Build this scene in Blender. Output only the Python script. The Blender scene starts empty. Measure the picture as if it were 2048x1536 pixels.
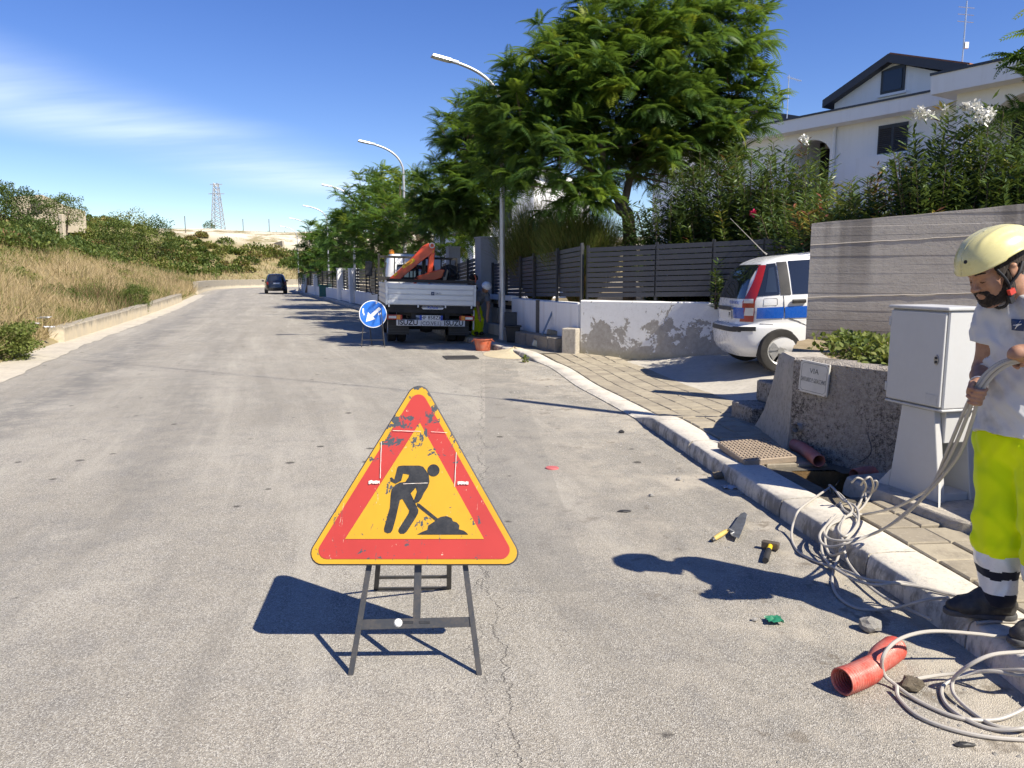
import bpy, bmesh, math, random
import numpy as np
from mathutils import Vector as V, Matrix, noise as mnoise
random.seed(7); RNG = np.random.default_rng(11)
R = math.radians
scene = bpy.context.scene
COL = scene.collection
# ------------------------------------------------------------------ camera, sky, sun, exposure
FPX, CAMH = 1538.0, 1.58
PITCH = math.atan((768 - 550) / FPX)
cam_d = bpy.data.cameras.new('camera'); cam = bpy.data.objects.new('camera', cam_d); COL.objects.link(cam)
cam_d.sensor_width = 36; cam_d.lens = FPX / 2048 * 36; cam_d.clip_end = 6000; cam_d.clip_start = .05
cam.location = (0, 0, CAMH); cam.rotation_euler = (R(90) - PITCH, 0, 0)
scene.camera = cam
SUN_EL = R(47); SUN_H = V((.80, -.60, 0)).normalized()
SUN = V((SUN_H.x * math.cos(SUN_EL), SUN_H.y * math.cos(SUN_EL), math.sin(SUN_EL)))
world = bpy.data.worlds.new('World'); scene.world = world; world.use_nodes = True
def build_world():
    nt = world.node_tree; nt.nodes.clear(); L = nt.links.new
    out = nt.nodes.new('ShaderNodeOutputWorld'); bg = nt.nodes.new('ShaderNodeBackground')
    sky = nt.nodes.new('ShaderNodeTexSky'); sky.sky_type = 'NISHITA'; sky.sun_disc = False
    sky.sun_elevation = SUN_EL; sky.sun_rotation = math.atan2(SUN_H.x, SUN_H.y)
    sky.altitude = 600; sky.air_density = 1.0; sky.dust_density = .02; sky.ozone_density = 2.6
    # cirrus: thin ice cloud in streaks, by direction
    tc = nt.nodes.new('ShaderNodeTexCoord'); sep = nt.nodes.new('ShaderNodeSeparateXYZ'); L(tc.outputs['Generated'], sep.inputs[0])
    def math_(op, a, b=None, c=None):
        n = nt.nodes.new('ShaderNodeMath'); n.operation = op
        for i, x in enumerate((a, b, c)):
            if x is None: continue
            if isinstance(x, (int, float)): n.inputs[i].default_value = x
            else: L(x, n.inputs[i])
        return n.outputs[0]
    z = math_('ADD', math_('MAXIMUM', sep.outputs[2], 0), .16)
    px = math_('DIVIDE', sep.outputs[0], z); py = math_('DIVIDE', sep.outputs[1], z)
    cmb = nt.nodes.new('ShaderNodeCombineXYZ'); L(px, cmb.inputs[0]); L(py, cmb.inputs[1])
    def noise_(rot, sx, sy, loc, scale, detail, rough, dist):
        m = nt.nodes.new('ShaderNodeMapping'); m.inputs['Rotation'].default_value = (0, 0, rot); m.inputs['Scale'].default_value = (sx, sy, 1); m.inputs['Location'].default_value = loc
        L(cmb.outputs[0], m.inputs[0])
        n = nt.nodes.new('ShaderNodeTexNoise'); n.noise_dimensions = '2D'; n.inputs['Scale'].default_value = scale; n.inputs['Detail'].default_value = detail; n.inputs['Roughness'].default_value = rough; n.inputs['Distortion'].default_value = dist
        L(m.outputs[0], n.inputs[0]); return n.outputs[0]
    q = math_('ADD', math_('MULTIPLY', px, -.835), math_('MULTIPLY', py, .55))           # across the streaks
    big = noise_(R(-56.6), .22, .9, (1.7, .4, 0), 1.0, 1, .5, 0)
    wisp = noise_(R(-56.6), .6, 2.7, (3, 1, 0), 1.0, 4, .62, 0)
    dd = math_('PINGPONG', math_('ADD', q, math_('ADD', math_('MULTIPLY', math_('SUBTRACT', big, .5), .35), -2.63)), 2.)
    mr = nt.nodes.new('ShaderNodeMapRange'); mr.interpolation_type = 'SMOOTHSTEP'; L(dd, mr.inputs[0]); mr.inputs[1].default_value = CLOUD['w']; mr.inputs[2].default_value = .0
    mr2 = nt.nodes.new('ShaderNodeMapRange'); mr2.interpolation_type = 'SMOOTHSTEP'; L(wisp, mr2.inputs[0]); mr2.inputs[1].default_value = .25; mr2.inputs[2].default_value = .8; mr2.inputs[3].default_value = .3
    cl = math_('MULTIPLY', math_('MULTIPLY', mr.outputs[0], mr2.outputs[0]), CLOUD['amt'])
    up = nt.nodes.new('ShaderNodeMapRange'); L(sep.outputs[2], up.inputs[0]); up.inputs[1].default_value = 0; up.inputs[2].default_value = .05
    cl = math_('MULTIPLY', cl, up.outputs[0])
    mix = nt.nodes.new('ShaderNodeMix'); mix.data_type = 'RGBA'; L(cl, mix.inputs['Factor'])
    # phone-camera rendition of the blue: a little deeper than the raw spectrum
    hsv = nt.nodes.new('ShaderNodeHueSaturation'); hsv.inputs['Hue'].default_value = CLOUD['hue']; hsv.inputs['Saturation'].default_value = CLOUD['sat']; hsv.inputs['Value'].default_value = CLOUD['val']
    L(sky.outputs[0], hsv.inputs['Color']); L(hsv.outputs[0], mix.inputs[6]); mix.inputs[7].default_value = CLOUD['col']
    L(mix.outputs[2], bg.inputs[0]); bg.inputs[1].default_value = CLOUD['strength']; L(bg.outputs[0], out.inputs[0])
CLOUD = dict(w=.44, amt=.56, col=(6.6, 7.6, 9.4, 1), hue=.52, sat=1.27, val=1.0, strength=.074)
build_world()
sun_d = bpy.data.lights.new('sun', 'SUN'); sun = bpy.data.objects.new('sun', sun_d); COL.objects.link(sun)
sun_d.energy = 4.1; sun_d.angle = R(.53); sun_d.color = (1, .925, .79)
sun.rotation_euler = SUN.to_track_quat('Z', 'Y').to_euler(); sun.location = SUN * 60
vs = scene.view_settings
vs.view_transform = 'Standard'; vs.look = 'None'; vs.exposure = 1.08; vs.gamma = 1; vs.use_curve_mapping = False
scene.cycles.use_denoising = True
scene.cycles.max_bounces = 5; scene.cycles.diffuse_bounces = 3; scene.cycles.glossy_bounces = 3; scene.cycles.transparent_max_bounces = 6
scene.cycles.use_adaptive_sampling = True; scene.cycles.adaptive_threshold = .02

# ------------------------------------------------------------------ measuring helpers
_c, _s = math.cos(PITCH), math.sin(PITCH)
def ray(u, v):
    a = (u - 1024) / FPX; b = -(v - 768) / FPX
    return V((a, _c + b * _s, -_s + b * _c))
def G(u, v, z=0.0):
    r = ray(u, v); t = (z - CAMH) / r.z; return V((r.x * t, r.y * t, z))
def D(u, v, y):
    r = ray(u, v); t = y / r.y; return V((r.x * t, y, CAMH + r.z * t))
def PL(u, v, p0, n):
    r = ray(u, v); o = V((0, 0, CAMH)); t = (V(p0) - o).dot(n) / r.dot(n); return o + r * t
def lerp(a, b, t): return a + (b - a) * t
def clamp(x, a=0., b=1.): return max(a, min(b, x))
def sst(a, b, x):
    t = clamp((x - a) / (b - a)); return t * t * (3 - 2 * t)

# ------------------------------------------------------------------ materials
MATS = {}
class NT:
    def __init__(s, name):
        s.m = bpy.data.materials.new(name); s.m.use_nodes = True; s.nt = s.m.node_tree
        s.nt.nodes.clear(); s.out = s.nt.nodes.new('ShaderNodeOutputMaterial')
        s.b = s.nt.nodes.new('ShaderNodeBsdfPrincipled'); s.L(s.b.outputs[0], s.out.inputs[0])
        s.geo = s.nt.nodes.new('ShaderNodeNewGeometry'); s.pos = s.geo.outputs['Position']
        MATS[name] = s.m
    def L(s, a, b): s.nt.links.new(a, b)
    def put(s, sock, x):
        if isinstance(x, bpy.types.NodeSocket): s.L(x, sock)
        elif isinstance(x, (tuple, list)) and len(x) == 3 and sock.type == 'RGBA': sock.default_value = (*x, 1)
        else: sock.default_value = x
    def math(s, op, a, b=0., c=None):
        n = s.nt.nodes.new('ShaderNodeMath'); n.operation = op; s.put(n.inputs[0], a); s.put(n.inputs[1], b)
        if c is not None: s.put(n.inputs[2], c)
        return n.outputs[0]
    def map(s, x, a, b, c=0., d=1., smooth=True):
        n = s.nt.nodes.new('ShaderNodeMapRange'); n.interpolation_type = 'SMOOTHSTEP' if smooth else 'LINEAR'
        s.put(n.inputs[0], x)
        for i, q in enumerate((a, b, c, d)): s.put(n.inputs[i + 1], q)
        return n.outputs[0]
    def vec(s, scale=(1, 1, 1), loc=(0, 0, 0), rot=(0, 0, 0), src=None):
        n = s.nt.nodes.new('ShaderNodeMapping'); s.L(src or s.pos, n.inputs[0])
        n.inputs['Scale'].default_value = scale; n.inputs['Location'].default_value = loc; n.inputs['Rotation'].default_value = rot; return n.outputs[0]
    def noise(s, scale, detail=4, rough=.6, dist=0., v=None, col=False):
        n = s.nt.nodes.new('ShaderNodeTexNoise'); s.L(v or s.pos, n.inputs['Vector'])
        n.inputs['Scale'].default_value = scale; n.inputs['Detail'].default_value = detail; n.inputs['Roughness'].default_value = rough; n.inputs['Distortion'].default_value = dist
        return n.outputs[1 if col else 0]
    def voro(s, scale, feature='F1', out=0, v=None, rand=1.):
        n = s.nt.nodes.new('ShaderNodeTexVoronoi'); n.feature = feature; s.L(v or s.pos, n.inputs['Vector']); n.inputs['Scale'].default_value = scale; n.inputs['Randomness'].default_value = rand
        return n.outputs[out]
    def two(s, k, scale, detail=3, rough=.6):
        if k == 'n':
            n = s.nt.nodes.new('ShaderNodeTexNoise'); n.noise_dimensions = '2D'; n.inputs['Detail'].default_value = detail; n.inputs['Roughness'].default_value = rough
        else: n = s.nt.nodes.new('ShaderNodeTexVoronoi'); n.voronoi_dimensions = '2D'
        s.L(s.pos, n.inputs['Vector']); n.inputs['Scale'].default_value = scale
        return n.outputs[0] if k == 'n' else (n.outputs[0], n.outputs[1])
    def mix(s, f, a, b, mode='MIX'):
        n = s.nt.nodes.new('ShaderNodeMix'); n.data_type = 'RGBA'; n.blend_type = mode
        s.put(n.inputs['Factor'], f); s.put(n.inputs[6], a); s.put(n.inputs[7], b); return n.outputs[2]
    def bump(s, h, strength=.3, dist=.01, prev=None):
        n = s.nt.nodes.new('ShaderNodeBump'); n.inputs['Strength'].default_value = strength; n.inputs['Distance'].default_value = dist
        s.put(n.inputs['Height'], h)
        if prev is not None: s.L(prev, n.inputs['Normal'])
        s.L(n.outputs[0], s.b.inputs['Normal']); return n.outputs[0]
    def set(s, color=None, rough=None, metal=None, spec=None, **k):
        if color is not None: s.put(s.b.inputs['Base Color'], color)
        if rough is not None: s.put(s.b.inputs['Roughness'], rough)
        if metal is not None: s.put(s.b.inputs['Metallic'], metal)
        if spec is not None: s.put(s.b.inputs['Specular IOR Level'], spec)
        for q, x in k.items(): s.put(s.b.inputs[q.replace('_', ' ')], x)
        return s.m
    def rnd(s):
        n = s.nt.nodes.new('ShaderNodeObjectInfo'); return n.outputs['Random']
    def objc(s):
        n = s.nt.nodes.new('ShaderNodeTexCoord'); return n.outputs['Object']
    def attr(s, name):
        n = s.nt.nodes.new('ShaderNodeAttribute'); n.attribute_name = name; return n
    def xyz(s, v=None):
        n = s.nt.nodes.new('ShaderNodeSeparateXYZ'); s.L(v or s.pos, n.inputs[0]); return n.outputs

def mul(c, k): return tuple(x * k for x in c)
def mat(name, color, rough=.6, metal=0., dirt=.25, scale=3., bump=0., bscale=60., spec=.5, dirtcol=None, coat=0.):
    """painted / plain surface with uneven tone, grime and fine relief"""
    if name in MATS: return MATS[name]
    s = NT(name)
    a = s.noise(scale, 5, .65); b = s.noise(scale * 9, 3, .6)
    f = s.map(s.math('ADD', s.math('MULTIPLY', a, .7), s.math('MULTIPLY', b, .3)), .38, .68)
    d = dirtcol or mul(color, .55)
    s.set(s.mix(s.math('MULTIPLY', f, dirt), color, d), None, metal, spec)
    s.put(s.b.inputs['Roughness'], s.map(b, .3, .7, max(.02, rough - .08), min(1, rough + .1)))
    if coat: s.set(Coat_Weight=coat, Coat_Roughness=.08)
    if bump: s.bump(s.noise(bscale, 4, .7), bump, .01)
    return s.m

# ------------------------------------------------------------------ mesh helpers
class MB:
    def __init__(s, M=None): s.v = []; s.f = []; s.m = []; s.M = M or Matrix.Identity(4)
    def add(s, vs, fs, mi=0):
        o = len(s.v); s.v += [tuple(s.M @ V(p)) for p in vs]; s.f += [tuple(i + o for i in f) for f in fs]; s.m += [mi] * len(fs); return s
    def box(s, c, d, mi=0, rot=None, top=None):
        x, y, z = d[0] / 2, d[1] / 2, d[2] / 2; tx, ty = top if top else (1, 1)
        vs = [V((-x, -y, -z)), V((x, -y, -z)), V((x, y, -z)), V((-x, y, -z)), V((-x * tx, -y * ty, z)), V((x * tx, -y * ty, z)), V((x * tx, y * ty, z)), V((-x * tx, y * ty, z))]
        if rot is not None: vs = [rot @ q for q in vs]
        return s.add([q + V(c) for q in vs], [(0, 3, 2, 1), (4, 5, 6, 7), (0, 1, 5, 4), (1, 2, 6, 5), (2, 3, 7, 6), (3, 0, 4, 7)], mi)
    def bb(s, a, b, mi=0):
        return s.box([(p + q) / 2 for p, q in zip(a, b)], [abs(q - p) for p, q in zip(a, b)], mi)
    def ext(s, poly, vec, mi=0, mi_back=None):
        n = len(poly); p = [V(q) for q in poly]; w = V(vec)
        o = len(s.v); s.v += [tuple(s.M @ q) for q in p] + [tuple(s.M @ (q + w)) for q in p]
        s.f += [tuple(o + i for i in range(n))[::-1], tuple(o + n + i for i in range(n))] + [(o + i, o + (i + 1) % n, o + n + (i + 1) % n, o + n + i) for i in range(n)]
        s.m += [mi if mi_back is None else mi_back, mi] + [mi] * n; return s
    def tube(s, pts, r, n=8, mi=0, caps=True, closed=False, up=None):
        P = [V(p) for p in pts]; m = len(P); rr = r if isinstance(r, (list, tuple)) else [r] * m
        T = []
        for i in range(m):
            a = P[i - 1] if (i > 0 or closed) else P[i]; b = P[(i + 1) % m] if (i < m - 1 or closed) else P[i]
            t = (b - a); T.append(t.normalized() if t.length > 1e-9 else V((0, 0, 1)))
        ref = up or (V((0, 0, 1)) if abs(T[0].z) < .9 else V((1, 0, 0)))
        N = (ref - T[0] * ref.dot(T[0])).normalized(); vs = []
        for i in range(m):
            N = (N - T[i] * N.dot(T[i])); N = N.normalized() if N.length > 1e-6 else T[i].orthogonal().normalized()
            B = T[i].cross(N)
            for k in range(n):
                a = 2 * math.pi * k / n; vs.append(P[i] + (N * math.cos(a) + B * math.sin(a)) * rr[i])
        fs = []
        for i in range(m if closed else m - 1):
            j = (i + 1) % m
            for k in range(n): fs.append((i * n + k, i * n + (k + 1) % n, j * n + (k + 1) % n, j * n + k))
        if caps and not closed: fs += [tuple(range(n))[::-1], tuple((m - 1) * n + k for k in range(n))]
        return s.add(vs, fs, mi)
    def cyl(s, a, b, r, n=16, mi=0, r2=None): return s.tube([a, b], [r, r if r2 is None else r2], n, mi)
    def lathe(s, prof, n=24, mi=0, M=None, cap=True):
        M = M or Matrix.Identity(4); vs = []; m = len(prof)
        for (r, z) in prof:
            for k in range(n):
                a = 2 * math.pi * k / n; vs.append(M @ V((r * math.cos(a), r * math.sin(a), z)))
        fs = [(i * n + k, i * n + (k + 1) % n, (i + 1) * n + (k + 1) % n, (i + 1) * n + k) for i in range(m - 1) for k in range(n)]
        if cap: fs += [tuple(range(n))[::-1], tuple((m - 1) * n + k for k in range(n))]
        return s.add(vs, fs, mi)
    def grid(s, rows, mi=0, flip=False):
        h = len(rows); w = len(rows[0]); vs = [p for r in rows for p in r]
        fs = [(i * w + j, i * w + j + 1, (i + 1) * w + j + 1, (i + 1) * w + j) for i in range(h - 1) for j in range(w - 1)]
        if flip: fs = [f[::-1] for f in fs]
        return s.add(vs, fs, mi)
    def mesh(s, name):
        me = bpy.data.meshes.new(name); me.from_pydata(s.v, [], s.f); me.update(); return me
    def build(s, name, mats, parent=None, smooth=False, bevel=0., loc=None, seg=1, sharp=40):
        me = s.mesh(name); mats = mats if isinstance(mats, (list, tuple)) else [mats]
        for q in mats: me.materials.append(q)
        if len(mats) > 1: me.polygons.foreach_set('material_index', s.m)
        if smooth:
            me.polygons.foreach_set('use_smooth', [True] * len(me.polygons)); me.set_sharp_from_angle(angle=R(sharp))
        return link(name, me, parent, loc, bevel, seg)
def link(name, me, parent=None, loc=None, bevel=0., seg=1):
    o = bpy.data.objects.new(name, me); COL.objects.link(o)
    if parent is not None: o.parent = parent
    if loc is not None: o.location = loc
    if bevel:
        b = o.modifiers.new('bevel', 'BEVEL'); b.width = bevel; b.segments = seg; b.limit_method = 'ANGLE'; b.angle_limit = R(35)
    return o
def thing(name, label, cat, loc=(0, 0, 0), rz=0., group=None):
    o = bpy.data.objects.new(name, None); COL.objects.link(o); o.empty_display_size = .1
    o.location = loc; o.rotation_euler = (0, 0, rz); return tag(o, label, cat, group)
def tag(o, label, cat, group=None, kind=None):
    o['label'] = label; o['category'] = cat
    if group: o['group'] = group
    if kind: o['kind'] = kind
    return o
def struct(o, label=None):
    o['kind'] = 'structure'
    if label: o['label'] = label
    return o
def npmesh(name, verts, faces, mats, parent=None, attrs=None, smooth=False, mi=None):
    """verts (N,3) array, faces (F,k) int array of equal size"""
    me = bpy.data.meshes.new(name); verts = np.asarray(verts, np.float32); faces = np.asarray(faces, np.int32)
    F, k = faces.shape
    me.vertices.add(len(verts)); me.vertices.foreach_set('co', verts.ravel())
    me.loops.add(F * k); me.loops.foreach_set('vertex_index', faces.ravel())
    me.polygons.add(F); me.polygons.foreach_set('loop_start', np.arange(0, F * k, k, dtype=np.int32))
    try: me.polygons.foreach_set('loop_total', np.full(F, k, np.int32))
    except Exception: pass
    mats = mats if isinstance(mats, (list, tuple)) else [mats]
    for q in mats: me.materials.append(q)
    if mi is not None: me.polygons.foreach_set('material_index', np.asarray(mi, np.int32))
    if smooth: me.polygons.foreach_set('use_smooth', np.ones(F, bool))
    for an, av in (attrs or {}).items():
        a = me.attributes.new(an, 'FLOAT', 'POINT'); a.data.foreach_set('value', np.asarray(av, np.float32))
    me.update(calc_edges=True); me.validate()
    return link(name, me, parent)
def catmull(P, n=8, closed=False):
    P = [V(p) for p in P]; m = len(P); out = []
    rng = range(m if closed else m - 1)
    for i in rng:
        p1, p2 = P[i], P[(i + 1) % m]
        p0 = P[i - 1] if (i > 0 or closed) else p1 * 2 - p2
        p3 = P[(i + 2) % m] if (i + 2 < m or closed) else p2 * 2 - p1
        for k in range(n):
            t = k / n; out.append(.5 * ((2 * p1) + (p2 - p0) * t + (2 * p0 - 5 * p1 + 4 * p2 - p3) * t * t + (3 * p1 - p0 - 3 * p2 + p3) * t ** 3))
    if not closed: out.append(P[-1])
    return out
class Path:
    """arc-length path in plan; pt(s,t): t metres to the right"""
    def __init__(s, pts, n=10):
        q = catmull([(x, y, 0) for x, y in pts], n); s.P = np.array([(p.x, p.y) for p in q])
        d = np.hypot(*(np.diff(s.P, axis=0).T)); s.S = np.concatenate([[0], np.cumsum(d)]); s.len = s.S[-1]
    def at(s, a):
        x = np.interp(a, s.S, s.P[:, 0]); y = np.interp(a, s.S, s.P[:, 1]); return x, y
    def pt(s, a, t=0., z=0.):
        x, y = s.at(a); x1, y1 = s.at(a + .15); x0, y0 = s.at(a - .15); tx, ty = x1 - x0, y1 - y0; l = math.hypot(tx, ty) or 1
        return V((x + ty / l * t, y - tx / l * t, z))
    def s_of_y(s, y): return float(np.interp(y, s.P[:, 1], s.S))
def text_mesh(body, size, name='lettering', extrude=.001, align='CENTER', bold=0., sx=1.):
    c = bpy.data.curves.new('txt', 'FONT'); c.body = body; c.size = size; c.align_x = align; c.align_y = 'CENTER'; c.extrude = extrude; c.offset = bold; c.resolution_u = 3
    o = bpy.data.objects.new('txt', c); COL.objects.link(o)
    me = bpy.data.meshes.new_from_object(o.evaluated_get(bpy.context.evaluated_depsgraph_get())); me.name = name
    bpy.data.objects.remove(o); bpy.data.curves.remove(c)
    if sx != 1.: me.transform(Matrix.Scale(sx, 4, (1, 0, 0)))
    return me
def text(body, size, material, parent, M, name='lettering', **k):
    me = text_mesh(body, size, name, **k); me.materials.clear(); me.materials.append(material)
    o = link(name, me, parent); o.matrix_local = M; return o
def frame(o, x, y, z=None):
    x = V(x).normalized(); y = V(y); y = (y - x * x.dot(y)).normalized(); z = x.cross(y)
    return Matrix(((x.x, y.x, z.x, o[0]), (x.y, y.y, z.y, o[1]), (x.z, y.z, z.z, o[2]), (0, 0, 0, 1)))
def copy_tree(o, parent=None):
    c = o.copy(); COL.objects.link(c)
    if parent is not None: c.parent = parent
    for ch in list(o.children): copy_tree(ch, c)
    return c
UNIT = None
def unit_box():
    global UNIT
    if UNIT is None: UNIT = MB().box((0, 0, 0), (1, 1, 1)).mesh('unit_box')
    return UNIT
_SH = {}
def slab(name, material, parent, M, dims):
    """one straight piece; alike pieces share mesh data"""
    key = (name, material.name)
    if key not in _SH:
        me = unit_box().copy(); me.name = name; me.materials.append(material); _SH[key] = me
    o = link(name, _SH[key], parent); o.matrix_local = M @ Matrix.Diagonal((*dims, 1)); return o
# ------------------------------------------------------------------ paths of the place
LP = Path([(-4.4, -14), (-5.0, -4), (-5.9, 3), (-7.3, 8.5), (-8.9, 13.2), (-10.55, 18.1), (-12.2, 23.4), (-15.2, 32.8), (-19.2, 44.8), (-25.2, 62), (-30.6, 78), (-33.3, 90), (-32.6, 100), (-28, 107), (-18, 112), (0, 117), (40, 126), (120, 140)])
RP = Path([(1.6, -14), (1.85, -5), (1.95, 0), (1.95, 2.73), (1.86, 4.05), (1.76, 4.89), (1.62, 6.13), (1.41, 8.04), (1.14, 9.69), (.91, 11.0), (.64, 13.2), (.22, 14.6), (-.85, 17.6), (-4.5, 28), (-8.95, 41), (-13.1, 53), (-17.2, 64), (-20.8, 74), (-23, 84), (-21.5, 93), (-16, 98.5), (-6, 102), (12, 107), (50, 117), (130, 131)])
def SZ(y):                                   # pavement height above the road along the kerb: dropped at the driveway
    return .125 - .10 * sst(7.75, 8.5, y) + .09 * sst(13.6, 14.8, y)
HWS, HHS = [0, .6, 5, 9, 12, 18, 25, 40, 80, 500], [0, .2, 1.65, 2.75, 3.8, 5.8, 7.5, 9.6, 10.9, 13]
def hill(w): return float(np.interp(max(w, 0), HWS, HHS))                # height of the bank, w metres left of the road edge
def bank(s, w, n=True):
    p = LP.pt(s, -w); h = hill(w)
    if n: h += (mnoise.noise(V((p.x * .06, p.y * .06, 0))) * 1.4 + mnoise.noise(V((p.x * .3, p.y * .3, 4))) * .22) * sst(.3, 9, w)
    return V((p.x, p.y, h))

def m_asphalt():
    s = NT('worn_asphalt'); lat = s.attr('lat').outputs['Fac']; redge = s.attr('rlat').outputs['Fac']
    x, y, z = s.xyz(); S2 = s.two
    big = S2('n', .5, 3, .65); mid = S2('n', 3.4, 4, .75); fine = S2('n', 75., 2, .7)
    gd, gc = S2('v', 210.); cell = s.nt.nodes.new('ShaderNodeSeparateColor'); s.L(gc, cell.inputs[0])
    base = s.mix(s.map(big, .35, .7), (.30, .274, .228), (.36, .332, .28))
    base = s.mix(s.map(mid, .42, .72, 0, .5), base, (.215, .205, .188))
    # stone chips in the binder: pale and dark grains
    base = s.mix(s.map(cell.outputs[0], .64, .78, 0, .42), base, (.58, .56, .51))
    base = s.mix(s.map(cell.outputs[1], .68, .80, 0, .5), base, (.08, .075, .07))
    base = s.mix(s.map(fine, .52, .70, 0, .4), base, (.13, .124, .115))
    # long smears and worn streaks that follow the traffic
    cx_ = s.nt.nodes.new('ShaderNodeCombineXYZ'); s.put(cx_.inputs[0], s.math('MULTIPLY', lat, 1.5)); s.put(cx_.inputs[1], s.math('MULTIPLY', s.attr('lon').outputs['Fac'], .13))
    n2 = s.nt.nodes.new('ShaderNodeTexNoise'); n2.noise_dimensions = '2D'; s.L(cx_.outputs[0], n2.inputs['Vector']); n2.inputs['Scale'].default_value = 1.4; n2.inputs['Detail'].default_value = 4; n2.inputs['Roughness'].default_value = .65
    base = s.mix(s.map(n2.outputs[0], .5, .72, 0, .32), base, (.175, .163, .142)); base = s.mix(s.map(n2.outputs[0], .46, .28, 0, .35), base, (.44, .41, .35))
    # wheel tracks: bitumen polished dark along the lanes
    la = s.math('ADD', lat, s.math('MULTIPLY', s.math('SUBTRACT', big, .5), 1.6))
    def track(c, w, k):
        d = s.math('ABSOLUTE', s.math('SUBTRACT', la, c)); return s.math('MULTIPLY', s.map(d, w, 0., 0, 1), k)
    tr = s.math('MAXIMUM', track(1.75, .7, .5), track(3.5, .7, .2)); tr = s.math('MAXIMUM', tr, track(6.6, .8, .15))
    tr = s.math('MULTIPLY', tr, s.map(mid, .25, .6))
    base = s.mix(tr, base, (.125, .125, .125))
    # long trench patch relaid in finer, slightly darker asphalt
    px = s.math('ADD', x, s.math('MULTIPLY', y, .035))
    patch = s.math('MULTIPLY', s.math('MULTIPLY', s.map(px, -.01, .0), s.map(px, .54, .53)), s.map(s.math('ADD', y, s.math('MULTIPLY', mid, .1)), 3.72, 3.74))
    base = s.mix(s.math('MULTIPLY', patch, s.map(big, .3, .7, .1, .42)), base, (.15, .145, .135))
    # cracks: wandering hairlines
    n1 = s.nt.nodes.new('ShaderNodeTexNoise'); n1.noise_dimensions = '1D'; s.L(y, n1.inputs['W']); n1.inputs['Scale'].default_value = 2.2; n1.inputs['Detail'].default_value = 5; n1.inputs['Roughness'].default_value = .75
    ny = s.math('SUBTRACT', n1.outputs[0], .5); g = s.map(mid, .3, .5, .25, 1.)
    def crack(off, a, b, w, y0, y1):
        cx = s.math('ADD', s.math('MULTIPLY', y, a), s.math('ADD', b, s.math('MULTIPLY', ny, off)))
        d = s.math('ABSOLUTE', s.math('SUBTRACT', x, cx))
        return s.math('MULTIPLY', s.math('MULTIPLY', s.map(d, w, w * .35), g), s.math('MULTIPLY', s.map(y, y0 - .1, y0), s.map(y, y1 + .3, y1)))
    cr = s.math('MAXIMUM', crack(.22, -.11, .29, .0042, .8, 3.9), crack(-.3, -.10, .17, .0026, 2.2, 3.6))
    cr = s.math('MAXIMUM', cr, crack(.25, -.04, .0, .005, 3.8, 16))
    base = s.mix(s.math('MULTIPLY', cr, .85), base, (.07, .066, .06))
    # oil and tar spots
    sp, vc_ = S2('v', 1.7); vc = s.nt.nodes.new('ShaderNodeSeparateColor'); s.L(vc_, vc.inputs[0])
    spn = s.math('ADD', sp, s.math('ADD', s.math('MULTIPLY', s.math('SUBTRACT', fine, .5), .05), s.math('MULTIPLY', s.math('SUBTRACT', mid, .5), .12)))
    spot = s.math('MULTIPLY', s.map(s.math('SUBTRACT', spn, s.math('MULTIPLY', s.math('SUBTRACT', vc.outputs[1], .6), .05)), .062, .02), s.map(vc.outputs[0], .62, .7))
    base = s.mix(s.math('MULTIPLY', spot, .85), base, (.055, .05, .045))
    # pale sand and stone dust blown against the kerb and round the works
    dn = S2('n', 1.3, 4, .75)
    du = s.math('MULTIPLY', s.map(redge, 1.9, .05), s.map(dn, .4, .7))
    base = s.mix(s.math('MULTIPLY', du, .75), base, (.47, .42, .34))
    blot = s.math('MULTIPLY', s.map(s.math('ADD', mid, s.math('MULTIPLY', dn, .4)), .82, .92), s.map(redge, 2.2, .5))
    base = s.mix(s.math('MULTIPLY', blot, .6), base, (.13, .105, .075))
    s.set(base, .92, 0, .25)
    s.bump(s.math('ADD', gd, fine), .55, .006); return s.m
def m_ground(name, a, b, c, scale=1.2, bump=.5):
    s = NT(name); f = s.map(s.noise(scale, 6, .7), .35, .68); g = s.map(s.noise(scale * 7, 5, .7), .45, .7)
    s.set(s.mix(s.math('MULTIPLY', g, .6), s.mix(f, a, b), c), .95, 0, .2); s.bump(s.noise(scale * 25, 5, .75), bump, .03); return s.m
M_ASPH = m_asphalt()
M_SOIL = m_ground('dry_soil', (.30, .235, .15), (.24, .19, .11), (.40, .33, .22))
def m_field():
    s = NT('dry_field_soil'); x, y, z = s.xyz(); a = s.noise(.5, 5, .7); b = s.noise(3.5, 4, .7)
    c = s.mix(s.map(a, .35, .68), (.27, .215, .12), (.18, .17, .07)); c = s.mix(s.map(b, .45, .7, 0, .6), c, (.33, .27, .16))
    rock = s.math('MULTIPLY', s.map(s.math('ADD', y, s.math('MULTIPLY', x, -.25)), 128, 142), s.map(s.math('ADD', s.math('MULTIPLY', s.noise(.16, 4, .7), .8), s.math('MULTIPLY', b, .3)), .44, .58))
    s.set(s.mix(rock, c, (.62, .55, .43)), .95, 0, .2); s.bump(s.noise(12., 4, .75), .5, .03); return s.m
M_FIELD = m_field()
M_FAR = m_ground('far_ground', (.20, .18, .09), (.13, .14, .055), (.3, .26, .17), .05, .1)

# far ground sheet
n = 40; rows = []
for i in range(n + 1):
    t = (i / n * 2 - 1); rows.append([V((math.copysign(abs(t) ** 3, t) * 3000, math.copysign(abs(q) ** 3, q) * 3000, -.7)) for q in [(j / n * 2 - 1) for j in range(n + 1)]])
struct(MB().grid(rows, flip=True).build('ground', M_FAR))

# road
NL = 240; SUBS = 22; ss_l = np.linspace(0, 1, NL); rv = []; lat = []; lon = []; rl = []
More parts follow.
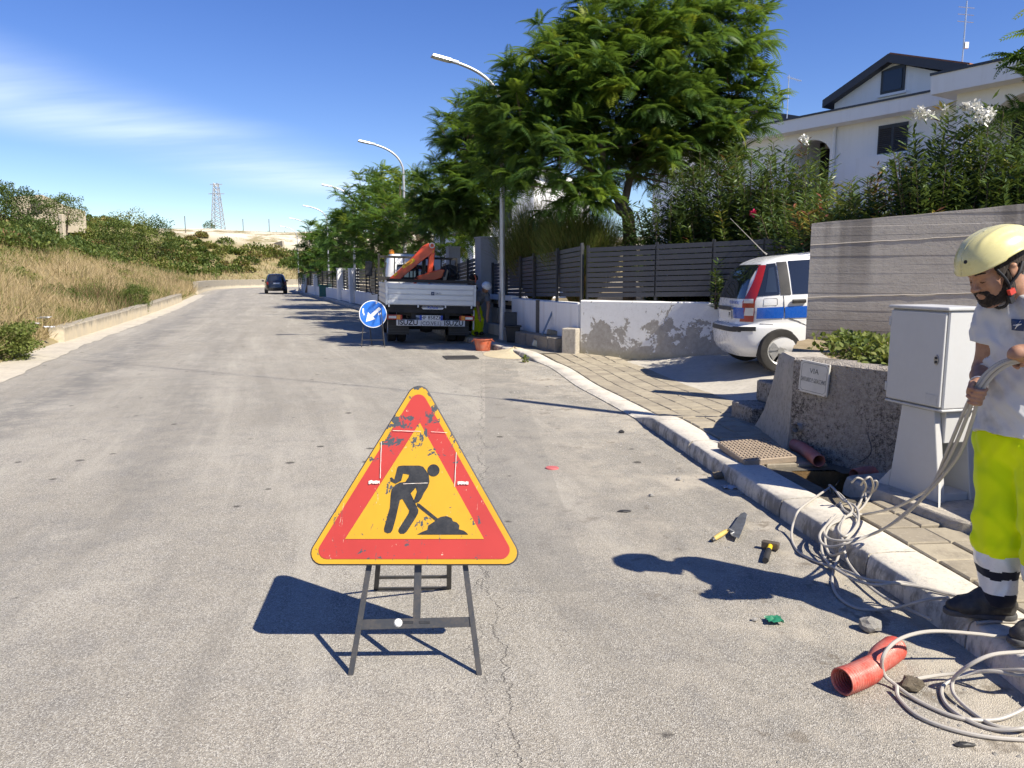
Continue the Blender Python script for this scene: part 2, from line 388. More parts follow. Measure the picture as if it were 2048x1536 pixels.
# pair both edges by the same progress: by y up to the bend
def pair(t):
    if t < .72:
        y = lerp(-12, 76, (t / .72) ** 1.35); return LP.s_of_y(min(y, 89)), RP.s_of_y(min(y, 83))
    k = (t - .72) / .28; return lerp(LP.s_of_y(76), LP.len - 8, k), lerp(RP.s_of_y(76), RP.len - 8, k)
for t in ss_l:
    a, b = pair(t); p, q = LP.pt(a), RP.pt(b); w = (q - p).length
    for j in range(SUBS + 1):
        k = j / SUBS; r = p.lerp(q, k); rv.append((r.x, r.y, 0.0)); lat.append(k * w); rl.append((1 - k) * w); lon.append(a)
W = SUBS + 1
rf = [(i * W + j, i * W + j + 1, (i + 1) * W + j + 1, (i + 1) * W + j) for i in range(NL - 1) for j in range(SUBS)]
struct(npmesh('road', rv, rf, M_ASPH, attrs={'lat': lat, 'lon': lon, 'rlat': rl}))

# pale concrete gutter strip along the left edge
def strip(path, s0, s1, t0, t1, z, step=.6, jag=0.):
    m = MB(); rows = []; k = int((s1 - s0) / step)
    for i in range(k + 1):
        a = lerp(s0, s1, i / k); j = mnoise.noise(V((a * 1.7, 0, t1))) * jag
        rows.append([path.pt(a, t0, z), path.pt(a, (t0 + t1) / 2, z + .003), path.pt(a, t1 + j, z)])
    return m.grid(rows)
M_PALE = m_ground('pale_worn_concrete', (.52, .47, .38), (.43, .39, .32), (.33, .30, .25), 1.4, .3)
struct(strip(LP, 1, LP.s_of_y(62), -.35, .62, .006, .2, .12).build('gutter_strip', M_PALE))

# bank and hill to the left
WS = [0, .25, .6, 1.1, 1.8, 2.6, 3.6, 5, 6.6, 8.5, 11, 14, 18, 23, 29, 36, 45, 56, 70, 90, 120, 170, 260, 420]
hv = []; NS = 190
for i in range(NS + 1):
    a = lerp(0, LP.len - 1, i / NS)
    for w in WS: p = bank(a, w); hv.append((p.x, p.y, p.z if w > 0 else -.1))
k = len(WS); hf = [(i * k + j + 1, i * k + j, (i + 1) * k + j, (i + 1) * k + j + 1) for i in range(NS) for j in range(k - 1)]
struct(npmesh('hillside_terrain', hv, hf, M_FIELD, smooth=True))

# ---------------------------------------------------------------- pavement: bed, kerb stones, paving tiles
def m_tile():
    s = NT('paving_tile'); r = s.rnd(); a = s.noise(7., 5, .7); b = s.noise(42., 3, .7)
    c = s.mix(r, (.36, .315, .235), (.27, .235, .18)); c = s.mix(s.map(a, .42, .72, 0, .65), c, (.19, .165, .13)); c = s.mix(s.map(b, .55, .7, 0, .4), c, (.46, .42, .34))
    s.set(c, .9, 0, .25); s.bump(s.math('ADD', b, s.noise(120., 2)), .35, .005); return s.m
def m_kerb():
    s = NT('kerb_limestone'); a = s.noise(2.2, 6, .7); b = s.noise(30., 4, .75); nz = s.xyz(s.geo.outputs['Normal'])[2]
    c = s.mix(s.map(a, .35, .7), (.60, .555, .475), (.50, .465, .40)); c = s.mix(s.map(b, .5, .68, 0, .6), c, (.34, .31, .265)); c = s.mix(s.map(s.noise(1.1, 4, .7), .5, .7, 0, .5), c, (.33, .30, .25))
    st = s.math('MULTIPLY', s.map(s.noise(7., 5, .75, .2, s.vec((1, 1, .35))), .43, .6), s.map(nz, .8, .3))      # lichen and tyre scuffs on the upright face
    c = s.mix(s.math('MULTIPLY', st, .75), c, (.15, .14, .12)); s.set(c, .9, 0, .25); s.bump(s.math('ADD', b, s.math('MULTIPLY', s.noise(9., 4), .8)), .45, .01); return s.m
M_TILE, M_KERB = m_tile(), m_kerb()
M_BED = m_ground('joint_dirt', (.13, .115, .09), (.17, .15, .115), (.09, .08, .065), 3.)
sy0, sy1 = RP.s_of_y(-3), RP.s_of_y(14.55)
PIT = [G(1596, 950, .12), G(1640, 934, .12), G(1790, 948, .12), G(1770, 982, .12), G(1700, 985, .12)]
pit_c = V((2.40, 5.28, 0))
def in_pit(p, g=0.): return 2.12 - g < p.x < 2.62 + g and 5.02 - g < p.y < 5.68 + g
LW = [(2.46, 7.42), (2.33, 6.32), (2.80, 5.42), (3.10, 4.55), (3.26, 2.2), (3.3, -2)]       # foot of the low roughcast wall
def wall_x(y): return float(np.interp(y, [q[1] for q in LW[::-1]], [q[0] for q in LW[::-1]])) if y < 7.42 else 9e9
pav = bpy.data.objects.new('pavement', None); COL.objects.link(pav); struct(pav, 'tiled pavement with pale stone kerb along the right of the road')
# bed sheet under the tiles (a hole is left for the open pit)
m = MB(); step = .12; na = int((sy1 - sy0) / step); ts = [.27, .45, .6, .7, .8, .9, 1., 1.1, 1.25, 1.4, 1.62, 2.2]
rows = [[RP.pt(lerp(sy0, sy1, i / na), t) for t in ts] for i in range(na + 1)]
for r_ in rows:
    for p in r_: p.z = SZ(p.y) - .022 if p.y < 8.3 or p.y > 13.9 else SZ(p.y) - .02
for i in range(na):
    for j in range(len(ts) - 1):
        cc = (rows[i][j] + rows[i + 1][j + 1]) / 2
        if in_pit(cc): continue
        m.add([rows[i][j], rows[i][j + 1], rows[i + 1][j + 1], rows[i + 1][j]], [(0, 1, 2, 3)])
m.build('tile_bed', M_BED, pav)
tile_me = MB().box((0, 0, 0), (.243, .238, .05)).mesh('tile'); bm = bmesh.new(); bm.from_mesh(tile_me)
bmesh.ops.bevel(bm, geom=[e for e in bm.edges if e.verts[0].co.z > 0 and e.verts[1].co.z > 0], offset=.007, segments=1, affect='EDGES'); bm.to_mesh(tile_me); bm.free(); tile_me.materials.append(M_TILE)
a = RP.s_of_y(1.15); cnt = 0
while a < RP.s_of_y(14.5):
    for j in range(5):
        t = .31 + .125 + j * .25; p = RP.pt(a, t)
        if in_pit(p, .13) or p.x > wall_x(p.y) + .06: continue
        q = RP.pt(a + .1, t); z = SZ(p.y); z2 = SZ(p.y + .2); dy = (q - p).normalized(); dy.z = (z2 - z) / .2; dx = V((dy.y, -dy.x, 0))
        jit = .006 if p.y < 9 else .003
        M_ = frame((p.x, p.y, z - .025 + random.uniform(-jit, jit)), dx + V((0, 0, random.uniform(-.012, .012))), dy)
        o = link('tile', tile_me, pav); o.matrix_local = M_ @ Matrix.Rotation(random.uniform(-.012, .012), 4, 'Z'); cnt += 1
    a += .25
# kerb stones
kst = bpy.data.objects.new('kerb', None); COL.objects.link(kst); struct(kst, 'row of pale limestone kerb stones along the pavement edge')
def kerb_stone(a0, a1, far=False):
    m = MB(); k = 2 if far else 16; prof = []
    rows = []
    for i in range(k + 1):
        a_ = lerp(a0 + .007, a1 - .007, i / k); p0 = RP.pt(a_); h = SZ(p0.y)
        def nn(q, amp): return mnoise.noise(V((a_ * 9, q, 2.))) * amp + mnoise.noise(V((a_ * 31, q, 5.))) * amp * .5
        ch = .010 + max(0, nn(1, .028)); rows.append([RP.pt(a_, -.005 + nn(7, .01), -.12), RP.pt(a_, .0 + nn(3, .008), h * .45), RP.pt(a_, .012 + abs(nn(4, .01)), h - ch * 1.3), RP.pt(a_, .016 + ch, h - .003 + nn(8, .003)), RP.pt(a_, .14, h + .002 + nn(9, .003)), RP.pt(a_, .27, h + nn(2, .003)), RP.pt(a_, .302, h - .012), RP.pt(a_, .302, -.12)])
    m.grid(rows, flip=True)
    for r_, fl in ((rows[0], 0), (rows[-1], 1)): m.add(r_, [tuple(range(8)) if fl else tuple(range(8))[::-1]])
    return m.build('kerb_stone', M_KERB, kst, smooth=True, sharp=55)
a = RP.s_of_y(-2.5); i = 0
while a < RP.s_of_y(14.4):
    l_ = 1.0 if i % 3 else .8; kerb_stone(a, a + l_); a += l_; i += 1
while a < RP.s_of_y(80): kerb_stone(a, a + 1.5, True); a += 1.5
# far pavement beyond the driveway, plain
M_SIDE = m_ground('dusty_pavement', (.33, .30, .25), (.26, .24, .2), (.2, .185, .15), 2.)
struct(MB().grid([[RP.pt(lerp(RP.s_of_y(14.45), RP.s_of_y(83), i / 90), t, SZ(20) - .012) for t in (.29, 1.0, 1.8, 2.6)] for i in range(91)]).build('far_pavement', M_SIDE))
# inner ground of the gardens on the right
M_DRIVE = m_ground('driveway_concrete', (.50, .465, .40), (.43, .40, .345), (.34, .315, .27), 1.6, .35)
def DZ(x, y): return .034 + .22 * sst(1.5, 4.4, x - .3 * sst(9, 13.5, 0))
rows = []
for i in range(31):
    t = i / 30; yl = lerp(7.5, 14.7, t); pl = RP.pt(RP.s_of_y(yl), 1.545); pr = V((9, lerp(7.6, 12.6, t), 0)); r_ = []
    for j in range(31):
        p = pl.lerp(pr, (j / 30) ** 1.2); p.z = lerp(SZ(yl) - .004, DZ(p.x, p.y), sst(0, 7, j)) + mnoise.noise(p * 1.3) * .006 * min(1, j / 4)
        if j == 0: r_.append(V((p.x - .01, p.y, -.15)))
        r_.append(p)
    rows.append(r_)
struct(MB().grid(rows, flip=True).build('driveway', M_DRIVE, smooth=True))
M_GARD = m_ground('garden_soil', (.16, .125, .08), (.12, .1, .06), (.2, .16, .1), 1.)
struct(MB().add([(1.5, 14.8, .35), (9, 12.5, .35), (60, 5, .35), (60, 130, .35), (-18, 88, .35), (-2.7, 26, .35)], [(0, 1, 2, 3, 4, 5)]).build('garden_ground', M_GARD))
# ------------------------------------------------------------------ left roadside walls
def m_leftwall():
    s = NT('weathered_wall_concrete'); x, y, z = s.xyz(); a = s.noise(1.6, 5, .7); b = s.noise(14., 4, .75)
    c = s.mix(s.map(a, .35, .7), (.58, .50, .36), (.50, .44, .34))
    edge = s.math('ADD', s.math('MULTIPLY', s.noise(2.5, 5, .75, 0, s.vec((1, 1, .3))), .5), s.math('MULTIPLY', z, .9))
    c = s.mix(s.math('MULTIPLY', s.map(edge, .42, .60), s.map(b, .25, .6, .4, .9)), c, (.22, .20, .165))
    s.set(c, .95, 0, .2); s.bump(b, .5, .03); return s.m
M_LW = m_leftwall()
def path_wall(path, s0, s1, t0, t1, z0, hf, step, rough=.02):
    m = MB(); k = max(2, int((s1 - s0) / step)); rows = []
    for i in range(k + 1):
        a = lerp(s0, s1, i / k); h = hf(a); j = mnoise.noise(V((a * 2.1, 3, 0))) * rough; g = mnoise.noise(V((a * 1.3, 9, 0))) * rough
        rows.append([path.pt(a, t0 + j, z0), path.pt(a, t0 + j * .5 - .0, h * .5), path.pt(a, t0 + g, h - .03), path.pt(a, t0 - math.copysign(.03, t0 - t1) + g, h + g), path.pt(a, t1, h + g * .5), path.pt(a, t1, z0)])
    fl = t0 < t1
    m.grid(rows, flip=fl); n = len(rows[0])
    m.add(rows[0], [tuple(range(n))[::-1] if not fl else tuple(range(n))]); m.add(rows[-1], [tuple(range(n)) if not fl else tuple(range(n))[::-1]])
    return m
o = path_wall(LP, LP.s_of_y(18.2), LP.s_of_y(46), -.02, -.34, -.2, lambda a: .36 + .12 * (a - LP.s_of_y(18)) / 28, .5).build('roadside_wall', M_LW, smooth=True)
tag(o, 'low crumbling concrete kerb wall holding back the dry bank', 'wall')
o = path_wall(LP, LP.s_of_y(64), LP.len - 30, -.02, -.4, -.2, lambda a: 1.02, 2.).build('roadside_wall', M_LW, smooth=True)
tag(o, 'taller pale retaining wall round the far bend behind the black car', 'wall')

# ------------------------------------------------------------------ low roughcast wall with plaque, planting bed, tall concrete wall
def m_roughcast():
    s = NT('lichen_roughcast'); x, y, z = s.xyz(); v = s.voro(95., 'F1'); a = s.noise(2.0, 5, .75); b = s.noise(30., 4, .8)
    c = s.mix(s.map(b, .36, .58), (.47, .425, .36), (.37, .33, .28))
    dark = s.math('ADD', s.math('MULTIPLY', s.noise(1.5, 4, .6), .9), s.math('ADD', s.math('MULTIPLY', b, .95), s.math('MULTIPLY', v, .3)))
    dark = s.math('ADD', dark, s.map(z, .95, .1, -.06, .10)); c = s.mix(s.map(dark, 1.03, 1.32, 0, .85), c, (.055, .05, .042)); s.set(c, .97, 0, .15); s.bump(s.math('ADD', b, s.math('MULTIPLY', v, .7)), .9, .02); return s.m
def m_boards():
    s = NT('board_marked_concrete'); x, y, z = s.xyz(); b = s.noise(30., 4, .8); w = s.noise(1.3, 4, .7); gr = s.noise(1., 3, .6, 0, s.vec((3., 3., 60)))
    c = s.mix(s.map(w, .35, .7), (.45, .415, .37), (.37, .34, .305)); c = s.mix(s.map(gr, .5, .75, 0, .22), c, (.30, .275, .25)); c = s.mix(s.map(b, .5, .68, 0, .35), c, (.27, .25, .225))
    pits = s.voro(30., 'F1', 0, s.vec((1, 1, 1.7))); c = s.mix(s.math('MULTIPLY', s.map(pits, .17, .07), s.map(s.noise(4., 3), .42, .6)), c, (.10, .09, .08))
    run = s.math('MULTIPLY', s.map(s.noise(1., 4, .6, 0, s.vec((1.9, 1.9, .10))), .5, .62), s.map(z, .8, 2.2, .1, 1.))
    c = s.mix(s.math('MULTIPLY', run, .7), c, (.16, .145, .13)); c = s.mix(s.math('MULTIPLY', s.map(z, 1.3, .75), s.map(w, .3, .6, .2, .9)), c, (.15, .13, .115))
    s.set(c, .95, 0, .2); s.bump(s.math('ADD', b, s.math('MULTIPLY', gr, .4)), .4, .012); return s.m
M_RC, M_BOARD = m_roughcast(), m_boards()
M_PIER = m_ground('pale_render', (.50, .45, .37), (.40, .365, .31), (.22, .2, .17), 3., .5)
low = thing('low_wall', 'low roughcast wall mottled with black lichen, carrying the street name plaque', 'wall', (2.5, 5.9, 0))
def rel(o, root):   # keep world placement under a root whose only transform is a location
    o.location = V(o.location) - V(root.location); return o
def wall_poly(m, line, thick, z0, z1f, step=.25, side=1, amp=.008):
    """solid wall along a plan polyline; face on the line, thickness to the right (+side)"""
    P = Path(line, 1); thick = abs(thick); k = max(2, int(P.len / step)); rows = []
    for i in range(k + 1):
        a = P.len * i / k; q = P.pt(a); h = z1f(a) if callable(z1f) else z1f; g = mnoise.noise(V((q.x * 3, q.y * 3, 1))) * amp
        rows.append([P.pt(a, g, z0), P.pt(a, g * 1.5, lerp(z0, h, .33)), P.pt(a, -g, lerp(z0, h, .66)), P.pt(a, g, h - .02), P.pt(a, .025 * side, h + g), P.pt(a, thick * side, h + g), P.pt(a, thick * side, z0)])
    m.grid(rows, flip=(side > 0)); n = len(rows[0])
    m.add(rows[0], [tuple(range(n)) if side > 0 else tuple(range(n))[::-1]]); m.add(rows[-1], [tuple(range(n))[::-1] if side > 0 else tuple(range(n))])
    return m
rel(wall_poly(MB(), [LW[1], LW[2], LW[3], LW[4], LW[5]], -.24, -.1, .905, .12, -1, .012).build('wall_face', M_RC, low, smooth=True), low)
m = MB()      # end pier, smoother and paler, bulging at its foot
fr = [(0, 0), (.28, .02), (.36, .5), (.30, 1.12), (0, 1.12)]
rows = []
for zz, g in ((-.05, .07), (.12, .04), (.3, .012), (.55, 0), (.86, 0), (.9, -.02)):
    A = V((2.33 - g, 6.325 - g, zz)); ye = lerp(7.40, 6.86, clamp(zz / .86)) + g; B = V((lerp(2.43, 2.39, clamp(zz / .86)) - g * 1.5, ye, zz)); C = V((2.74, ye - .03, zz)); D_ = V((2.62, 6.33, zz)); E_ = V((2.36 - g, 6.6, zz))
    rows.append([A, E_, B, C, D_, A])
m.grid(rows, flip=True); m.add(rows[-1][:5], [(0, 1, 2, 3, 4)][::-1]); rel(m.build('end_pier', [M_RC], low, smooth=True), low).data.materials[0] = M_PIER
m = MB(); wn = V((-.89, -.46, 0)).normalized()     # drain pipe stub through the wall
pc = PL(1597, 855, (2.33, 6.3, 0), wn); m.tube([pc + wn * .035, pc - wn * .12], .036, 14, caps=False); m.tube([pc - wn * .02, pc - wn * .1], .030, 14)
rel(m.build('drain_pipe', mat('grey_plastic_pipe', (.33, .31, .29), .5), low, smooth=True), low)
# plaque
wl0 = V((2.33, 6.3, 0)); e_w = V((.463, -.886, 0)).normalized(); wn = V((-e_w.y * -1, 0, 0))
wn = V((e_w.y, -e_w.x, 0)).normalized()
if wn.dot(V((0, -1, 0))) < 0: wn = -wn
tl, tr_, br, bl = [PL(*q, wl0 + wn * .02, wn) for q in ((1606, 720), (1662, 729), (1653, 796), (1595, 779))]
M_PLQ = mat('plaque_ceramic', (.62, .60, .54), .35, 0, .35, 9, dirtcol=(.4, .38, .33)); M_INK = mat('worn_black_paint', (.10, .10, .095), .6, 0, .6, 30, dirtcol=(.4, .39, .36))
pl = thing('street_plaque', 'white ceramic street name plaque on the low roughcast wall', 'plaque', (tl + tr_ + br + bl) / 4)
PX = ((tr_ - tl) + (br - bl)).normalized(); PY = V((0, 0, 1)) ; pw = ((tr_ - tl).length + (br - bl).length) / 2; ph = ((tl - bl).length + (tr_ - br).length) / 2
PM = frame((0, 0, 0), PX, (tl - bl) + (tr_ - br)); PX3 = PM.to_3x3()
def plq(m, name, mt):
    o = m.build(name, mt, pl, bevel=.002 if name == 'plate' else 0); o.matrix_local = PM; return o
plq(MB().box((0, 0, 0), (pw, ph, .016)), 'plate', M_PLQ)
m = MB(); iw, ih = pw * .44, ph * .43; q = .02
ring = [(-iw + q, -ih), (iw - q, -ih), (iw, -ih + q), (iw, ih - q), (iw - q, ih), (-iw + q, ih), (-iw, ih - q), (-iw, -ih + q)]
m.tube([(a, b, .0085) for a, b in ring], .0016, 4, closed=True); plq(m, 'border_line', M_INK)
for xx in (-1, 1):
    for yy in (-1, 1): plq(MB().cyl((xx * pw * .465, yy * ph * .465, .006), (xx * pw * .465, yy * ph * .465, .012), .005, 8), 'screw', mat('rusty_screw', (.13, .08, .05), .7))
text('VIA', ph * .23, M_INK, pl, PM @ Matrix.Translation((0, ph * .2, .0085)), extrude=.0006)
text('SANTUARIO P. GIOACCHINO', ph * .2, M_INK, pl, PM @ Matrix.Translation((0, -ph * .09, .0085)), extrude=.0006, sx=pw * .84 / (ph * .2 * 12.9))
# concrete steps at the wall end
st = thing('concrete_steps', 'two weathered concrete step blocks against the low wall end', 'steps', (2.55, 7.8, 0))
for c_, d_ in (((2.64, 7.75, .13), (.62, .52, .30)), ((2.76, 7.83, .39), (.36, .36, .22))):
    m = MB().box(V(c_) - V(st.location), d_, rot=Matrix.Rotation(.12, 3, 'Z')); m.build('step_block', M_RC, st, bevel=.025, seg=2)
# planting bed behind the low wall
def bedz(p): return .845 + mnoise.noise(V((p[0] * 2.2, p[1] * 2.2, 0))) * .05
ring_ = [(2.46, 6.84), (2.40, 6.4), (2.84, 5.5), (3.2, 4.55), (3.36, 2.2), (3.4, -1), (9, -1), (9, 5.2), (5.6, 7.75), (3.5, 9.05), (3.2, 8.6)]
bm_ = bmesh.new(); f_ = bm_.faces.new([bm_.verts.new((x, y, .84)) for x, y in ring_]); bmesh.ops.triangulate(bm_, faces=[f_])
for _ in range(4): bmesh.ops.subdivide_edges(bm_, edges=[e for e in bm_.edges if e.calc_length() > .35], cuts=1); bmesh.ops.triangulate(bm_, faces=bm_.faces)
for v_ in bm_.verts: v_.co.z = bedz(v_.co)
me_ = bpy.data.meshes.new('planting_bed'); bm_.to_mesh(me_); bm_.free(); me_.materials.append(M_SOIL)
for p_ in me_.polygons: p_.use_smooth = True
struct(link('planting_bed', me_))
m = MB(); rr = [(2.55, 6.95), (3.2, 8.5), (3.5, 9.05)]
wall_poly(m, rr, .1, -.1, .83, .3, 1, .01); o = m.build('bed_edge_wall', M_PIER); tag(o, 'short rendered edge closing the planting bed beside the driveway', 'wall')
# tall board-marked concrete wall: real board courses
TA, TB = V((3.44, 9.0, 0)), V((5.69, 7.78, 0)); TB2 = TA + (TB - TA).normalized() * 6.5
zA, zB = D(1617, 447, 9.0).z, D(2048, 407, 8.0).z
tall = thing('concrete_wall', 'tall grey board-marked concrete wall behind the white cabinet', 'wall', TA); ee = (TB - TA).normalized(); nn_ = V((ee.y, -ee.x, 0))
Lw = 6.5; lens = (V((5.33, 8.0, 0)) - TA).length
m = MB(); z = .55; k = 0; courses = []
def ztop(sx): return zA + (zB - zA) * sx / lens + mnoise.noise(V((sx * 2.3, 5, 0))) * .012
while z < zB + 1.4:
    h = random.choice((.10, .105, .11, .1)); courses.append((z, z + h, random.uniform(-.0016, .0016) - (.002 if k % 5 == 0 else 0))); z += h; k += 1
XS = [Lw * i / 52 for i in range(53)]
for (za, zb, off) in courses:
    lo = lambda sx: min(za, ztop(sx)); hi = lambda sx: min(zb, ztop(sx))
    if za > ztop(Lw): break
    rows = []; gd_ = random.choice((0, 0, 0, .0008, .002))
    for sx in XS:
        a_, b_ = lo(sx), hi(sx); g = off + mnoise.noise(V((sx * 1.7, za * 5, 0))) * .0025; q = nn_
        rows.append([ee * sx + V((0, 0, a_)) + q * (g - gd_), ee * sx + V((0, 0, min(b_, a_ + .006))) + q * g, ee * sx + V((0, 0, max(a_, b_ - .006))) + q * g, ee * sx + V((0, 0, b_)) + q * (g - gd_)])
    m.grid(rows)
m.build('board_courses', M_BOARD, tall)
m = MB(); rows = []
for sx in XS: rows.append([ee * sx + V((0, 0, .5)) - nn_ * .012, ee * sx + V((0, 0, ztop(sx) - .008)) - nn_ * .012, ee * sx + V((0, 0, ztop(sx))) - nn_ * .02, ee * sx + V((0, 0, ztop(sx))) - nn_ * .25, ee * sx + V((0, 0, .5)) - nn_ * .25])
m.grid(rows); m.add(rows[0], [(0, 1, 2, 3, 4)]); m.build('wall_core', M_BOARD, tall)
m = MB()
for (za, off) in ((1.32, 0), (1.92, .02)):
    pts = [ee * sx + nn_ * (.004 + .004 * mnoise.noise(V((sx * 7, za, 0)))) + V((0, 0, za + sx * .042 + .012 * mnoise.noise(V((sx * 5, za, 1))))) for sx in XS]
    m.tube(pts, .004, 5)
m.build('formwork_seam', mat('grout_seam', (.55, .5, .43), .9), tall)

# ------------------------------------------------------------------ white garden walls and slat fences
def m_peel():
    s = NT('peeling_white_paint'); x, y, z = s.xyz(); a = s.noise(2.0, 6, .72, .25); b = s.noise(11., 4, .75); c0 = s.noise(40., 3, .7)
    paint = s.mix(s.map(b, .4, .7, 0, .35), (.80, .79, .76), (.66, .64, .60)); cem = s.mix(s.map(b, .3, .7), (.44, .41, .36), (.33, .305, .265))
    low_ = s.map(z, 1.0, .1, 0, .21); msk = s.math('ADD', s.math('ADD', a, s.math('MULTIPLY', s.math('SUBTRACT', b, .5), .2)), low_)
    f = s.map(msk, .585, .60); fl = s.math('MULTIPLY', s.map(c0, .64, .68), s.map(a, .4, .5))
    c = s.mix(s.math('MAXIMUM', f, s.math('MULTIPLY', fl, .8)), paint, cem)
    c = s.mix(s.math('MULTIPLY', s.map(z, .26, .08), .5), c, (.30, .27, .14)); s.set(c, .85, 0, .25)
    s.bump(s.math('SUBTRACT', s.math('MULTIPLY', c0, .25), f), .6, .012); return s.m
def m_white(name='white_render', c0=(.80, .80, .79), c1=(.62, .60, .56), k=.5):
    s = NT(name); x, y, z = s.xyz(); st = s.noise(1., 4, .65, 0, s.vec((3.5, 3.5, .25))); b = s.noise(5., 5, .7)
    f = s.math('MULTIPLY', s.map(st, .45, .72), k); c = s.mix(f, c0, c1); c = s.mix(s.map(b, .55, .75, 0, k * .5), c, mul(c1, .8)); s.set(c, .85, 0, .25); s.bump(s.noise(60., 3), .15, .006); return s.m
M_PEEL, M_WHITE = m_peel(), m_white()
M_HOUSE = m_white('house_white', (.80, .80, .80), (.66, .65, .62), .25)
M_SLAT = mat('anthracite_slat', (.05, .056, .072), .4, 0, .4, 2.5, dirtcol=(.08, .08, .085))
M_POST = mat('dark_fence_post', (.04, .042, .046), .45)
M_GPIL = mat('grey_pillar_paint', (.34, .345, .35), .8, 0, .3, 2)
WA, WB = V((1.30, 14.6, 0)), V((5.0, 12.4, 0)); WC = V((11, 12.2, 0))
wl = thing('garden_wall', 'white garden wall with peeling paint beside the driveway', 'wall', WA)
rel(wall_poly(MB(), [(WA.x, WA.y), (WB.x, WB.y), (WC.x, WC.y)], -.26, -.1, 1.11, .25, -1, .006).build('wall_face', M_PEEL, wl, smooth=True), wl)
m = MB(); m.box((-.12, .12, .27), (.30, .42, .62), rot=Matrix.Rotation(R(-31), 3, 'Z')); m.build('corner_pier', M_PIER, wl, bevel=.02, seg=2)
WL = Path([(1.27, 14.68), (.13, 17.68), (-.65, 19.8), (-1.75, 22.7), (-5.8, 34), (-10.9, 48), (-16.9, 64), (-21, 76), (-22.5, 84)], 6)
w2 = thing('garden_wall', 'plain bluish-white garden wall behind the leaning pole', 'wall', (1.27, 14.68, 0))
s18 = WL.s_of_y(18.05)
rel(wall_poly(MB(), [tuple(WL.at(0.02)), tuple(WL.at(s18 / 2)), tuple(WL.at(s18))], -.22, -.1, 1.05, .4, 1, .004).build('wall_face', M_WHITE, w2, smooth=True), w2)
ex = WL.pt(s18 * .55, -.012); rel(MB().box((0, 0, .55), (.05, .12, 1.0), rot=Matrix.Rotation(R(20), 3, 'Z')).build('wall_joint', mat('dark_joint', (.12, .11, .1), .9), w2, loc=ex), w2)
# stone ledge below it, single stones
led = thing('stone_ledge', 'low ledge of rough stones along the foot of the garden wall', 'ledge', (1.2, 14.9, 0)); M_STONE = m_ground('rough_stone', (.34, .30, .24), (.26, .23, .19), (.42, .38, .31), 4., .8)
a_ = .25
while a_ < s18 - .3:
    l_ = random.uniform(.28, .5); p = WL.pt(a_ + l_ / 2, -.2); q = WL.pt(a_ + l_, -.2); ang = math.atan2(q.y - p.y, q.x - p.x)
    rel(MB().box((0, 0, 0), (l_ - .015, random.uniform(.30, .36), random.uniform(.26, .31))).build('ledge_stone', M_STONE, led, bevel=.02, seg=2, loc=(p.x, p.y, .22)), led).rotation_euler = (0, 0, ang); a_ += l_

PSIDE = -.045
def slat_fence(name_label, path, s0, s1, zb, zt, nslat, posts, off, group='slat fences on the garden walls', gap=.16, stuff=False, extra=None):
    """path in plan; zb/zt = (z at s0, z at s1)"""
    p0 = path.pt(s0, off); f = thing('slat_fence', name_label, 'fence', (p0.x, p0.y, 0), 0, group)
    mj = MB() if stuff else None
    rnd_ = random.Random(int(s0 * 10) + 3)
    for i in range(len(posts) - 1):
        a, b = lerp(s0, s1, posts[i]), lerp(s0, s1, posts[i + 1]); A, B = path.pt(a, off), path.pt(b, off)
        for k in range(nslat):
            ka, kb = k / nslat, (k + 1 - gap) / nslat
            za0, za1 = [lerp(lerp(zb[0], zb[1], t), lerp(zt[0], zt[1], t), ka) for t in (posts[i], posts[i + 1])]
            zc0, zc1 = [lerp(lerp(zb[0], zb[1], t), lerp(zt[0], zt[1], t), kb) for t in (posts[i], posts[i + 1])]
            P = V((A.x, A.y, (za0 + zc0) / 2)); Q = V((B.x, B.y, (za1 + zc1) / 2)); d = Q - P; l_ = d.length - .03; h = (zc0 - za0 + zc1 - za1) / 2
            M_ = frame((P + Q) / 2 - V((p0.x, p0.y, 0)), d, V((0, 0, 1)))
            h *= rnd_.uniform(.94, 1.03)
            if stuff: mj.M = M_; mj.box((0, 0, 0), (l_, h, .02))
            else: slab('slat', M_SLAT, f, M_, (l_, h, .022))
    if stuff:
        o = mj.build('slats', M_SLAT, f); o['kind'] = 'stuff'
    for t in posts:
        A = path.pt(lerp(s0, s1, t), off + .0); z0, z1 = lerp(zb[0], zb[1], t), lerp(zt[0], zt[1], t); q = path.pt(lerp(s0, s1, t) + .1, off) - A
        M_ = frame((A.x - p0.x, A.y - p0.y, (z0 - .15 + z1 + .03) / 2), q, V((0, 0, 1)))
        slab('post', M_POST, f, M_ @ Matrix.Translation((0, 0, PSIDE)), (.05, z1 - z0 + .18, .05))
    return f
W1 = Path([(WA.x, WA.y), (WB.x, WB.y)], 1)
s1600 = W1.len * .97
slat_fence('dark grey slat fence on the peeling wall behind the police car', W1, .06, s1600, (1.16, 1.26), (2.10, 2.205), 10, (0, .33, .58, .79, 1), -.12)
slat_fence('dark grey slat fence on the plain wall behind the street lamp', WL, .05, WL.s_of_y(19.55), (1.17, 1.06), (2.15, 1.86), 10, (0, .22, .46, .62, .8, 1), .12)
slat_fence('short dark slat fence between the two grey pillars past the truck', WL, WL.s_of_y(20.3), WL.s_of_y(22.5), (1.02, .95), (2.10, 1.90), 10, (0, .5, 1), .1)
slat_fence('row of dark slat fencing far down the road behind the lamp posts', WL, WL.s_of_y(23.2), WL.s_of_y(82), (.80, .75), (1.95, 1.8), 7, tuple(i / 24 for i in range(25)), .12, stuff=True)
o = wall_poly(MB(), [tuple(WL.at(WL.s_of_y(y))) for y in (22.9, 30, 40, 50, 60, 70, 82)], -.2, -.1, .74, 1.5, 1, .004).build('garden_wall', M_WHITE, smooth=True); tag(o, 'long low white wall receding down the road past the truck', 'wall')
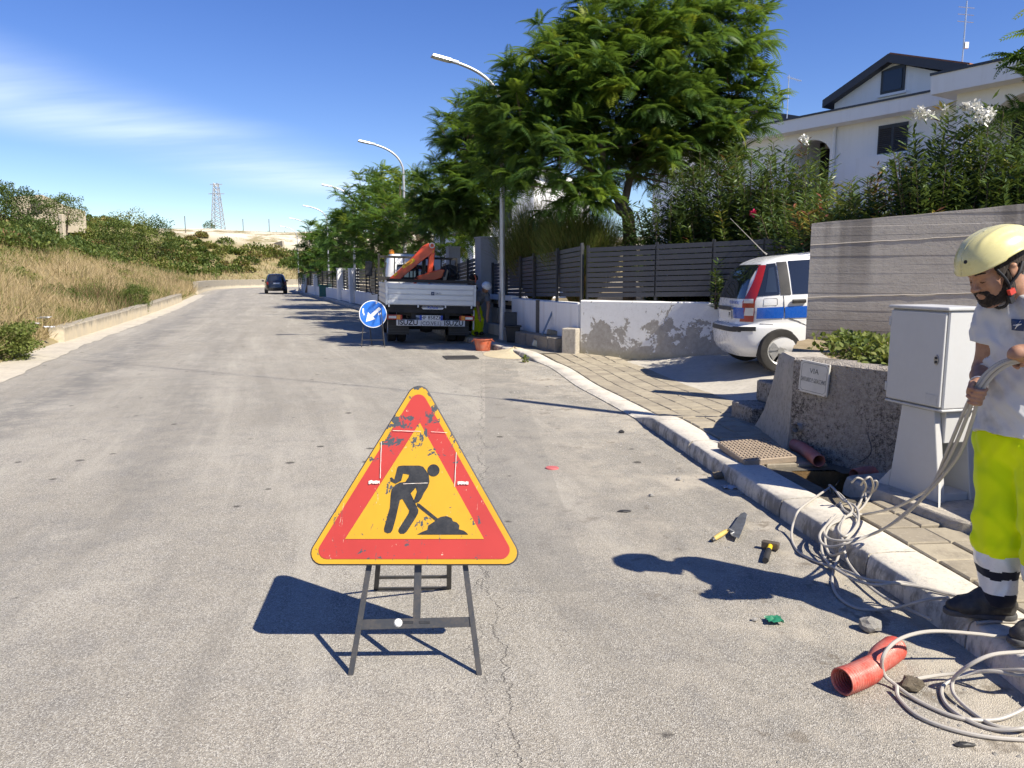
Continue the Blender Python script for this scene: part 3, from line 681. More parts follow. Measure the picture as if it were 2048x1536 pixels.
def pillar(y, w, z1, label, cat='pillar', mt=None, t=.05, group=None):
    p = WL.pt(WL.s_of_y(y), t); q = WL.pt(WL.s_of_y(y) + .2, t); ang = math.atan2(q.y - p.y, q.x - p.x)
    f = thing('gate_pillar', label, cat, (p.x, p.y, 0), ang, group); mt = mt or M_GPIL
    MB().bb((-w / 2, -w / 2, -.1), (w / 2, w / 2, z1)).build('shaft', mt, f, bevel=.008); MB().bb((-w / 2 - .02, -w / 2 - .02, z1), (w / 2 + .02, w / 2 + .02, z1 + .04)).build('cap', mt, f, bevel=.006); return f
pillar(19.95, .46, 2.50, 'large grey pillar just right of the parked truck')
pillar(22.75, .34, 2.36, 'slim grey pillar seen behind the truck crane')
for i, (y, w, z1, lab) in enumerate(((41.5, .5, 1.9, 'nearer white gate pillar down the road left of the truck'), (46, .5, 1.95, 'white gate pillar beside the green box down the road'), (58, .45, 1.6, 'small white pillar far down the road'), (66, .45, 1.6, 'farthest white pillar by the bend trees'))):
    pillar(y, w, z1, lab, mt=M_WHITE, group='white pillars down the road')
# meter niche with beige doors
ms0, ms1 = WL.s_of_y(18.05), WL.s_of_y(19.75); A, B = WL.pt(ms0), WL.pt(ms1); ed = (B - A).normalized(); ang = math.atan2(ed.y, ed.x); ml = (B - A).length
nb = thing('meter_cabinet', 'meter housing with beige doors behind the black bins', 'cabinet', (A.x, A.y, 0), ang)   # local x along wall, local +y = left of travel = towards road
MB().bb((0, -.22, -.1), (ml, .0, .36)).build('plinth', M_WHITE, nb); MB().bb((0, -.22, .98), (ml, .02, 1.1)).build('lintel', M_WHITE, nb); MB().bb((0, -.24, .36), (ml, -.16, .98)).build('back_panel', mat('dark_niche', (.03, .03, .03), .8), nb)
M_BEIGE = mat('beige_steel_door', (.52, .45, .36), .5)
for i in range(4):
    w_ = ml / 4; MB().bb((i * w_ + .03, -.16, .38), ((i + 1) * w_ - .02, -.12, .76)).build('door', M_BEIGE, nb, bevel=.006); MB().bb((i * w_ + .03, -.15, .86), ((i + 1) * w_ - .02, -.13, .96)).build('top_flap', M_BEIGE, nb)

# ------------------------------------------------------------------ street lamps
M_GALV = mat('galvanised_steel', (.52, .53, .54), .42, .55, .4, 6, dirtcol=(.3, .3, .3)); M_LED = mat('lamp_glass', (.6, .6, .58), .2)
def lamp(x, y, label, k=1.):
    f = thing('street_lamp', label, 'street lamp', (x, y, .1), R(19), 'street lamps along the pavement')
    path = [(0, 0, 0), (0, 0, 2.4), (0, 0, 4.5), (0, 0, 5.05), (-.05, 0, 5.32), (-.19, 0, 5.56), (-.40, 0, 5.74), (-.68, 0, 5.88), (-1.08, 0, 6.0)]
    pp = [V((0, 0, 0)), V((0, 0, 1.2)), V((0, 0, 3)), V((0, 0, 4.5))] + catmull(path[2:], 5)[6:]
    rr = [lerp(.075, .036, clamp(p.z / 5.6)) for p in pp]
    MB().tube(pp, rr, 12).build('pole', M_GALV, f, smooth=True)
    MB().cyl((0, 0, -.08), (0, 0, .35), .088, 12).build('base_sleeve', M_GALV, f, smooth=True)
    MB().bb((-.08, -.055, .75), (-.07, .055, 1.1)).build('access_hatch', M_GALV, f)
    m = MB(Matrix.Translation((-1.08, 0, 6.0)) @ Matrix.Rotation(R(10), 4, 'Y')); m.box((-.27, 0, 0), (.46, .2, .065), top=(.9, .8)); m.box((.02, 0, -.005), (.16, .1, .06))
    h = m.build('luminaire', M_GALV, f, bevel=.012, seg=2)
    m = MB(Matrix.Translation((-1.08, 0, 6.0)) @ Matrix.Rotation(R(10), 4, 'Y')); m.box((-.28, 0, -.036), (.34, .15, .012)); m.build('lens', M_LED, h)
    return f
for (x, y, lab) in ((-.22, 17.6, 'nearest street lamp, its grey pole rising in front of the dark fence'), (-3.84, 28, 'second street lamp, just left of the crane truck'), (-8.3, 41, 'third street lamp, rising left of the second'), (-12.5, 53, 'fourth street lamp, with the green box at its foot'), (-16.7, 64.5, 'fifth street lamp, arm showing over the rounded tree'), (-20.6, 75, 'farthest street lamp, only its arm tip showing over the tree')): lamp(x, y, lab)

# ------------------------------------------------------------------ houses
M_COPE = mat('dark_metal_coping', (.035, .04, .055), .4); M_ROOF = mat('dark_roof_edge', (.04, .042, .055), .5); M_TILER = mat('terracotta_roof', (.32, .13, .07), .8, 0, .5, 6)
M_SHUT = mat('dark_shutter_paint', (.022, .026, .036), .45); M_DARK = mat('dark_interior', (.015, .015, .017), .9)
H0 = D(1545, 250, 34.5); H1 = D(1860, 180, 28.8); he = V((H1.x - H0.x, H1.y - H0.y, 0)).normalized(); hn = V((he.y, -he.x, 0))
if hn.y > 0: hn = -hn
hO = V((H0.x, H0.y, 0)); house = thing('white_house', 'white two-storey house with dark gable and shutters behind the oleanders', 'house', hO)
HM = Matrix(((he.x, hn.x, 0, 0), (he.y, hn.y, 0, 0), (0, 0, 1, 0), (0, 0, 0, 1)))     # local (s, out, z), mirrored below by build
def hp(u, v, off=0.):
    p = PL(u, v, hO + hn * off, hn); return ((p - hO).dot(he), p.z)
def hm(): return MB(HM)
def hbox(m, s0, s1, o0, o1, z0, z1, mi=0): return m.bb((s0, o0, z0), (s1, o1, z1), mi)
zc = hp(1600, 240)[1]; zcop = hp(1700, 216, .7)[1]; s_end = 22.
sa0, sa1 = hp(1580, 290)[0], hp(1661, 280)[0]; sw0, sw1 = hp(1757, 280)[0], hp(1816, 270)[0]; zw0, zw1 = hp(1785, 306)[1], hp(1757, 253)[1]
m = hm(); hbox(m, -6, sa0, -7, 0, 0, zcop - .45); hbox(m, sa1, s_end, -7, 0, 0, zcop - .45); hbox(m, sa0, sa1, -7, -2.2, 0, zcop - .45)
za = hp(1620, 280)[1]        # arched lintel over the porch
arch = [(lerp(sa0, sa1, i / 10), 0, za - .5 + .5 * math.sin(math.pi * i / 10) ** .6) for i in range(11)] + [(sa1, 0, zcop - .45), (sa0, 0, zcop - .45)]
m.ext(arch[::-1], (0, -.3, 0)); m.build('wall', M_HOUSE, house)
m = hm(); hbox(m, -6.2, s_end, -7, .7, zcop - .48, zcop); m.build('parapet', M_HOUSE, house); m = hm(); hbox(m, -6.25, s_end, -7, .75, zcop, zcop + .07); m.build('coping', M_COPE, house)
m = hm(); m.cyl((hp(1671, 270)[0], .08, 0), (hp(1671, 270)[0], .08, zcop - .48), .07, 10); m.build('downpipe', M_HOUSE, house, smooth=True)
def shutter(s0, s1, z0, z1, out=.0):
    w = hbox(hm(), s0, s1, out + .004, out + .05, z0, z1).build('shutter_window', M_SHUT, house)
    ms = (s0 + s1) / 2
    for a, b in ((s0, ms - .01), (ms + .01, s1)):
        k = int((z1 - z0 - .1) / .075)
        for i in range(k):
            mm = hm(); mm.box(((a + b) / 2, out + .062, z0 + .08 + i * .075), (b - a - .1, .012, .06), rot=Matrix.Rotation(R(-35), 3, 'X')); mm.build('louvre', M_SHUT, w)
    mm = hm(); hbox(mm, s0 - .06, s1 + .06, out + .0, out + .12, z0 - .07, z0 - .005); mm.build('sill', M_HOUSE, w)
shutter(sw0, sw1, zw0, zw1)
# balcony wall in front of the window
m = hm(); b0, b1 = hp(1712, 318, 1.2)[0], hp(1800, 305, 1.2)[0]; hbox(m, b0, b1, .1, 1.2, 3.0, hp(1750, 312, 1.2)[1]); m.build('balcony', M_HOUSE, house)
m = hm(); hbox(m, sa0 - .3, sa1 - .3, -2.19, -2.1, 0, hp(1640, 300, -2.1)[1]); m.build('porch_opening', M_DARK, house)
ps, pz = hp(1643, 292, -2.15); m = hm(); m.box((ps, -2.1, pz), (.32, .12, .2)); m.build('porch_lamp', mat('lamp_black', (.03, .03, .03), .4), house)
# gable storey, set back
G_OFF = -2.; gl, gr = hp(1670, 190, G_OFF), hp(1925, 135, G_OFF); ga = hp(1786, 110, G_OFF); zl = hp(1670, 187, G_OFF)[1]; zr = hp(1917, 137, G_OFF)[1]
m = hm(); m.ext([(gl[0], G_OFF, zcop - .1), (gr[0], G_OFF, zcop - .1), (gr[0], G_OFF, zr - .3), (ga[0], G_OFF, ga[1] - .3), (gl[0], G_OFF, zl - .3)][::-1], (0, -7, 0)); m.build('gable_wall', M_HOUSE, house)
m = hm()
for (a, b) in (((gl[0] - .35, zl - .25), (ga[0], ga[1])), ((ga[0], ga[1]), (gr[0] + .35, zr))):
    m.ext([(a[0], G_OFF + .35, a[1]), (b[0], G_OFF + .35, b[1]), (b[0], G_OFF + .35, b[1] - .32), (a[0], G_OFF + .35, a[1] - .32)], (0, -8, 0))
rf_ = m.build('roof', M_ROOF, house)
m = hm()
for (a, b) in (((gl[0] - .35, zl - .25), (ga[0], ga[1])), ((ga[0], ga[1]), (gr[0] + .35, zr))):
    m.ext([(a[0], G_OFF + .2, a[1] + .004), (b[0], G_OFF + .2, b[1] + .004), (b[0], G_OFF + .2, b[1] + .07), (a[0], G_OFF + .2, a[1] + .07)], (0, -7.8, 0))
m.build('roof_tiles', M_TILER, rf_)
g0, g1 = hp(1764, 150, G_OFF), hp(1811, 150, G_OFF); gz0, gz1, gz2 = hp(1785, 186, G_OFF)[1], hp(1765, 143, G_OFF)[1], hp(1800, 130, G_OFF)[1]
m = hm(); m.ext([(g0[0], G_OFF, gz0), (g1[0], G_OFF, gz0), (g1[0], G_OFF, gz2), ((g0[0] + g1[0]) / 2, G_OFF, gz2), (g0[0], G_OFF, gz1)][::-1], (0, .05, 0)); gw = m.build('gable_window', M_SHUT, house)
m = hm(); hbox(m, g0[0] + .12, g1[0] - .1, G_OFF + .055, G_OFF + .075, gz0 + .1, gz1 - .05); m.build('pane', mat('blue_dark_glass', (.02, .028, .05), .12), gw)
m = hm(); hbox(m, g0[0] - .1, g1[0] + .1, G_OFF + .001, G_OFF + .12, gz0 - .1, gz0 - .005); m.build('sill', M_HOUSE, gw)
# right wing: projecting porch with arch
P_OFF = 1.6; p0 = hp(1861, 180, P_OFF + .7); zp1 = hp(1861, 152, P_OFF + .7)[1]; zp0 = hp(1880, 186, P_OFF + .7)[1]
m = hm(); hbox(m, p0[0], s_end, -3, P_OFF + .7, zp0, zp1); m.build('porch_parapet', M_HOUSE, house); m = hm(); hbox(m, p0[0] - .04, s_end, -3, P_OFF + .74, zp1, zp1 + .08); m.build('porch_coping', M_COPE, house)
pa = hp(1911, 230, P_OFF)[0]; ar0 = hp(1950, 215, P_OFF)[0]; zA_ = hp(1955, 212, P_OFF)[1]; zT = hp(2048, 186, P_OFF)[1]
arch = [(lerp(ar0, ar0 + 4.2, i / 14), P_OFF, lerp(zA_ - 1.0, zT + .1, math.sin(math.pi * i / 14) ** .5)) for i in range(15)]
m = hm(); m.ext([(pa, P_OFF, 0), (ar0, P_OFF, 0)] + arch + [(ar0 + 4.2, P_OFF, 0), (s_end, P_OFF, 0), (s_end, P_OFF, zp0), (pa, P_OFF, zp0)], (0, -.3, 0)); m.build('porch_wall', M_HOUSE, house)
m = hm(); hbox(m, pa, pa + .3, -.2, P_OFF - .3, 0, zp0); m.build('porch_side', M_HOUSE, house)
sd = hp(2024, 260, .05)[0]; shutter(sd, sd + 2.2, hp(2030, 330)[1], hp(2030, 218)[1], .02)
# neighbouring houses
def simple_house(label, O, e, w, d, h, wins, roof=None):
    e = V(e).normalized(); n_ = V((e.y, -e.x, 0)); Mx = Matrix(((e.x, n_.x, 0, 0), (e.y, n_.y, 0, 0), (0, 0, 1, 0), (0, 0, 0, 1))); f = thing('white_house', label, 'house', O)
    m = MB(Mx).bb((0, -d, 0), (w, 0, h)); m.build('wall', M_HOUSE, f); m = MB(Mx).bb((-.2, -d - .2, h), (w + .2, .5, h + .35)); m.build('parapet', M_HOUSE, f); m = MB(Mx).bb((-.22, -d - .2, h + .35), (w + .22, .54, h + .42)); m.build('coping', M_COPE, f)
    for (a, b, c, d_) in wins:
        wd = MB(Mx).bb((a, .003, c), (b, .05, d_)).build('window', M_SHUT, f); MB(Mx).bb((a - .06, .002, c - .08), (b + .06, .1, c - .004)).build('sill', M_HOUSE, wd)
    if roof:
        a, b, c = roof; m = MB(Mx); m.ext([(a, -1, h + .4), (b, -1, h + .4), (b, -1, h + .6), ((a + b) / 2, -1, c), (a, -1, h + .6)], (0, -6, 0)); m.build('gable_wall', M_HOUSE, f)
        m = MB(Mx); m.ext([(a - .3, -.7, h + .6), ((a + b) / 2, -.7, c + .1), (b + .3, -.7, h + .6), (b + .3, -.7, h + .9), ((a + b) / 2, -.7, c + .42), (a - .3, -.7, h + .9)], (0, -7, 0)); m.build('roof', M_ROOF, f)
    return f, Mx
q = D(1500, 248, 52); simple_house('farther white house with dark roof edge beside the main tree', (q.x - 5, q.y + 7, 0), he, 14, 8, q.z - 1.0, [(3, 4.2, 4, 5.4)], (4.5, 12, D(1550, 220, 50).z + .2))
q = D(985, 445, 40); hh, Mx = simple_house('white house with a balcony glimpsed behind the broom bushes', (q.x, q.y, 0), (.9, -.43, 0), 2.3, 8, 6.5, [(.3, 1.1, 3.9, 5.1), (1.0, 2.0, .9, 2.6)])
m = MB(Mx).bb((.1, 0, 2.9), (2.2, 1.1, 3.05)); bal = m.build('balcony', M_HOUSE, hh)
m = MB(Mx)
for i in range(11): m.cyl((.15 + i * .19, 1.05, 3.05), (.15 + i * .19, 1.05, 3.95), .012, 5)
m.box((1.15, 1.05, 3.97), (2.1, .04, .04)); m.build('railing', M_POST, bal)
for (y, x, h, lab) in ((60, -6, 5.5, 'white house hidden behind the row of green trees'),): simple_house(lab, (x, y, 0), (.35, -.94, 0), 10, 8, h, [(2, 3.2, 3.5, 4.8), (6, 7.2, 3.5, 4.8)])
# rooftop antennas
M_ALU = mat('antenna_aluminium', (.6, .6, .6), .35, .8)
def antenna(u, v0, v1, y, label, yagi):
    a = D(u, v0, y); b = D(u, v1, y); f = thing('tv_antenna', label, 'antenna', (a.x, a.y, b.z), 0, 'rooftop antennas'); h = a.z - b.z
    MB().cyl((0, 0, -1.), (0, 0, h), .028, 8).build('mast', M_ALU, f)
    if yagi:
        m = MB().cyl((-.1, 0, h - .1), (.7, 0, h - .32), .02, 6)
        for i in range(7): m.cyl((i * .1, -.22, h - .13 - i * .028), (i * .1, .22, h - .13 - i * .028), .008, 5)
        m.build('boom', M_ALU, f)
    else:
        MB().box((.1, 0, h * .32), (.14, .1, .22)).build('amplifier_box', M_HOUSE, f); m = MB()
        for k in range(3): m.cyl((-.3, 0, h - .2 - k * .25), (.3, 0, h - .25 - k * .25), .012, 5)
        m.build('dipoles', M_ALU, f)
antenna(1578, 150, 232, 44, 'small antenna with a short boom between tree and gable', True)
antenna(1934, 2, 132, 30, 'tall thin antenna mast at the right end of the gable', False)
# ------------------------------------------------------------------ foliage helpers
def m_leaf(name, stops, rough=.55, trans=.35, spec=.4):
    s = NT(name); a = s.attr('tint').outputs['Fac']; cr = s.nt.nodes.new('ShaderNodeValToRGB'); s.L(a, cr.inputs[0]); el = cr.color_ramp.elements
    while len(el) < len(stops): el.new(.5)
    for e, (p, c) in zip(el, stops): e.position = p; e.color = (*c, 1)
    c = cr.outputs[0]; s.set(c, rough, 0, spec)
    t = s.nt.nodes.new('ShaderNodeBsdfTranslucent'); s.L(s.mix(.35, c, (.20, .26, .02)), t.inputs[0]); mx = s.nt.nodes.new('ShaderNodeMixShader'); mx.inputs[0].default_value = trans
    s.L(s.b.outputs[0], mx.inputs[1]); s.L(t.outputs[0], mx.inputs[2]); s.L(mx.outputs[0], s.out.inputs[0]); return s.m
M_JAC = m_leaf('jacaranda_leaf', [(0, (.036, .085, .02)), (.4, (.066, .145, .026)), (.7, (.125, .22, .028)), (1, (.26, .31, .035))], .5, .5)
M_OLE = m_leaf('oleander_leaf', [(0, (.038, .07, .022)), (.5, (.08, .13, .036)), (.78, (.15, .20, .045)), (.92, (.30, .27, .05)), (1, (.22, .07, .04))], .42, .25)
M_BUSH = m_leaf('scrub_leaf', [(0, (.05, .085, .022)), (.45, (.105, .15, .032)), (.75, (.18, .205, .045)), (.9, (.28, .25, .09)), (1, (.28, .165, .085))], .7, .35)
M_GRASS = m_leaf('dry_grass', [(0, (.48, .375, .22)), (.3, (.37, .28, .155)), (.52, (.27, .225, .09)), (.72, (.13, .155, .04)), (.88, (.075, .115, .025)), (1, (.23, .125, .085))], .8, .2, .2)
M_BARK = m_ground('tree_bark', (.21, .155, .11), (.15, .115, .085), (.28, .22, .17), 6., .8)
def frames(d, up=None, roll=None):
    d = d / np.linalg.norm(d, axis=1, keepdims=True)
    up = np.tile(np.array([[0, 0, 1.]]), (len(d), 1)) if up is None else up
    x = np.cross(d, up); nx = np.linalg.norm(x, axis=1, keepdims=True); x = np.where(nx < 1e-3, np.array([[1., 0, 0]]), x / np.maximum(nx, 1e-6)); z = np.cross(x, d)
    if roll is not None:
        c, s_ = np.cos(roll)[:, None], np.sin(roll)[:, None]; x, z = x * c + z * s_, z * c - x * s_
    return np.stack([x, d, z], axis=2)          # columns: local x, y(length), z(normal)
def inst(tv, tf, pos, Rm, sc, tint):
    N, n = len(pos), len(tv); vv = np.einsum('nij,kj->nki', Rm, tv) * sc[:, None, None] + pos[:, None, :]
    ff = tf[None] + (np.arange(N) * n)[:, None, None]
    return vv.reshape(-1, 3), ff.reshape(-1, tf.shape[1]), np.repeat(tint, n)
def join(parts):
    V_, F_, T_ = [], [], []; o = 0
    for v, f, t in parts: V_.append(v); F_.append(f + o); T_.append(t); o += len(v)
    return np.concatenate(V_), np.concatenate(F_), np.concatenate(T_)
def t_frond(pairs, plen=.25, pw=.075, droop=.5):
    """feathery compound leaf, unit length along +y, drooping to -z"""
    v, f = [], []
    def Pt(t): return np.array([0, t * (1 - .12 * t * t), .12 * t - droop * t * t])
    for i in range(pairs):
        t = .14 + .84 * i / (pairs - 1); c = Pt(t); L_ = plen * math.sin(math.pi * (.22 + .70 * t)) ** .8; tan = Pt(min(t + .01, 1)) - Pt(t); tan /= np.linalg.norm(tan)
        for sg in (-1, 1):
            dr = np.array([sg * .86, .42, -.20]) ; dr /= np.linalg.norm(dr); sd = tan * pw * .5
            o = len(v); v += [c, c + dr * L_ * .45 + sd + np.array([0, 0, .015]), c + dr * L_ + np.array([0, 0, -.04 * L_ / plen]), c + dr * L_ * .45 - sd]; f.append((o, o + 1, o + 2, o + 3))
    a, b = Pt(.1), Pt(1.); o = len(v); v += [Pt(0), Pt(.5) + np.array([.008, 0, 0]), Pt(1.06), Pt(.5) - np.array([.008, 0, 0])]; f.append((o, o + 1, o + 2, o + 3))
    return np.array(v), np.array(f)
T_LANCE = (np.array([(0, 0, 0), (.1, .45, .03), (0, 1, -.06), (-.1, .45, .03)]), np.array([(0, 1, 2, 3)]))
T_OVAL = (np.array([(0, 0, 0), (.30, .4, .06), (.24, .75, .04), (0, 1, -.05), (-.24, .75, .04), (-.30, .4, .06)]), np.array([(0, 1, 2, 3), (0, 3, 4, 5)]))
def rdir(n, rng, zb=0.):
    d = rng.normal(size=(n, 3)); d[:, 2] += zb; return d / np.linalg.norm(d, axis=1, keepdims=True)

def frond_tree(label, base, lobes, limbs, nros, fsize, pairs, seed, group, tmix=(.05, .5), yellow=.35, name='jacaranda_tree', per=8, shell=.55, trunk_r=.13, pw=.075):
    """lobes: (centre xyz, radii xyz); rosettes of compound leaves at twig tips through the outer part of each lobe"""
    rng = np.random.default_rng(seed); root = thing(name, label, 'tree', base, 0, group); b = np.array(base)
    vol = np.array([l[1][0] * l[1][1] * l[1][2] for l in lobes]) ** (2 / 3); cnt = np.maximum(3, (vol / vol.sum() * nros)).astype(int); tips, cen, rad = [], [], []
    for (c, r), n in zip(lobes, cnt):
        d = rdir(n, rng, .15); k = rng.uniform(shell ** 3, 1, n) ** (1 / 3); k *= 1 + .18 * np.sin(d[:, 0] * 5 + seed) * np.cos(d[:, 2] * 6); tips.append(np.array(c) + d * k[:, None] * np.array(r)); cen.append(np.tile(c, (n, 1))); rad.append(d)
    tips, cen, out = np.concatenate(tips), np.concatenate(cen), np.concatenate(rad); N = len(tips)
    allc = np.array([l[0] for l in lobes]); mc = allc.mean(0); zmin, zmax = tips[:, 2].min(), tips[:, 2].max()
    T = t_frond(pairs, pw=pw); parts = []
    k = per; pos = np.repeat(tips, k, 0); o_ = np.repeat(out, k, 0); ph = rng.uniform(0, 6.28, N)
    az = np.repeat(ph, k) + np.tile(np.arange(k) * 2.4, N); el = rng.uniform(-.55, .95, N * k)
    d = np.stack([np.cos(az) * np.cos(el), np.sin(az) * np.cos(el), np.sin(el)], 1) + o_ * .55 + np.array([0, 0, .12]); sc = fsize * rng.uniform(.6, 1.25, N * k)
    hgt = (tips[:, 2] - zmin) / (zmax - zmin); young = np.clip(.5 * out[:, 2] + .5 * hgt, 0, 1)  # crown tops yellower: new growth, plus a sunlit tone put into the tint
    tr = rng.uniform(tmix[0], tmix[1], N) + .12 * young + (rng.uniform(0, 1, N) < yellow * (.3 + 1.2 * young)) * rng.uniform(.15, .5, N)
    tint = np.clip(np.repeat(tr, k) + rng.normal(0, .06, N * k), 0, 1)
    pos = pos - d / np.linalg.norm(d, axis=1, keepdims=True) * .05
    v, f, t = inst(*T, pos, frames(d, roll=rng.normal(0, .3, N * k)), sc, tint)
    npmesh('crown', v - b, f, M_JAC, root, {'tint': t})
    # trunk, limbs, twigs
    m = MB(); nodes = []
    for li in limbs:
        pts = catmull([V(q[:3]) for q in li], 5); r0, r1 = li[0][3], li[-1][3]; m.tube([p - V(base) for p in pts], [lerp(r0, r1, i / (len(pts) - 1)) for i in range(len(pts))], 9); nodes += [np.array(p) for p in pts[3:]]
    m.build('trunk', M_BARK, root, smooth=True)
    m = MB(); nodes = np.array(nodes)
    for i in rng.choice(N, min(N, 110), replace=False):
        p = tips[i]; dd = np.linalg.norm(nodes - p, axis=1) + np.maximum(0, nodes[:, 2] - p[2]) * 2; q = nodes[dd.argmin()]; mid = (p + q) / 2 + np.array([0, 0, -.12 * np.linalg.norm(p - q)])
        m.tube([V(q - b), V(mid - b), V(p - b)], [.022, .015, .007], 4, caps=False)
    m.build('twigs', M_BARK, root, smooth=True); return root
def LB(u, v, y, r, ry=None, rz=None):
    p = D(u, v, y); return ((p.x, p.y, p.z), (r, ry or r, rz or r * .85))
def PT(u, v, y, r):
    p = D(u, v, y); return (p.x, p.y, p.z, r)
# main jacaranda
bp = D(1262, 500, 16.4); bz = V((bp.x, 16.4, .35))
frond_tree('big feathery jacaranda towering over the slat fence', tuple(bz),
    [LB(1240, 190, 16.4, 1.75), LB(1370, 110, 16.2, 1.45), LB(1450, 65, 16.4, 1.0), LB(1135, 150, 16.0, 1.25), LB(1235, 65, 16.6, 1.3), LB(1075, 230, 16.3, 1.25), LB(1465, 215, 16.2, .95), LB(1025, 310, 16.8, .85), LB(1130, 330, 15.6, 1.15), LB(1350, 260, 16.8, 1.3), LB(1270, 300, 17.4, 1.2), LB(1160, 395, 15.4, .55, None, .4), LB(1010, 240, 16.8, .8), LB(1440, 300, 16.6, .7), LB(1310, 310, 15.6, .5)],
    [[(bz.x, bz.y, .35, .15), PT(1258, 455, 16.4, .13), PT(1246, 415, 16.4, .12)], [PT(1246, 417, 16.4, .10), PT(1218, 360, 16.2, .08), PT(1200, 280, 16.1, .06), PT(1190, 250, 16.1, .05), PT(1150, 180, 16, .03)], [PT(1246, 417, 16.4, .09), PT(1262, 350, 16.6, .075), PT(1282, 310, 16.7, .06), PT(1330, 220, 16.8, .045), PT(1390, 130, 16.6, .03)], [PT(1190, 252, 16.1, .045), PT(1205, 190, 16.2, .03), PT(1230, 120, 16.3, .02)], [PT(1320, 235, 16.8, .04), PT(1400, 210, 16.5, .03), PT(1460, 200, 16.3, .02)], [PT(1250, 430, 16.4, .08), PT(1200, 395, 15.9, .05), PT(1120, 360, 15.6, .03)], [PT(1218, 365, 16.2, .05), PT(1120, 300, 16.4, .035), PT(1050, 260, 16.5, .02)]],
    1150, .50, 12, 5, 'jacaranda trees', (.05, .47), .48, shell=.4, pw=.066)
bp = D(965, 520, 22)
frond_tree('dark green jacaranda overhanging the street lamp and truck', (bp.x, 22, .35),
    [LB(960, 300, 21.5, 1.1), LB(905, 390, 21.5, 1.1), LB(965, 380, 21, 1.1), LB(930, 260, 22.5, .8), LB(870, 430, 22, .75, None, .55), LB(960, 425, 21, .7, None, .5), LB(975, 215, 22, .6)],
    [[(bp.x, 22, .3, .12), PT(955, 470, 22, .1), PT(945, 400, 21.8, .07), PT(930, 320, 21.8, .04)], [PT(955, 470, 22, .08), PT(985, 410, 21.3, .05), PT(1000, 330, 21.2, .03)]], 420, .5, 11, 9, 'jacaranda trees', (.0, .35), .25, pw=.06)
bp = D(840, 540, 28)
frond_tree('yellow-green jacaranda arching over the crane truck', (bp.x, 28, .35),
    [LB(760, 440, 27, 1.1), LB(830, 450, 26, 1.2), LB(900, 455, 26, 1.15), LB(880, 410, 29, 1.3), LB(800, 400, 30, 1.4), LB(945, 470, 25, .7, None, .5), LB(740, 480, 27, .75)],
    [[(bp.x, 28, .3, .13), PT(838, 480, 28, .1), PT(800, 430, 28, .05)], [PT(838, 485, 28, .08), PT(890, 440, 27, .04)]], 400, .52, 9, 12, 'jacaranda trees', (.12, .5), .5, per=7)
bp = D(745, 560, 37)
frond_tree('tall rounded green tree left of the second street lamp', (bp.x, 37, .35),
    [LB(745, 420, 36, 1.7), LB(705, 480, 36, 1.5), LB(770, 380, 38, 1.3), LB(760, 480, 35, 1.4), LB(715, 440, 37, 1.2), LB(795, 430, 36, 1.2)],
    [[(bp.x, 37, .3, .14), PT(745, 500, 37, .1), PT(740, 430, 37, .05)]], 230, .62, 8, 15, 'jacaranda trees', (.08, .42), .3, per=7, pw=.11)
bp = D(708, 575, 47)
frond_tree('smaller dark tree squeezed between two lamp posts', (bp.x, 47, .3),
    [LB(690, 490, 47, 1.5), LB(702, 525, 47, 1.5), LB(688, 450, 48, 1.0)], [[(bp.x, 47, .3, .12), PT(705, 530, 47, .08), PT(695, 480, 47, .04)]], 110, .7, 7, 17, 'jacaranda trees', (.02, .35), .2, per=7, pw=.12)
bp = D(620, 585, 64)
frond_tree('round bushy tree on the pavement right of the black car', (bp.x, 64, .15),
    [LB(637, 505, 64, 2.0), LB(615, 530, 63, 1.25), LB(660, 520, 64, 1.5), LB(632, 465, 65, 1.0), LB(650, 470, 64, 1.0), LB(618, 480, 64, .8)],
    [[(bp.x, 64, .1, .11), PT(621, 550, 64, .09), PT(635, 500, 64, .05)], [(bp.x - .45, 64.4, .1, .09), PT(618, 550, 64, .07), PT(615, 520, 64, .04)]], 190, .75, 6, 19, 'jacaranda trees', (.1, .45), .25, per=7, pw=.14)
bp = D(668, 580, 56)
frond_tree('low green tree hiding the foot of the fourth street lamp', (bp.x + 1, 56.5, .3),
    [LB(676, 525, 56, 1.6), LB(668, 490, 57, 1.2)], [[(bp.x + 1, 56.5, .3, .1), PT(674, 540, 56.5, .07), PT(674, 500, 57, .04)]], 80, .75, 6, 21, 'jacaranda trees', (.05, .35), .15, per=7, pw=.14)
# branch tip of a tree beyond the right edge
bp = D(2200, 480, 11)
frond_tree('feathery tree whose branch tips reach in at the right edge', (bp.x, 11, .8), [LB(2100, 190, 11, .55), LB(2140, 90, 11, .7), LB(2200, 200, 11.4, .8)], [[(bp.x, 11, .8, .1), PT(2190, 300, 11, .07), PT(2130, 180, 11, .03)]], 60, .5, 12, 23, 'jacaranda trees', (.1, .5), .5)

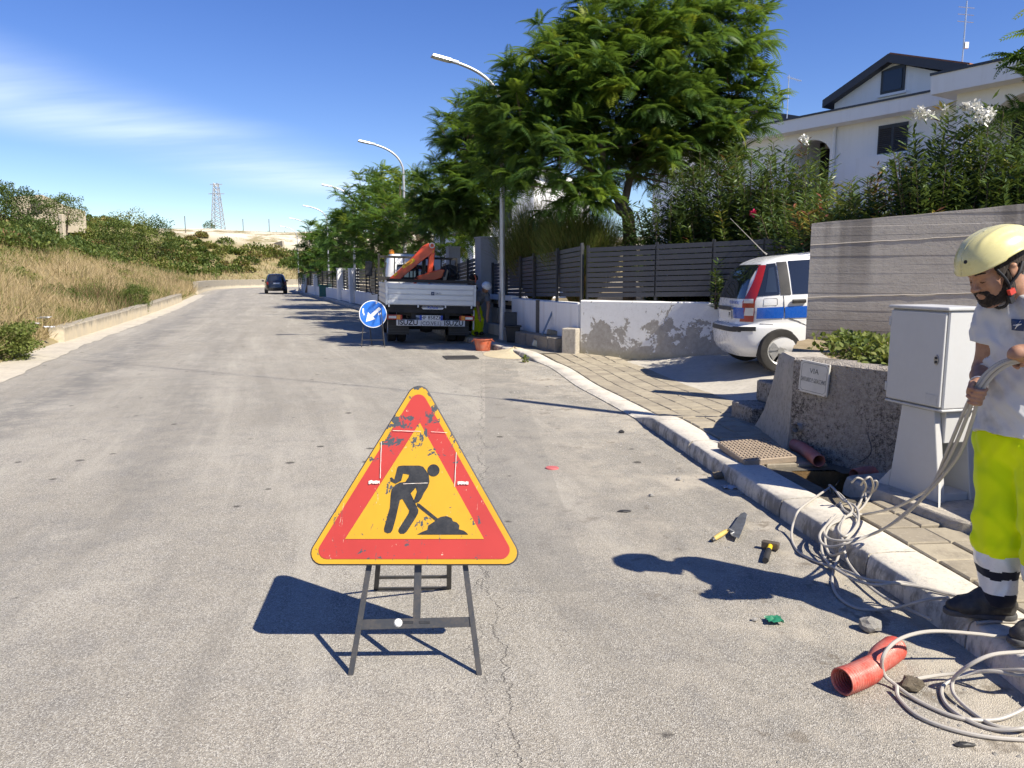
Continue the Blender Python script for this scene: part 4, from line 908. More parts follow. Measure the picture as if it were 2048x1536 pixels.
# ------------------------------------------------------------------ oleanders
def oleander(label, base, h, spread, nst, seed, tm=(.1, .6), yellow=.06, flowers=(), fcol='white', nl=78, leaf=.16, bare=.1):
    rng = np.random.default_rng(seed); root = thing('oleander', label, 'shrub', base, 0, 'oleander shrubs'); parts = []; ms = MB(); ends = []
    for i in range(nst):
        az = rng.uniform(0, 6.28); rr = spread * math.sqrt(rng.uniform(0, 1)); hh = h * rng.uniform(.55, 1.0) * (1 - .25 * (rr / spread) ** 2); top = np.array([math.cos(az) * rr, math.sin(az) * rr * .8, hh]); b0 = np.array([math.cos(az), math.sin(az), 0]) * rr * .25
        ctrl = b0 * .6 + np.array([top[0] * .35, top[1] * .35, hh * .6]); ts = np.sort(rng.uniform(bare, 1, nl)); P = ((1 - ts) ** 2)[:, None] * b0 + (2 * ts * (1 - ts))[:, None] * ctrl + (ts ** 2)[:, None] * top
        tg = (2 * (1 - ts))[:, None] * (ctrl - b0) + (2 * ts)[:, None] * (top - ctrl); tg /= np.linalg.norm(tg, axis=1, keepdims=True)
        a2 = np.arange(nl) * 2.1 + rng.uniform(0, 6); side = np.stack([np.cos(a2), np.sin(a2), np.zeros(nl)], 1); d = side * .95 + tg * (.2 + .5 * ts[:, None]) + np.array([0, 0, -.12]) ; tt = rng.uniform(*tm)
        if rng.uniform() < yellow: tt = rng.uniform(.78, .95)
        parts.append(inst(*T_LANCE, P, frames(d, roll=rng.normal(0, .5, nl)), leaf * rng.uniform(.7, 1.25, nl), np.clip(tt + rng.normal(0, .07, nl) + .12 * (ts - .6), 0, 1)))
        if i % 4 == 0: ms.tube([V(b0), V(b0 * .25 + ctrl * .5 + top * .25), V(top)], [.016, .011, .004], 4, caps=False)
        ends.append(top)
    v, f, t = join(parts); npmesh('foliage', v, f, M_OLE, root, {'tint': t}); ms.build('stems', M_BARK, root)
    mf = mat('white_petal', (.80, .79, .74), .6, 0, .1) if fcol == 'white' else mat('pink_petal', (.62, .05, .16), .6, 0, .1)
    for (p, r) in flowers:
        n = 70; q = rdir(n, rng, .3) * r * rng.uniform(.4, 1, (n, 1)) + (np.array(p) - np.array(base)); dd = rdir(n, rng, .6)
        v, f, t = inst(*T_OVAL, q, frames(dd), np.full(n, .055), np.zeros(n)); npmesh('flower_cluster', v, f, mf, root)['kind'] = 'stuff'
    return root
def fl(u, v, y, r): p = D(u, v, y); return ((p.x, p.y, p.z), r)
def OB(u, y): p = D(u, 500, y); return (p.x, y, .35)
oleander('dark oleander nearest the jacaranda trunk behind the fence', OB(1345, 15.4), 3.3, 1.12, 170, 31, (.05, .5))
oleander('tall oleander in the middle of the hedge behind the fence', OB(1425, 15.0), 3.75, 1.12, 186, 32, (.05, .55))
oleander('oleander with a single pink flower behind the fence', OB(1500, 14.5), 3.9, 1.06, 186, 33, (.1, .6), flowers=[fl(1506, 428, 13.6, .05)], fcol='pink')
oleander('oleander with one white bloom left of the house porch', OB(1580, 14.2), 3.75, 1.06, 186, 34, (.15, .65), .08, [fl(1609, 281, 13.8, .09)])
oleander('low oleander filling behind the end of the slat fence', OB(1620, 12.9), 2.9, 0.90, 139, 35, (.1, .55), .05)
oleander('yellowing oleander in front of the house window', OB(1690, 11.5), 2.75, 0.90, 170, 36, (.3, .75), .2)
oleander('oleander with red and yellow tips below the balcony', OB(1765, 11.0), 2.8, 0.84, 170, 37, (.25, .75), .28)
oleander('tallest oleander bearing white blooms left of the porch arch', OB(1868, 10.4), 3.55, 0.84, 186, 38, (.15, .6), .05, [fl(1838, 228, 10.2, .09), fl(1858, 232, 10.3, .06), fl(1888, 224, 10.3, .06)])
oleander('oleander with large white flower heads at the right edge', OB(1965, 10.2), 3.5, 0.84, 186, 39, (.1, .5), .03, [fl(1950, 220, 10, .1), fl(1965, 238, 9.9, .11), fl(1978, 233, 10, .09), fl(1930, 215, 10.1, .05)])
oleander('darker-leaved oleander cut by the right edge above the concrete wall', OB(2060, 9.8), 2.9, 0.90, 170, 40, (.0, .4), .02)
p = D(1432, 600, 13.2); r_ = oleander('young oleander shoot growing up in front of the slat fence', (p.x, p.y, 1.0), 1.0, .07, 5, 41, (.3, .65), 0, nl=40, leaf=.13, bare=.05)
# broom bushes
def broom(label, base, h, rad, n, seed, tm):
    rng = np.random.default_rng(seed); root = thing('broom_bush', label, 'bush', base, 0, 'broom bushes behind the fence'); az = rng.uniform(0, 6.28, n); sp = np.sqrt(rng.uniform(0, 1, n)); d = np.stack([np.cos(az) * sp * rad, np.sin(az) * sp * rad, h * (1 - .3 * sp ** 2) * rng.uniform(.8, 1.05, n)], 1); L_ = np.linalg.norm(d, axis=1)
    T = (np.array([(-.0022, .1, 0), (.0022, .1, 0), (.0018, .6, .02), (-.0018, .6, .02), (.0005, 1, .0), (-.0005, 1, 0)]), np.array([(0, 1, 2, 3), (3, 2, 4, 5)])); v, f, t = inst(T[0], T[1], np.zeros((n, 3)), frames(d + rng.normal(0, .06, (n, 3)), roll=rng.uniform(0, 3, n)), L_, np.clip(rng.uniform(*tm, n) + .25 * (sp > .8), 0, 1))
    npmesh('twigs', v, f, M_BUSH, root, {'tint': t})
    k = n * 9; T = (T[0] * np.array([4, 1, 1]), T[1]); i = rng.integers(0, n, k); tt = rng.uniform(.45, 1, k)[:, None]; P = d[i] * tt + rng.normal(0, .05, (k, 3)); v, f, t = inst(T[0], T[1], P, frames(d[i] + rng.normal(0, .5, (k, 3)), roll=rng.uniform(0, 3, k)), rng.uniform(.25, .5, k), np.clip(rng.uniform(*tm, k) + .2 * (tt[:, 0] < .6), 0, 1)); npmesh('side_shoots', v, f, M_BUSH, root, {'tint': t}); return root
p = D(1068, 480, 18.6); broom('spiky green broom bush left of the pair behind the fence', (p.x + .15, 18.6, .6), 2.6, 1.15, 1700, 51, (.4, .88)); p = D(1160, 480, 16.0); broom('spiky dark broom bush right of the pair behind the fence', (p.x + .1, 16.6, .6), 2.35, .95, 1400, 52, (.35, .88))
p = D(1250, 470, 18.5); 
# leafy bushes of oval leaves
def bush(label, base, r, n, seed, tm, leaf=.12, name='leafy_bush', group=None, cat='bush', trunk=0., tpl=T_OVAL):
    rng = np.random.default_rng(seed); root = thing(name, label, cat, base, 0, group); d = rdir(n, rng, .2); k = rng.uniform(.25, 1, n) ** (1 / 2.5); lump = 1 + .25 * np.sin(d[:, 0] * 6 + seed) * np.cos(d[:, 1] * 5) + .15 * np.sin(d[:, 2] * 9 + seed); P = d * (k * lump)[:, None] * np.array(r); P[:, 2] = P[:, 2] + trunk + r[2] * .8; P[:, 2] = np.maximum(P[:, 2], .02)
    cl = rng.uniform(0, 1, 40); idx = (np.floor((d[:, 0] + 1) * 3) * 7 + np.floor((d[:, 2] + 1) * 3)).astype(int) % 40
    v, f, t = inst(tpl[0], tpl[1], P, frames(rdir(n, rng, .3) + d * .5, roll=rng.normal(0, .6, n)), leaf * rng.uniform(.6, 1.3, n), np.clip(tm[0] + (tm[1] - tm[0]) * (cl[idx] * .7 + rng.uniform(0, .3, n)), 0, 1)); npmesh('foliage', v, f, M_BUSH, root, {'tint': t})
    m = MB()
    for i in range(5): a = i * 1.3; m.tube([V((0, 0, -.05)), V((math.cos(a) * r[0] * .25, math.sin(a) * r[1] * .25, trunk + r[2] * .6)), V((math.cos(a) * r[0] * .6, math.sin(a) * r[1] * .6, trunk + r[2] * 1.1))], [(.03 + min(trunk, 2) * .03) * min(1, (.3 if r[2] < .5 and trunk > 1 else 1)), (.02 + min(trunk, 2) * .02) * min(1, r[0]), .006], 5)
    m.build('stems', M_BARK, root); return root
# weeds on the planting bed
for i, (u, v, y, r, lab) in enumerate(((1700, 705, 7.0, .3, 'sprawling green weed on the planting bed'), (1752, 690, 6.5, .28, 'taller leafy weed beside the white cabinet'), (1718, 690, 7.4, .2, 'pale weed against the concrete wall foot'), (1780, 720, 5.9, .16, 'small weed tucked behind the cabinet edge'))):
    p = D(u, v, y); bush(lab, (p.x, p.y, bedz(p) - .03), (r, r, r * .5), 420, 60 + i, (.35, .85), .06, 'weed_clump', 'weeds on the planting bed', 'weed')
p = G(1050, 724, .01); bush('tiny green weed on the sand beside the road', (p.x, p.y, .0), (.055, .055, .07), 60, 66, (.5, .8), .045, 'weed_clump', None, 'weed')

# ------------------------------------------------------------------ left bank: grass, scrub, bushes and trees
def on_bank(u, y):         # point on the bank in the direction of column u at distance y
    x = (u - 1024) / FPX * y; best = None
    for a in np.linspace(0, LP.len - 1, 700):
        px, py = LP.at(a); 
        if best is None or (px - x) ** 2 + (py - y) ** 2 < best[0]: best = ((px - x) ** 2 + (py - y) ** 2, a)
    w = math.sqrt(best[0]); return V((x, y, bank(best[1], w).z)), w
def scatter_bank(n, s0, s1, wf, seed, dens=1.):
    rng = np.random.default_rng(seed); s = s0 + (s1 - s0) * rng.uniform(0, 1, n) ** dens; w = wf(rng, n); P = np.array([tuple(bank(a, b)) for a, b in zip(s, w)]); return P, s, w, rng
def grass(name, label, n, s0, s1, wf, seed, hr, wr, tintf, dens, lean=.5):
    P, s, w, rng = scatter_bank(n, s0, s1, wf, seed, dens); dist = np.hypot(P[:, 0], P[:, 1]); T = (np.array([(-.5, 0, 0), (.5, 0, 0), (.4, .55, .10), (-.4, .55, .10), (.04, 1, .32), (-.04, 1, .32)]), np.array([(0, 1, 2, 3), (3, 2, 4, 5)]))
    h = rng.uniform(*hr, n) * (.75 + .5 * np.sin(P[:, 0] * .9) * np.cos(P[:, 1] * .7)).clip(.5, 1.3); d = np.stack([rng.normal(0, lean, n), rng.normal(0, lean, n), np.ones(n)], 1); Rm = frames(d, roll=rng.uniform(0, 6.28, n)); wd = (wr * (1 + dist / 22)) / h
    tv = np.repeat(T[0][None], n, 0).copy(); tv[:, :, 0] *= wd[:, None]; vv = np.einsum('nij,nkj->nki', Rm, tv) * h[:, None, None] + P[:, None, :]; ff = T[1][None] + (np.arange(n) * 6)[:, None, None]
    t = tintf(P, w, rng, n); o = npmesh(name, vv.reshape(-1, 3), ff.reshape(-1, 4), M_GRASS, None, {'tint': np.repeat(t, 6)}); tag(o, label, 'grass', None, 'stuff'); return o
def gt(P, w, rng, n):
    f = np.array([mnoise.noise(V((a * .22, b * .16, 3))) + .6 * mnoise.noise(V((a * .8, b * .6, 7))) for a, b in P[:, :2]]); t = .18 + rng.uniform(-.15, .3, n); t = np.where(f > .27, .46 + rng.uniform(0, .36, n), t); t = np.where(f < -.45, .93 + rng.uniform(-.1, .07, n), t); t = np.where((w > 5.5) & (rng.uniform(0, 1, n) < .4), .5 + rng.uniform(-.1, .3, n), t); return np.clip(t, 0, 1)
s_a, s_b = LP.s_of_y(9), LP.s_of_y(88)
grass('dry_grass', 'tall straw-coloured dry grass covering the bank', 80000, s_a, s_b, lambda r, n: .3 + 11 * r.uniform(0, 1, n) ** 1.25, 71, (.35, .95), .006, gt, 1.9, .55)
grass('bank_weeds', 'low green weeds along the foot of the bank', 9000, LP.s_of_y(11), LP.s_of_y(60), lambda r, n: .25 + 1.6 * r.uniform(0, 1, n), 72, (.15, .4), .010, lambda P, w, r, n: np.clip(np.where(np.sin(P[:, 1] * .9) > .1, .78, .4) + r.uniform(-.2, .12, n), 0, 1), 1.7, .7)
grass('far_dry_grass', 'dry grass of the far slope beyond the bend', 14000, LP.s_of_y(84), LP.len - 60, lambda r, n: .4 + 14 * r.uniform(0, 1, n), 73, (.5, 1.1), .012, gt, 1., .5)
grass('upper_dry_grass', 'thin dry grass on the upper slope below the ruined house', 16000, LP.s_of_y(22), LP.s_of_y(75), lambda r, n: 10 + 16 * r.uniform(0, 1, n), 74, (.4, .8), .010, gt, 1., .5)
def thicket(name, label, n, s0, s1, wf, seed, rr, tm, per, leaf, dens=1.):
    P, s, w, rng = scatter_bank(n, s0, s1, wf, seed, dens); parts = []
    for i in range(n):
        r = rng.uniform(*rr) * (1 + .3 * np.sin(s[i] * .4)); k = per; d = rdir(k, rng, .35); q = d * (rng.uniform(.35, 1, k) ** .5)[:, None] * np.array([r * 1.25, r * 1.25, r * .8]); q[:, 2] = np.abs(q[:, 2]) ; tt = rng.uniform(*tm); tt = rng.uniform(.82, 1.) if rng.uniform() < .07 else tt
        lf = leaf * (1 + math.hypot(P[i, 0], P[i, 1]) / 90); parts.append(inst(*T_OVAL, q + P[i], frames(rdir(k, rng, .4) + d * .6), lf * rng.uniform(.6, 1.4, k), np.clip(tt + rng.normal(0, .09, k), 0, 1)))
    v, f, t = join(parts); o = npmesh(name, v, f, M_BUSH, None, {'tint': t}); tag(o, label, 'scrub', None, 'stuff'); return o
thicket('bramble_thicket', 'dense green bramble thicket across the middle of the hillside', 220, LP.s_of_y(46), LP.s_of_y(89), lambda r, n: 7.5 + 6 * r.uniform(0, 1, n), 81, (.7, 1.5), (.2, .65), 420, .12)
thicket('upper_scrub', 'mixed olive and brown scrub along the top of the hill', 170, LP.s_of_y(57), LP.s_of_y(89) + 18, lambda r, n: 13 + 14 * r.uniform(0, 1, n), 82, (.6, 1.3), (.4, .95), 380, .13)
thicket('far_thicket', 'olive and rusty bushes on the slope beyond the bend', 200, LP.s_of_y(88), LP.s_of_y(88) + 42, lambda r, n: 6 + 12 * r.uniform(0, 1, n), 84, (.8, 1.7), (.2, .95), 260, .15)
thicket('grass_tussocks', 'green and rusty tussocks scattered through the dry grass', 110, LP.s_of_y(12), LP.s_of_y(80), lambda r, n: 1 + 8 * r.uniform(0, 1, n), 83, (.25, .6), (.45, 1.), 220, .05, 1.4)
p, w = on_bank(10, 14.3); bush('bright green leafy bush at the left edge of the road', (p.x - .25, p.y, .0), (.72, .8, .42), 7000, 91, (.55, .85), .055)
p, w = on_bank(275, 31); bush('green broom-like bush standing in the dry grass', tuple(p), (.6, .6, .6), 4200, 92, (.35, .75), .10, tpl=T_LANCE)
def hill_tree(u, v, y, r, seed, label, tm, leaf, trunk, n=4200, name='hill_tree'):
    q = D(u, v, y); pb, w = on_bank(u, y)
    if 'bush' in label:
        hz = max(r[2], (q.z + r[2] * .8 - pb.z + .3) / 1.85); return bush(label, (q.x, q.y, pb.z - .3), (r[0] * 1.15, r[1], hz), n, seed, tm, leaf * .6, 'hill_bush', 'bushes on the hill', 'bush', 0.)
    return bush(label, (q.x, q.y, min(pb.z, q.z - r[2] * .8 - trunk)), r, n, seed, tm, leaf * .55, name, 'trees on the hill', 'tree', max(.2, q.z - r[2] * .8 - pb.z))
hill_tree(45, 412, 78, (2.3, 2, 1.6), 101, 'dark green tree in front of the ruined house on the hill', (0, .22), .3, .4)
hill_tree(127, 422, 80, (2.0, 1.8, 1.7), 102, 'olive tree to the right of the ruined house', (.35, .62), .26, .8)
hill_tree(2, 405, 74, (1.2, 1.2, 2.6), 103, 'tall thin tree cut off by the left edge on the hill', (.2, .5), .28, .5)
hill_tree(62, 452, 66, (2.1, 1.8, 1.2), 104, 'broad green bush below the ruined house', (.12, .45), .28, .1)
hill_tree(418, 453, 150, (1.2, 1.2, 1.), 106, 'lone dark tree beside the pylon', (.0, .3), .4, .3, 500)
hill_tree(262, 440, 95, (2.6, 2, 1.3), 107, 'yellow-green rounded bush on the skyline', (.55, .85), .32, .1)
hill_tree(310, 445, 100, (2.2, 2, 1.1), 108, 'dark rounded bush on the skyline left of the pylon', (.1, .35), .32, .1)
hill_tree(225, 442, 90, (1.8, 2, 1.1), 109, 'grey-green bush on the skyline nearest the ruined house', (.3, .6), .3, .1)
# ruined stone house
p = D(78, 415, 95); ru = thing('ruined_house', 'ruined pale stone house on the hilltop', 'ruin', (p.x, 95, p.z - 3), R(25)); M_RUIN = m_ground('ruin_stone', (.50, .43, .32), (.42, .36, .27), (.33, .28, .2), .9)
MB().ext([(-2.6, -2, 0), (2.4, -2, 0), (2.4, -2, 3.6), (.6, -2, 4.35), (-2.6, -2, 4.0)], (0, 4, 0)).build('wall', M_RUIN, ru); MB().bb((-.6, -2.1, 2.2), (.5, -1.98, 3.6)).build('doorway', mat('dark_doorway', (.12, .1, .08), .9), ru); MB().ext([(2.4, -2, 0), (5, -2, 0), (5, -2, 2.6), (2.4, -2, 3.4)], (0, .5, 0)).build('broken_wall', M_RUIN, ru)
p, w = on_bank(123, 70); q = D(123, 435, 70); o = MB().bb((-.2, -.2, -1.5), (.2, .2, .9)).build('gate_stub', M_RUIN, loc=(q.x, 70, q.z - .6), bevel=.05); tag(o, 'stub of a pale stone gate pillar on the hillside', 'pillar')
# lattice pylon, posts and ridge fence
q0, q1 = D(437, 466, 180), D(434, 366, 180); py = thing('power_pylon', 'steel lattice pylon on the ridge', 'pylon', (q0.x, 180, q0.z - 2)); H_ = q1.z - q0.z + 2; M_PYL = mat('pylon_steel', (.36, .37, .38), .5, .4)
def hw(t): return lerp(1.45, .42, t)
legs_ = [(-1, -1), (1, -1), (1, 1), (-1, 1)]
for a, b in legs_: MB().cyl((a * hw(0), b * hw(0), 0), (a * hw(1), b * hw(1), H_), .09, 5).build('leg', M_PYL, py)
m = MB(); NB = 13
for i in range(NB):
    t0, t1 = i / NB, (i + 1) / NB
    for k in range(4):
        a, b = legs_[k], legs_[(k + 1) % 4]; m.cyl((a[0] * hw(t0), a[1] * hw(t0), t0 * H_), (b[0] * hw(t1), b[1] * hw(t1), t1 * H_), .05, 4); m.cyl((b[0] * hw(t0), b[1] * hw(t0), t0 * H_), (a[0] * hw(t1), a[1] * hw(t1), t1 * H_), .05, 4)
m.build('bracing', M_PYL, py)
for z_ in (H_ - .3, H_ - 2.4): MB().box((0, 0, z_), (3.6 if z_ < H_ - 1 else 2.8, .14, .14)).build('cross_arm', M_PYL, py)
M_WOOD = mat('weathered_post', (.12, .1, .085), .9)
for u, v0, v1, y, lab in ((371, 432, 462, 130, 'thin utility post on the skyline left of the pylon'), (487, 438, 468, 150, 'short post on the ridge right of the pylon'), (539, 438, 468, 150, 'taller dark post on the ridge above the pale rocks')):
    a, b = D(u, v0, y), D(u, v1, y); o = MB().cyl((0, 0, -2), (0, 0, a.z - b.z), .14, 6).build('utility_post', M_WOOD, loc=(b.x, y, b.z)); o.scale = (.5, .5, 1); tag(o, lab, 'post', 'posts on the ridge')
rfn = thing('ridge_fence', 'wire fence with pale posts along the bare ridge', 'fence', (D(450, 466, 150).x, 150, D(450, 466, 150).z))
for i in range(30):
    u = 452 + i * 5.6 + random.uniform(-1, 1); p = D(u, 469 + i * .12, 150 + i * .5); MB().cyl((0, 0, -1.5), (0, 0, random.uniform(.5, 1.0)), .06, 4).build('post', M_PALE if i % 3 else M_WOOD, rfn, loc=p - V(rfn.location))
q = D(545, 490, 128); o = MB().box((0, 0, 0), (5.0, .4, 1.0), rot=Matrix.Rotation(R(-10), 3, 'Y')).build('terrace_wall', M_LW, loc=(q.x, 128, q.z - .3)); o.rotation_euler = (0, 0, R(-30)); tag(o, 'short sloping terrace wall on the pale rocky slope', 'wall')
# ------------------------------------------------------------------ vehicles
M_TYRE = mat('tyre_rubber', (.028, .027, .026), .85, 0, .5, 8, .3, 90, .3, (.07, .065, .06)); M_RIM = mat('rim_silver', (.52, .52, .52), .35, .7, .5, 9); M_BLK = mat('black_plastic', (.022, .022, .023), .5, 0, .4, 8, dirtcol=(.06, .055, .05)); M_CHAS = mat('chassis_black', (.014, .014, .014), .7, 0, .5, 5, dirtcol=(.05, .045, .04))
def glass(name, c, rough=.06):
    s = NT(name); return s.set(c, rough, 0, .8, Coat_Weight=.6, Coat_Roughness=.02)
M_CGL = glass('tinted_glass', (.018, .022, .028)); M_RED = mat('red_lens', (.36, .018, .014), .18, 0, .2, 12, coat=.6); M_CLR = mat('clear_lens', (.68, .66, .62), .2, 0, .2, 12, coat=.5); M_ORL = mat('amber_lens', (.8, .28, .03), .25, 0, .1)
M_PLATE = mat('plate_white', (.74, .74, .72), .4, 0, .2, 10); M_PBLUE = mat('plate_blue', (.02, .07, .42), .4, 0, .1); M_PINK = mat('plate_ink', (.02, .02, .022), .5, 0, .1)
M_CARW = mat('car_white_paint', (.78, .78, .77), .28, 0, .12, 2, coat=.6, dirtcol=(.5, .47, .42)); M_CARB = mat('car_blue_stripe', (.012, .10, .46), .3, 0, .1, coat=.5); M_CARK = mat('car_black_paint', (.012, .012, .014), .2, 0, .3, 2, coat=.7, dirtcol=(.05, .05, .05))
def wheel(parent, c, r, w, rim=.64, spokes=7, out=1, n=28):
    """axle along local x; out=+1 faces +x"""
    Rm = Matrix.Translation(c) @ Matrix.Rotation(R(90) * out, 4, 'Y'); h = w / 2
    t = MB(Rm).lathe([(r * rim, -h), (r * .93, -h), (r, -h * .75), (r, h * .75), (r * .95, h * .95), (r * .82, h), (r * rim, h * .92), (r * rim * .97, h * .5)], n, cap=False).build('wheel', M_TYRE, parent, smooth=True)
    m = MB(Rm); m.lathe([(r * rim * .98, h * .1), (r * rim * .98, h * .82), (r * rim * .9, h * .72), (r * rim * .86, h * .55)], n, cap=False); m.lathe([(r * .02, h * .72), (r * .14, h * .72), (r * .17, h * .6), (r * .17, h * .3)], 14)
    for k in range(spokes):
        a = 2 * math.pi * k / spokes; a2 = math.pi / spokes * .74
        m.ext([(math.cos(a - a2) * r * rim * .86, math.sin(a - a2) * r * rim * .86, h * .52), (math.cos(a + a2) * r * rim * .86, math.sin(a + a2) * r * rim * .86, h * .52), (math.cos(a + a2 * .8) * r * .17, math.sin(a + a2 * .8) * r * .17, h * .62), (math.cos(a - a2 * .8) * r * .17, math.sin(a - a2 * .8) * r * .17, h * .62)], (0, 0, .012))
    m.build('rim', M_RIM, t, smooth=True); MB(Rm).lathe([(r * rim * .95, -h * .3), (r * rim * .95, -h * .2)], n).build('brake_backing', M_CHAS, t); return t
class Slices:
    """car body from horizontal slices; local x = length (rear 0), y = width, z up"""
    def __init__(s, tab, n=5.): s.T = np.array(tab, float); s.n = n      # rows z, xr, xf, half-width
    def row(s, z): return [float(np.interp(z, s.T[:, 0], s.T[:, k])) for k in (1, 2, 3)]
    def y(s, x, z):
        a, b, w = s.row(z); X = (x - (a + b) / 2) / ((b - a) / 2); return w * max(1e-4, 1 - min(1, abs(X)) ** s.n) ** (1 / s.n)
    def xr(s, y, z):
        a, b, w = s.row(z); Y = min(.999, abs(y) / w); return (a + b) / 2 - (b - a) / 2 * (1 - Y ** s.n) ** (1 / s.n)
    def body(s, zs, k=64):
        m = MB(); rows = []
        for z in zs:
            a, b, w = s.row(z); r_ = []
            for i in range(k):
                t = 2 * math.pi * i / k; c, d = math.cos(t), math.sin(t); r_.append(V(((a + b) / 2 + (b - a) / 2 * math.copysign(abs(c) ** (2 / s.n), c), w * math.copysign(abs(d) ** (2 / s.n), d), z)))
            rows.append(r_ + [r_[0]])
        m.grid(rows); m.add(rows[0][:-1], [tuple(range(k))[::-1]]); m.add(rows[-1][:-1], [tuple(range(k))]); return m
    def side(s, q, sg, eps=.006, n=8, thick=None):
        """q: 4 corners (x,z) bl, br, tr, tl on the side surface"""
        rows = []
        for j in range(n + 1):
            v = j / n; A = V(q[0]).lerp(V(q[3]), v); B = V(q[1]).lerp(V(q[2]), v); rows.append([V((p.x, sg * (s.y(p.x, p.y) + eps), p.y)) for p in (A.lerp(B, i / n) for i in range(n + 1))])
        return rows
    def rear(s, q, eps=.006, n=8):
        rows = []
        for j in range(n + 1):
            v = j / n; A = V(q[0]).lerp(V(q[3]), v); B = V(q[1]).lerp(V(q[2]), v); rows.append([V((s.xr(p.x, p.y) - eps, p.x, p.y)) for p in (A.lerp(B, i / n) for i in range(n + 1))])
        return rows
def cut_arches(o, arches):
    """real wheel-arch openings"""
    bm = bmesh.new(); bm.from_mesh(o.data); bmesh.ops.remove_doubles(bm, verts=bm.verts, dist=1e-5); bmesh.ops.recalc_face_normals(bm, faces=bm.faces); bm.to_mesh(o.data); bm.free()
    for (x, z, r, y0, y1) in arches:
        cm = MB().cyl((x, y0, z), (x, y1, z), r, 28).build('cutter', M_CHAS)
        b = o.modifiers.new('b', 'BOOLEAN'); b.object = cm; b.material_mode = 'TRANSFER'; b.operation = 'DIFFERENCE'; b.solver = 'EXACT'
        bpy.context.view_layer.update(); me = bpy.data.meshes.new_from_object(o.evaluated_get(bpy.context.evaluated_depsgraph_get())); o.modifiers.clear(); o.data = me; bpy.data.objects.remove(cm)
    for p in o.data.polygons: p.use_smooth = True
    o.data.set_sharp_from_angle(angle=R(38))
def plate_text(txt, h, parent, M): return text(txt, h, M_PINK, parent, M, extrude=.0008, bold=.001)

# ---- police car: small upright hatchback nose-in beside the concrete wall
pcx = V((3.66, 10.62, 0)); hd = V((1, .02, 0)).normalized(); pang = math.atan2(hd.y, hd.x); pz = DZ(3.6, 10.6) + .012
pol = thing('police_car', 'white and blue police hatchback parked behind the concrete wall', 'car', (0, 0, 0)); XA = .55; YT = .69
pol.matrix_world = Matrix.Translation((pcx.x, pcx.y, pz)) @ Matrix.Rotation(pang, 4, 'Z') @ Matrix.Translation((-XA, YT, 0)) @ Matrix.Rotation(R(-2.2), 4, 'Y') @ Matrix.Scale(1.07, 4)
B = Slices([(.20, .10, 3.40, .70), (.27, .035, 3.50, .77), (.34, .0, 3.53, .79), (.50, -.01, 3.54, .795), (.60, .0, 3.54, .79), (.625, .06, 3.53, .785), (.66, .075, 3.5, .785), (.80, .07, 3.42, .79), (.93, .09, 3.1, .785), (1.0, .115, 2.75, .765), (1.2, .19, 2.5, .70), (1.36, .30, 2.28, .64), (1.44, .42, 2.15, .61), (1.49, .62, 2.05, .57), (1.52, .95, 1.95, .5), (1.535, 1.2, 1.8, .4), (1.54, 1.35, 1.6, .2)], 5.)
bd = B.body([.2, .23, .27, .34, .42, .5, .57, .60, .612, .625, .66, .72, .8, .87, .93, .96, 1.0, 1.1, 1.2, 1.3, 1.38, 1.42, 1.46, 1.49, 1.51, 1.525, 1.535, 1.54]).build('body', M_CARW, pol, smooth=True)
cut_arches(bd, [(XA, .30, .37, .42, 1.), (XA, .30, .37, -1., -.42), (2.92, .30, .36, .42, 1.), (2.92, .30, .36, -1., -.42)])
MB().bb((.3, -.44, .24), (3.3, .44, .32)).build('underbody', M_CHAS, pol)
for y in (-1, 1):
    for x in (XA, 2.92): wheel(pol, (x, y * YT, .285), .285, .18, .66, 7, 1) if False else None
def wheel_y(parent, x, y, z, r, w, out, **k):
    o = wheel(parent, (0, 0, 0), r, w, **k); o.matrix_local = Matrix.Translation((x, y, z)) @ Matrix.Rotation(-R(90) * out, 4, 'Z') if False else Matrix.Translation((x, y, z)) @ Matrix.Rotation(R(90) * out, 4, 'Z'); return o
for y in (-1, 1):
    for x in (XA, 2.92): wheel_y(pol, x, y * YT, .285, .285, .19, y, rim=.64, spokes=6)
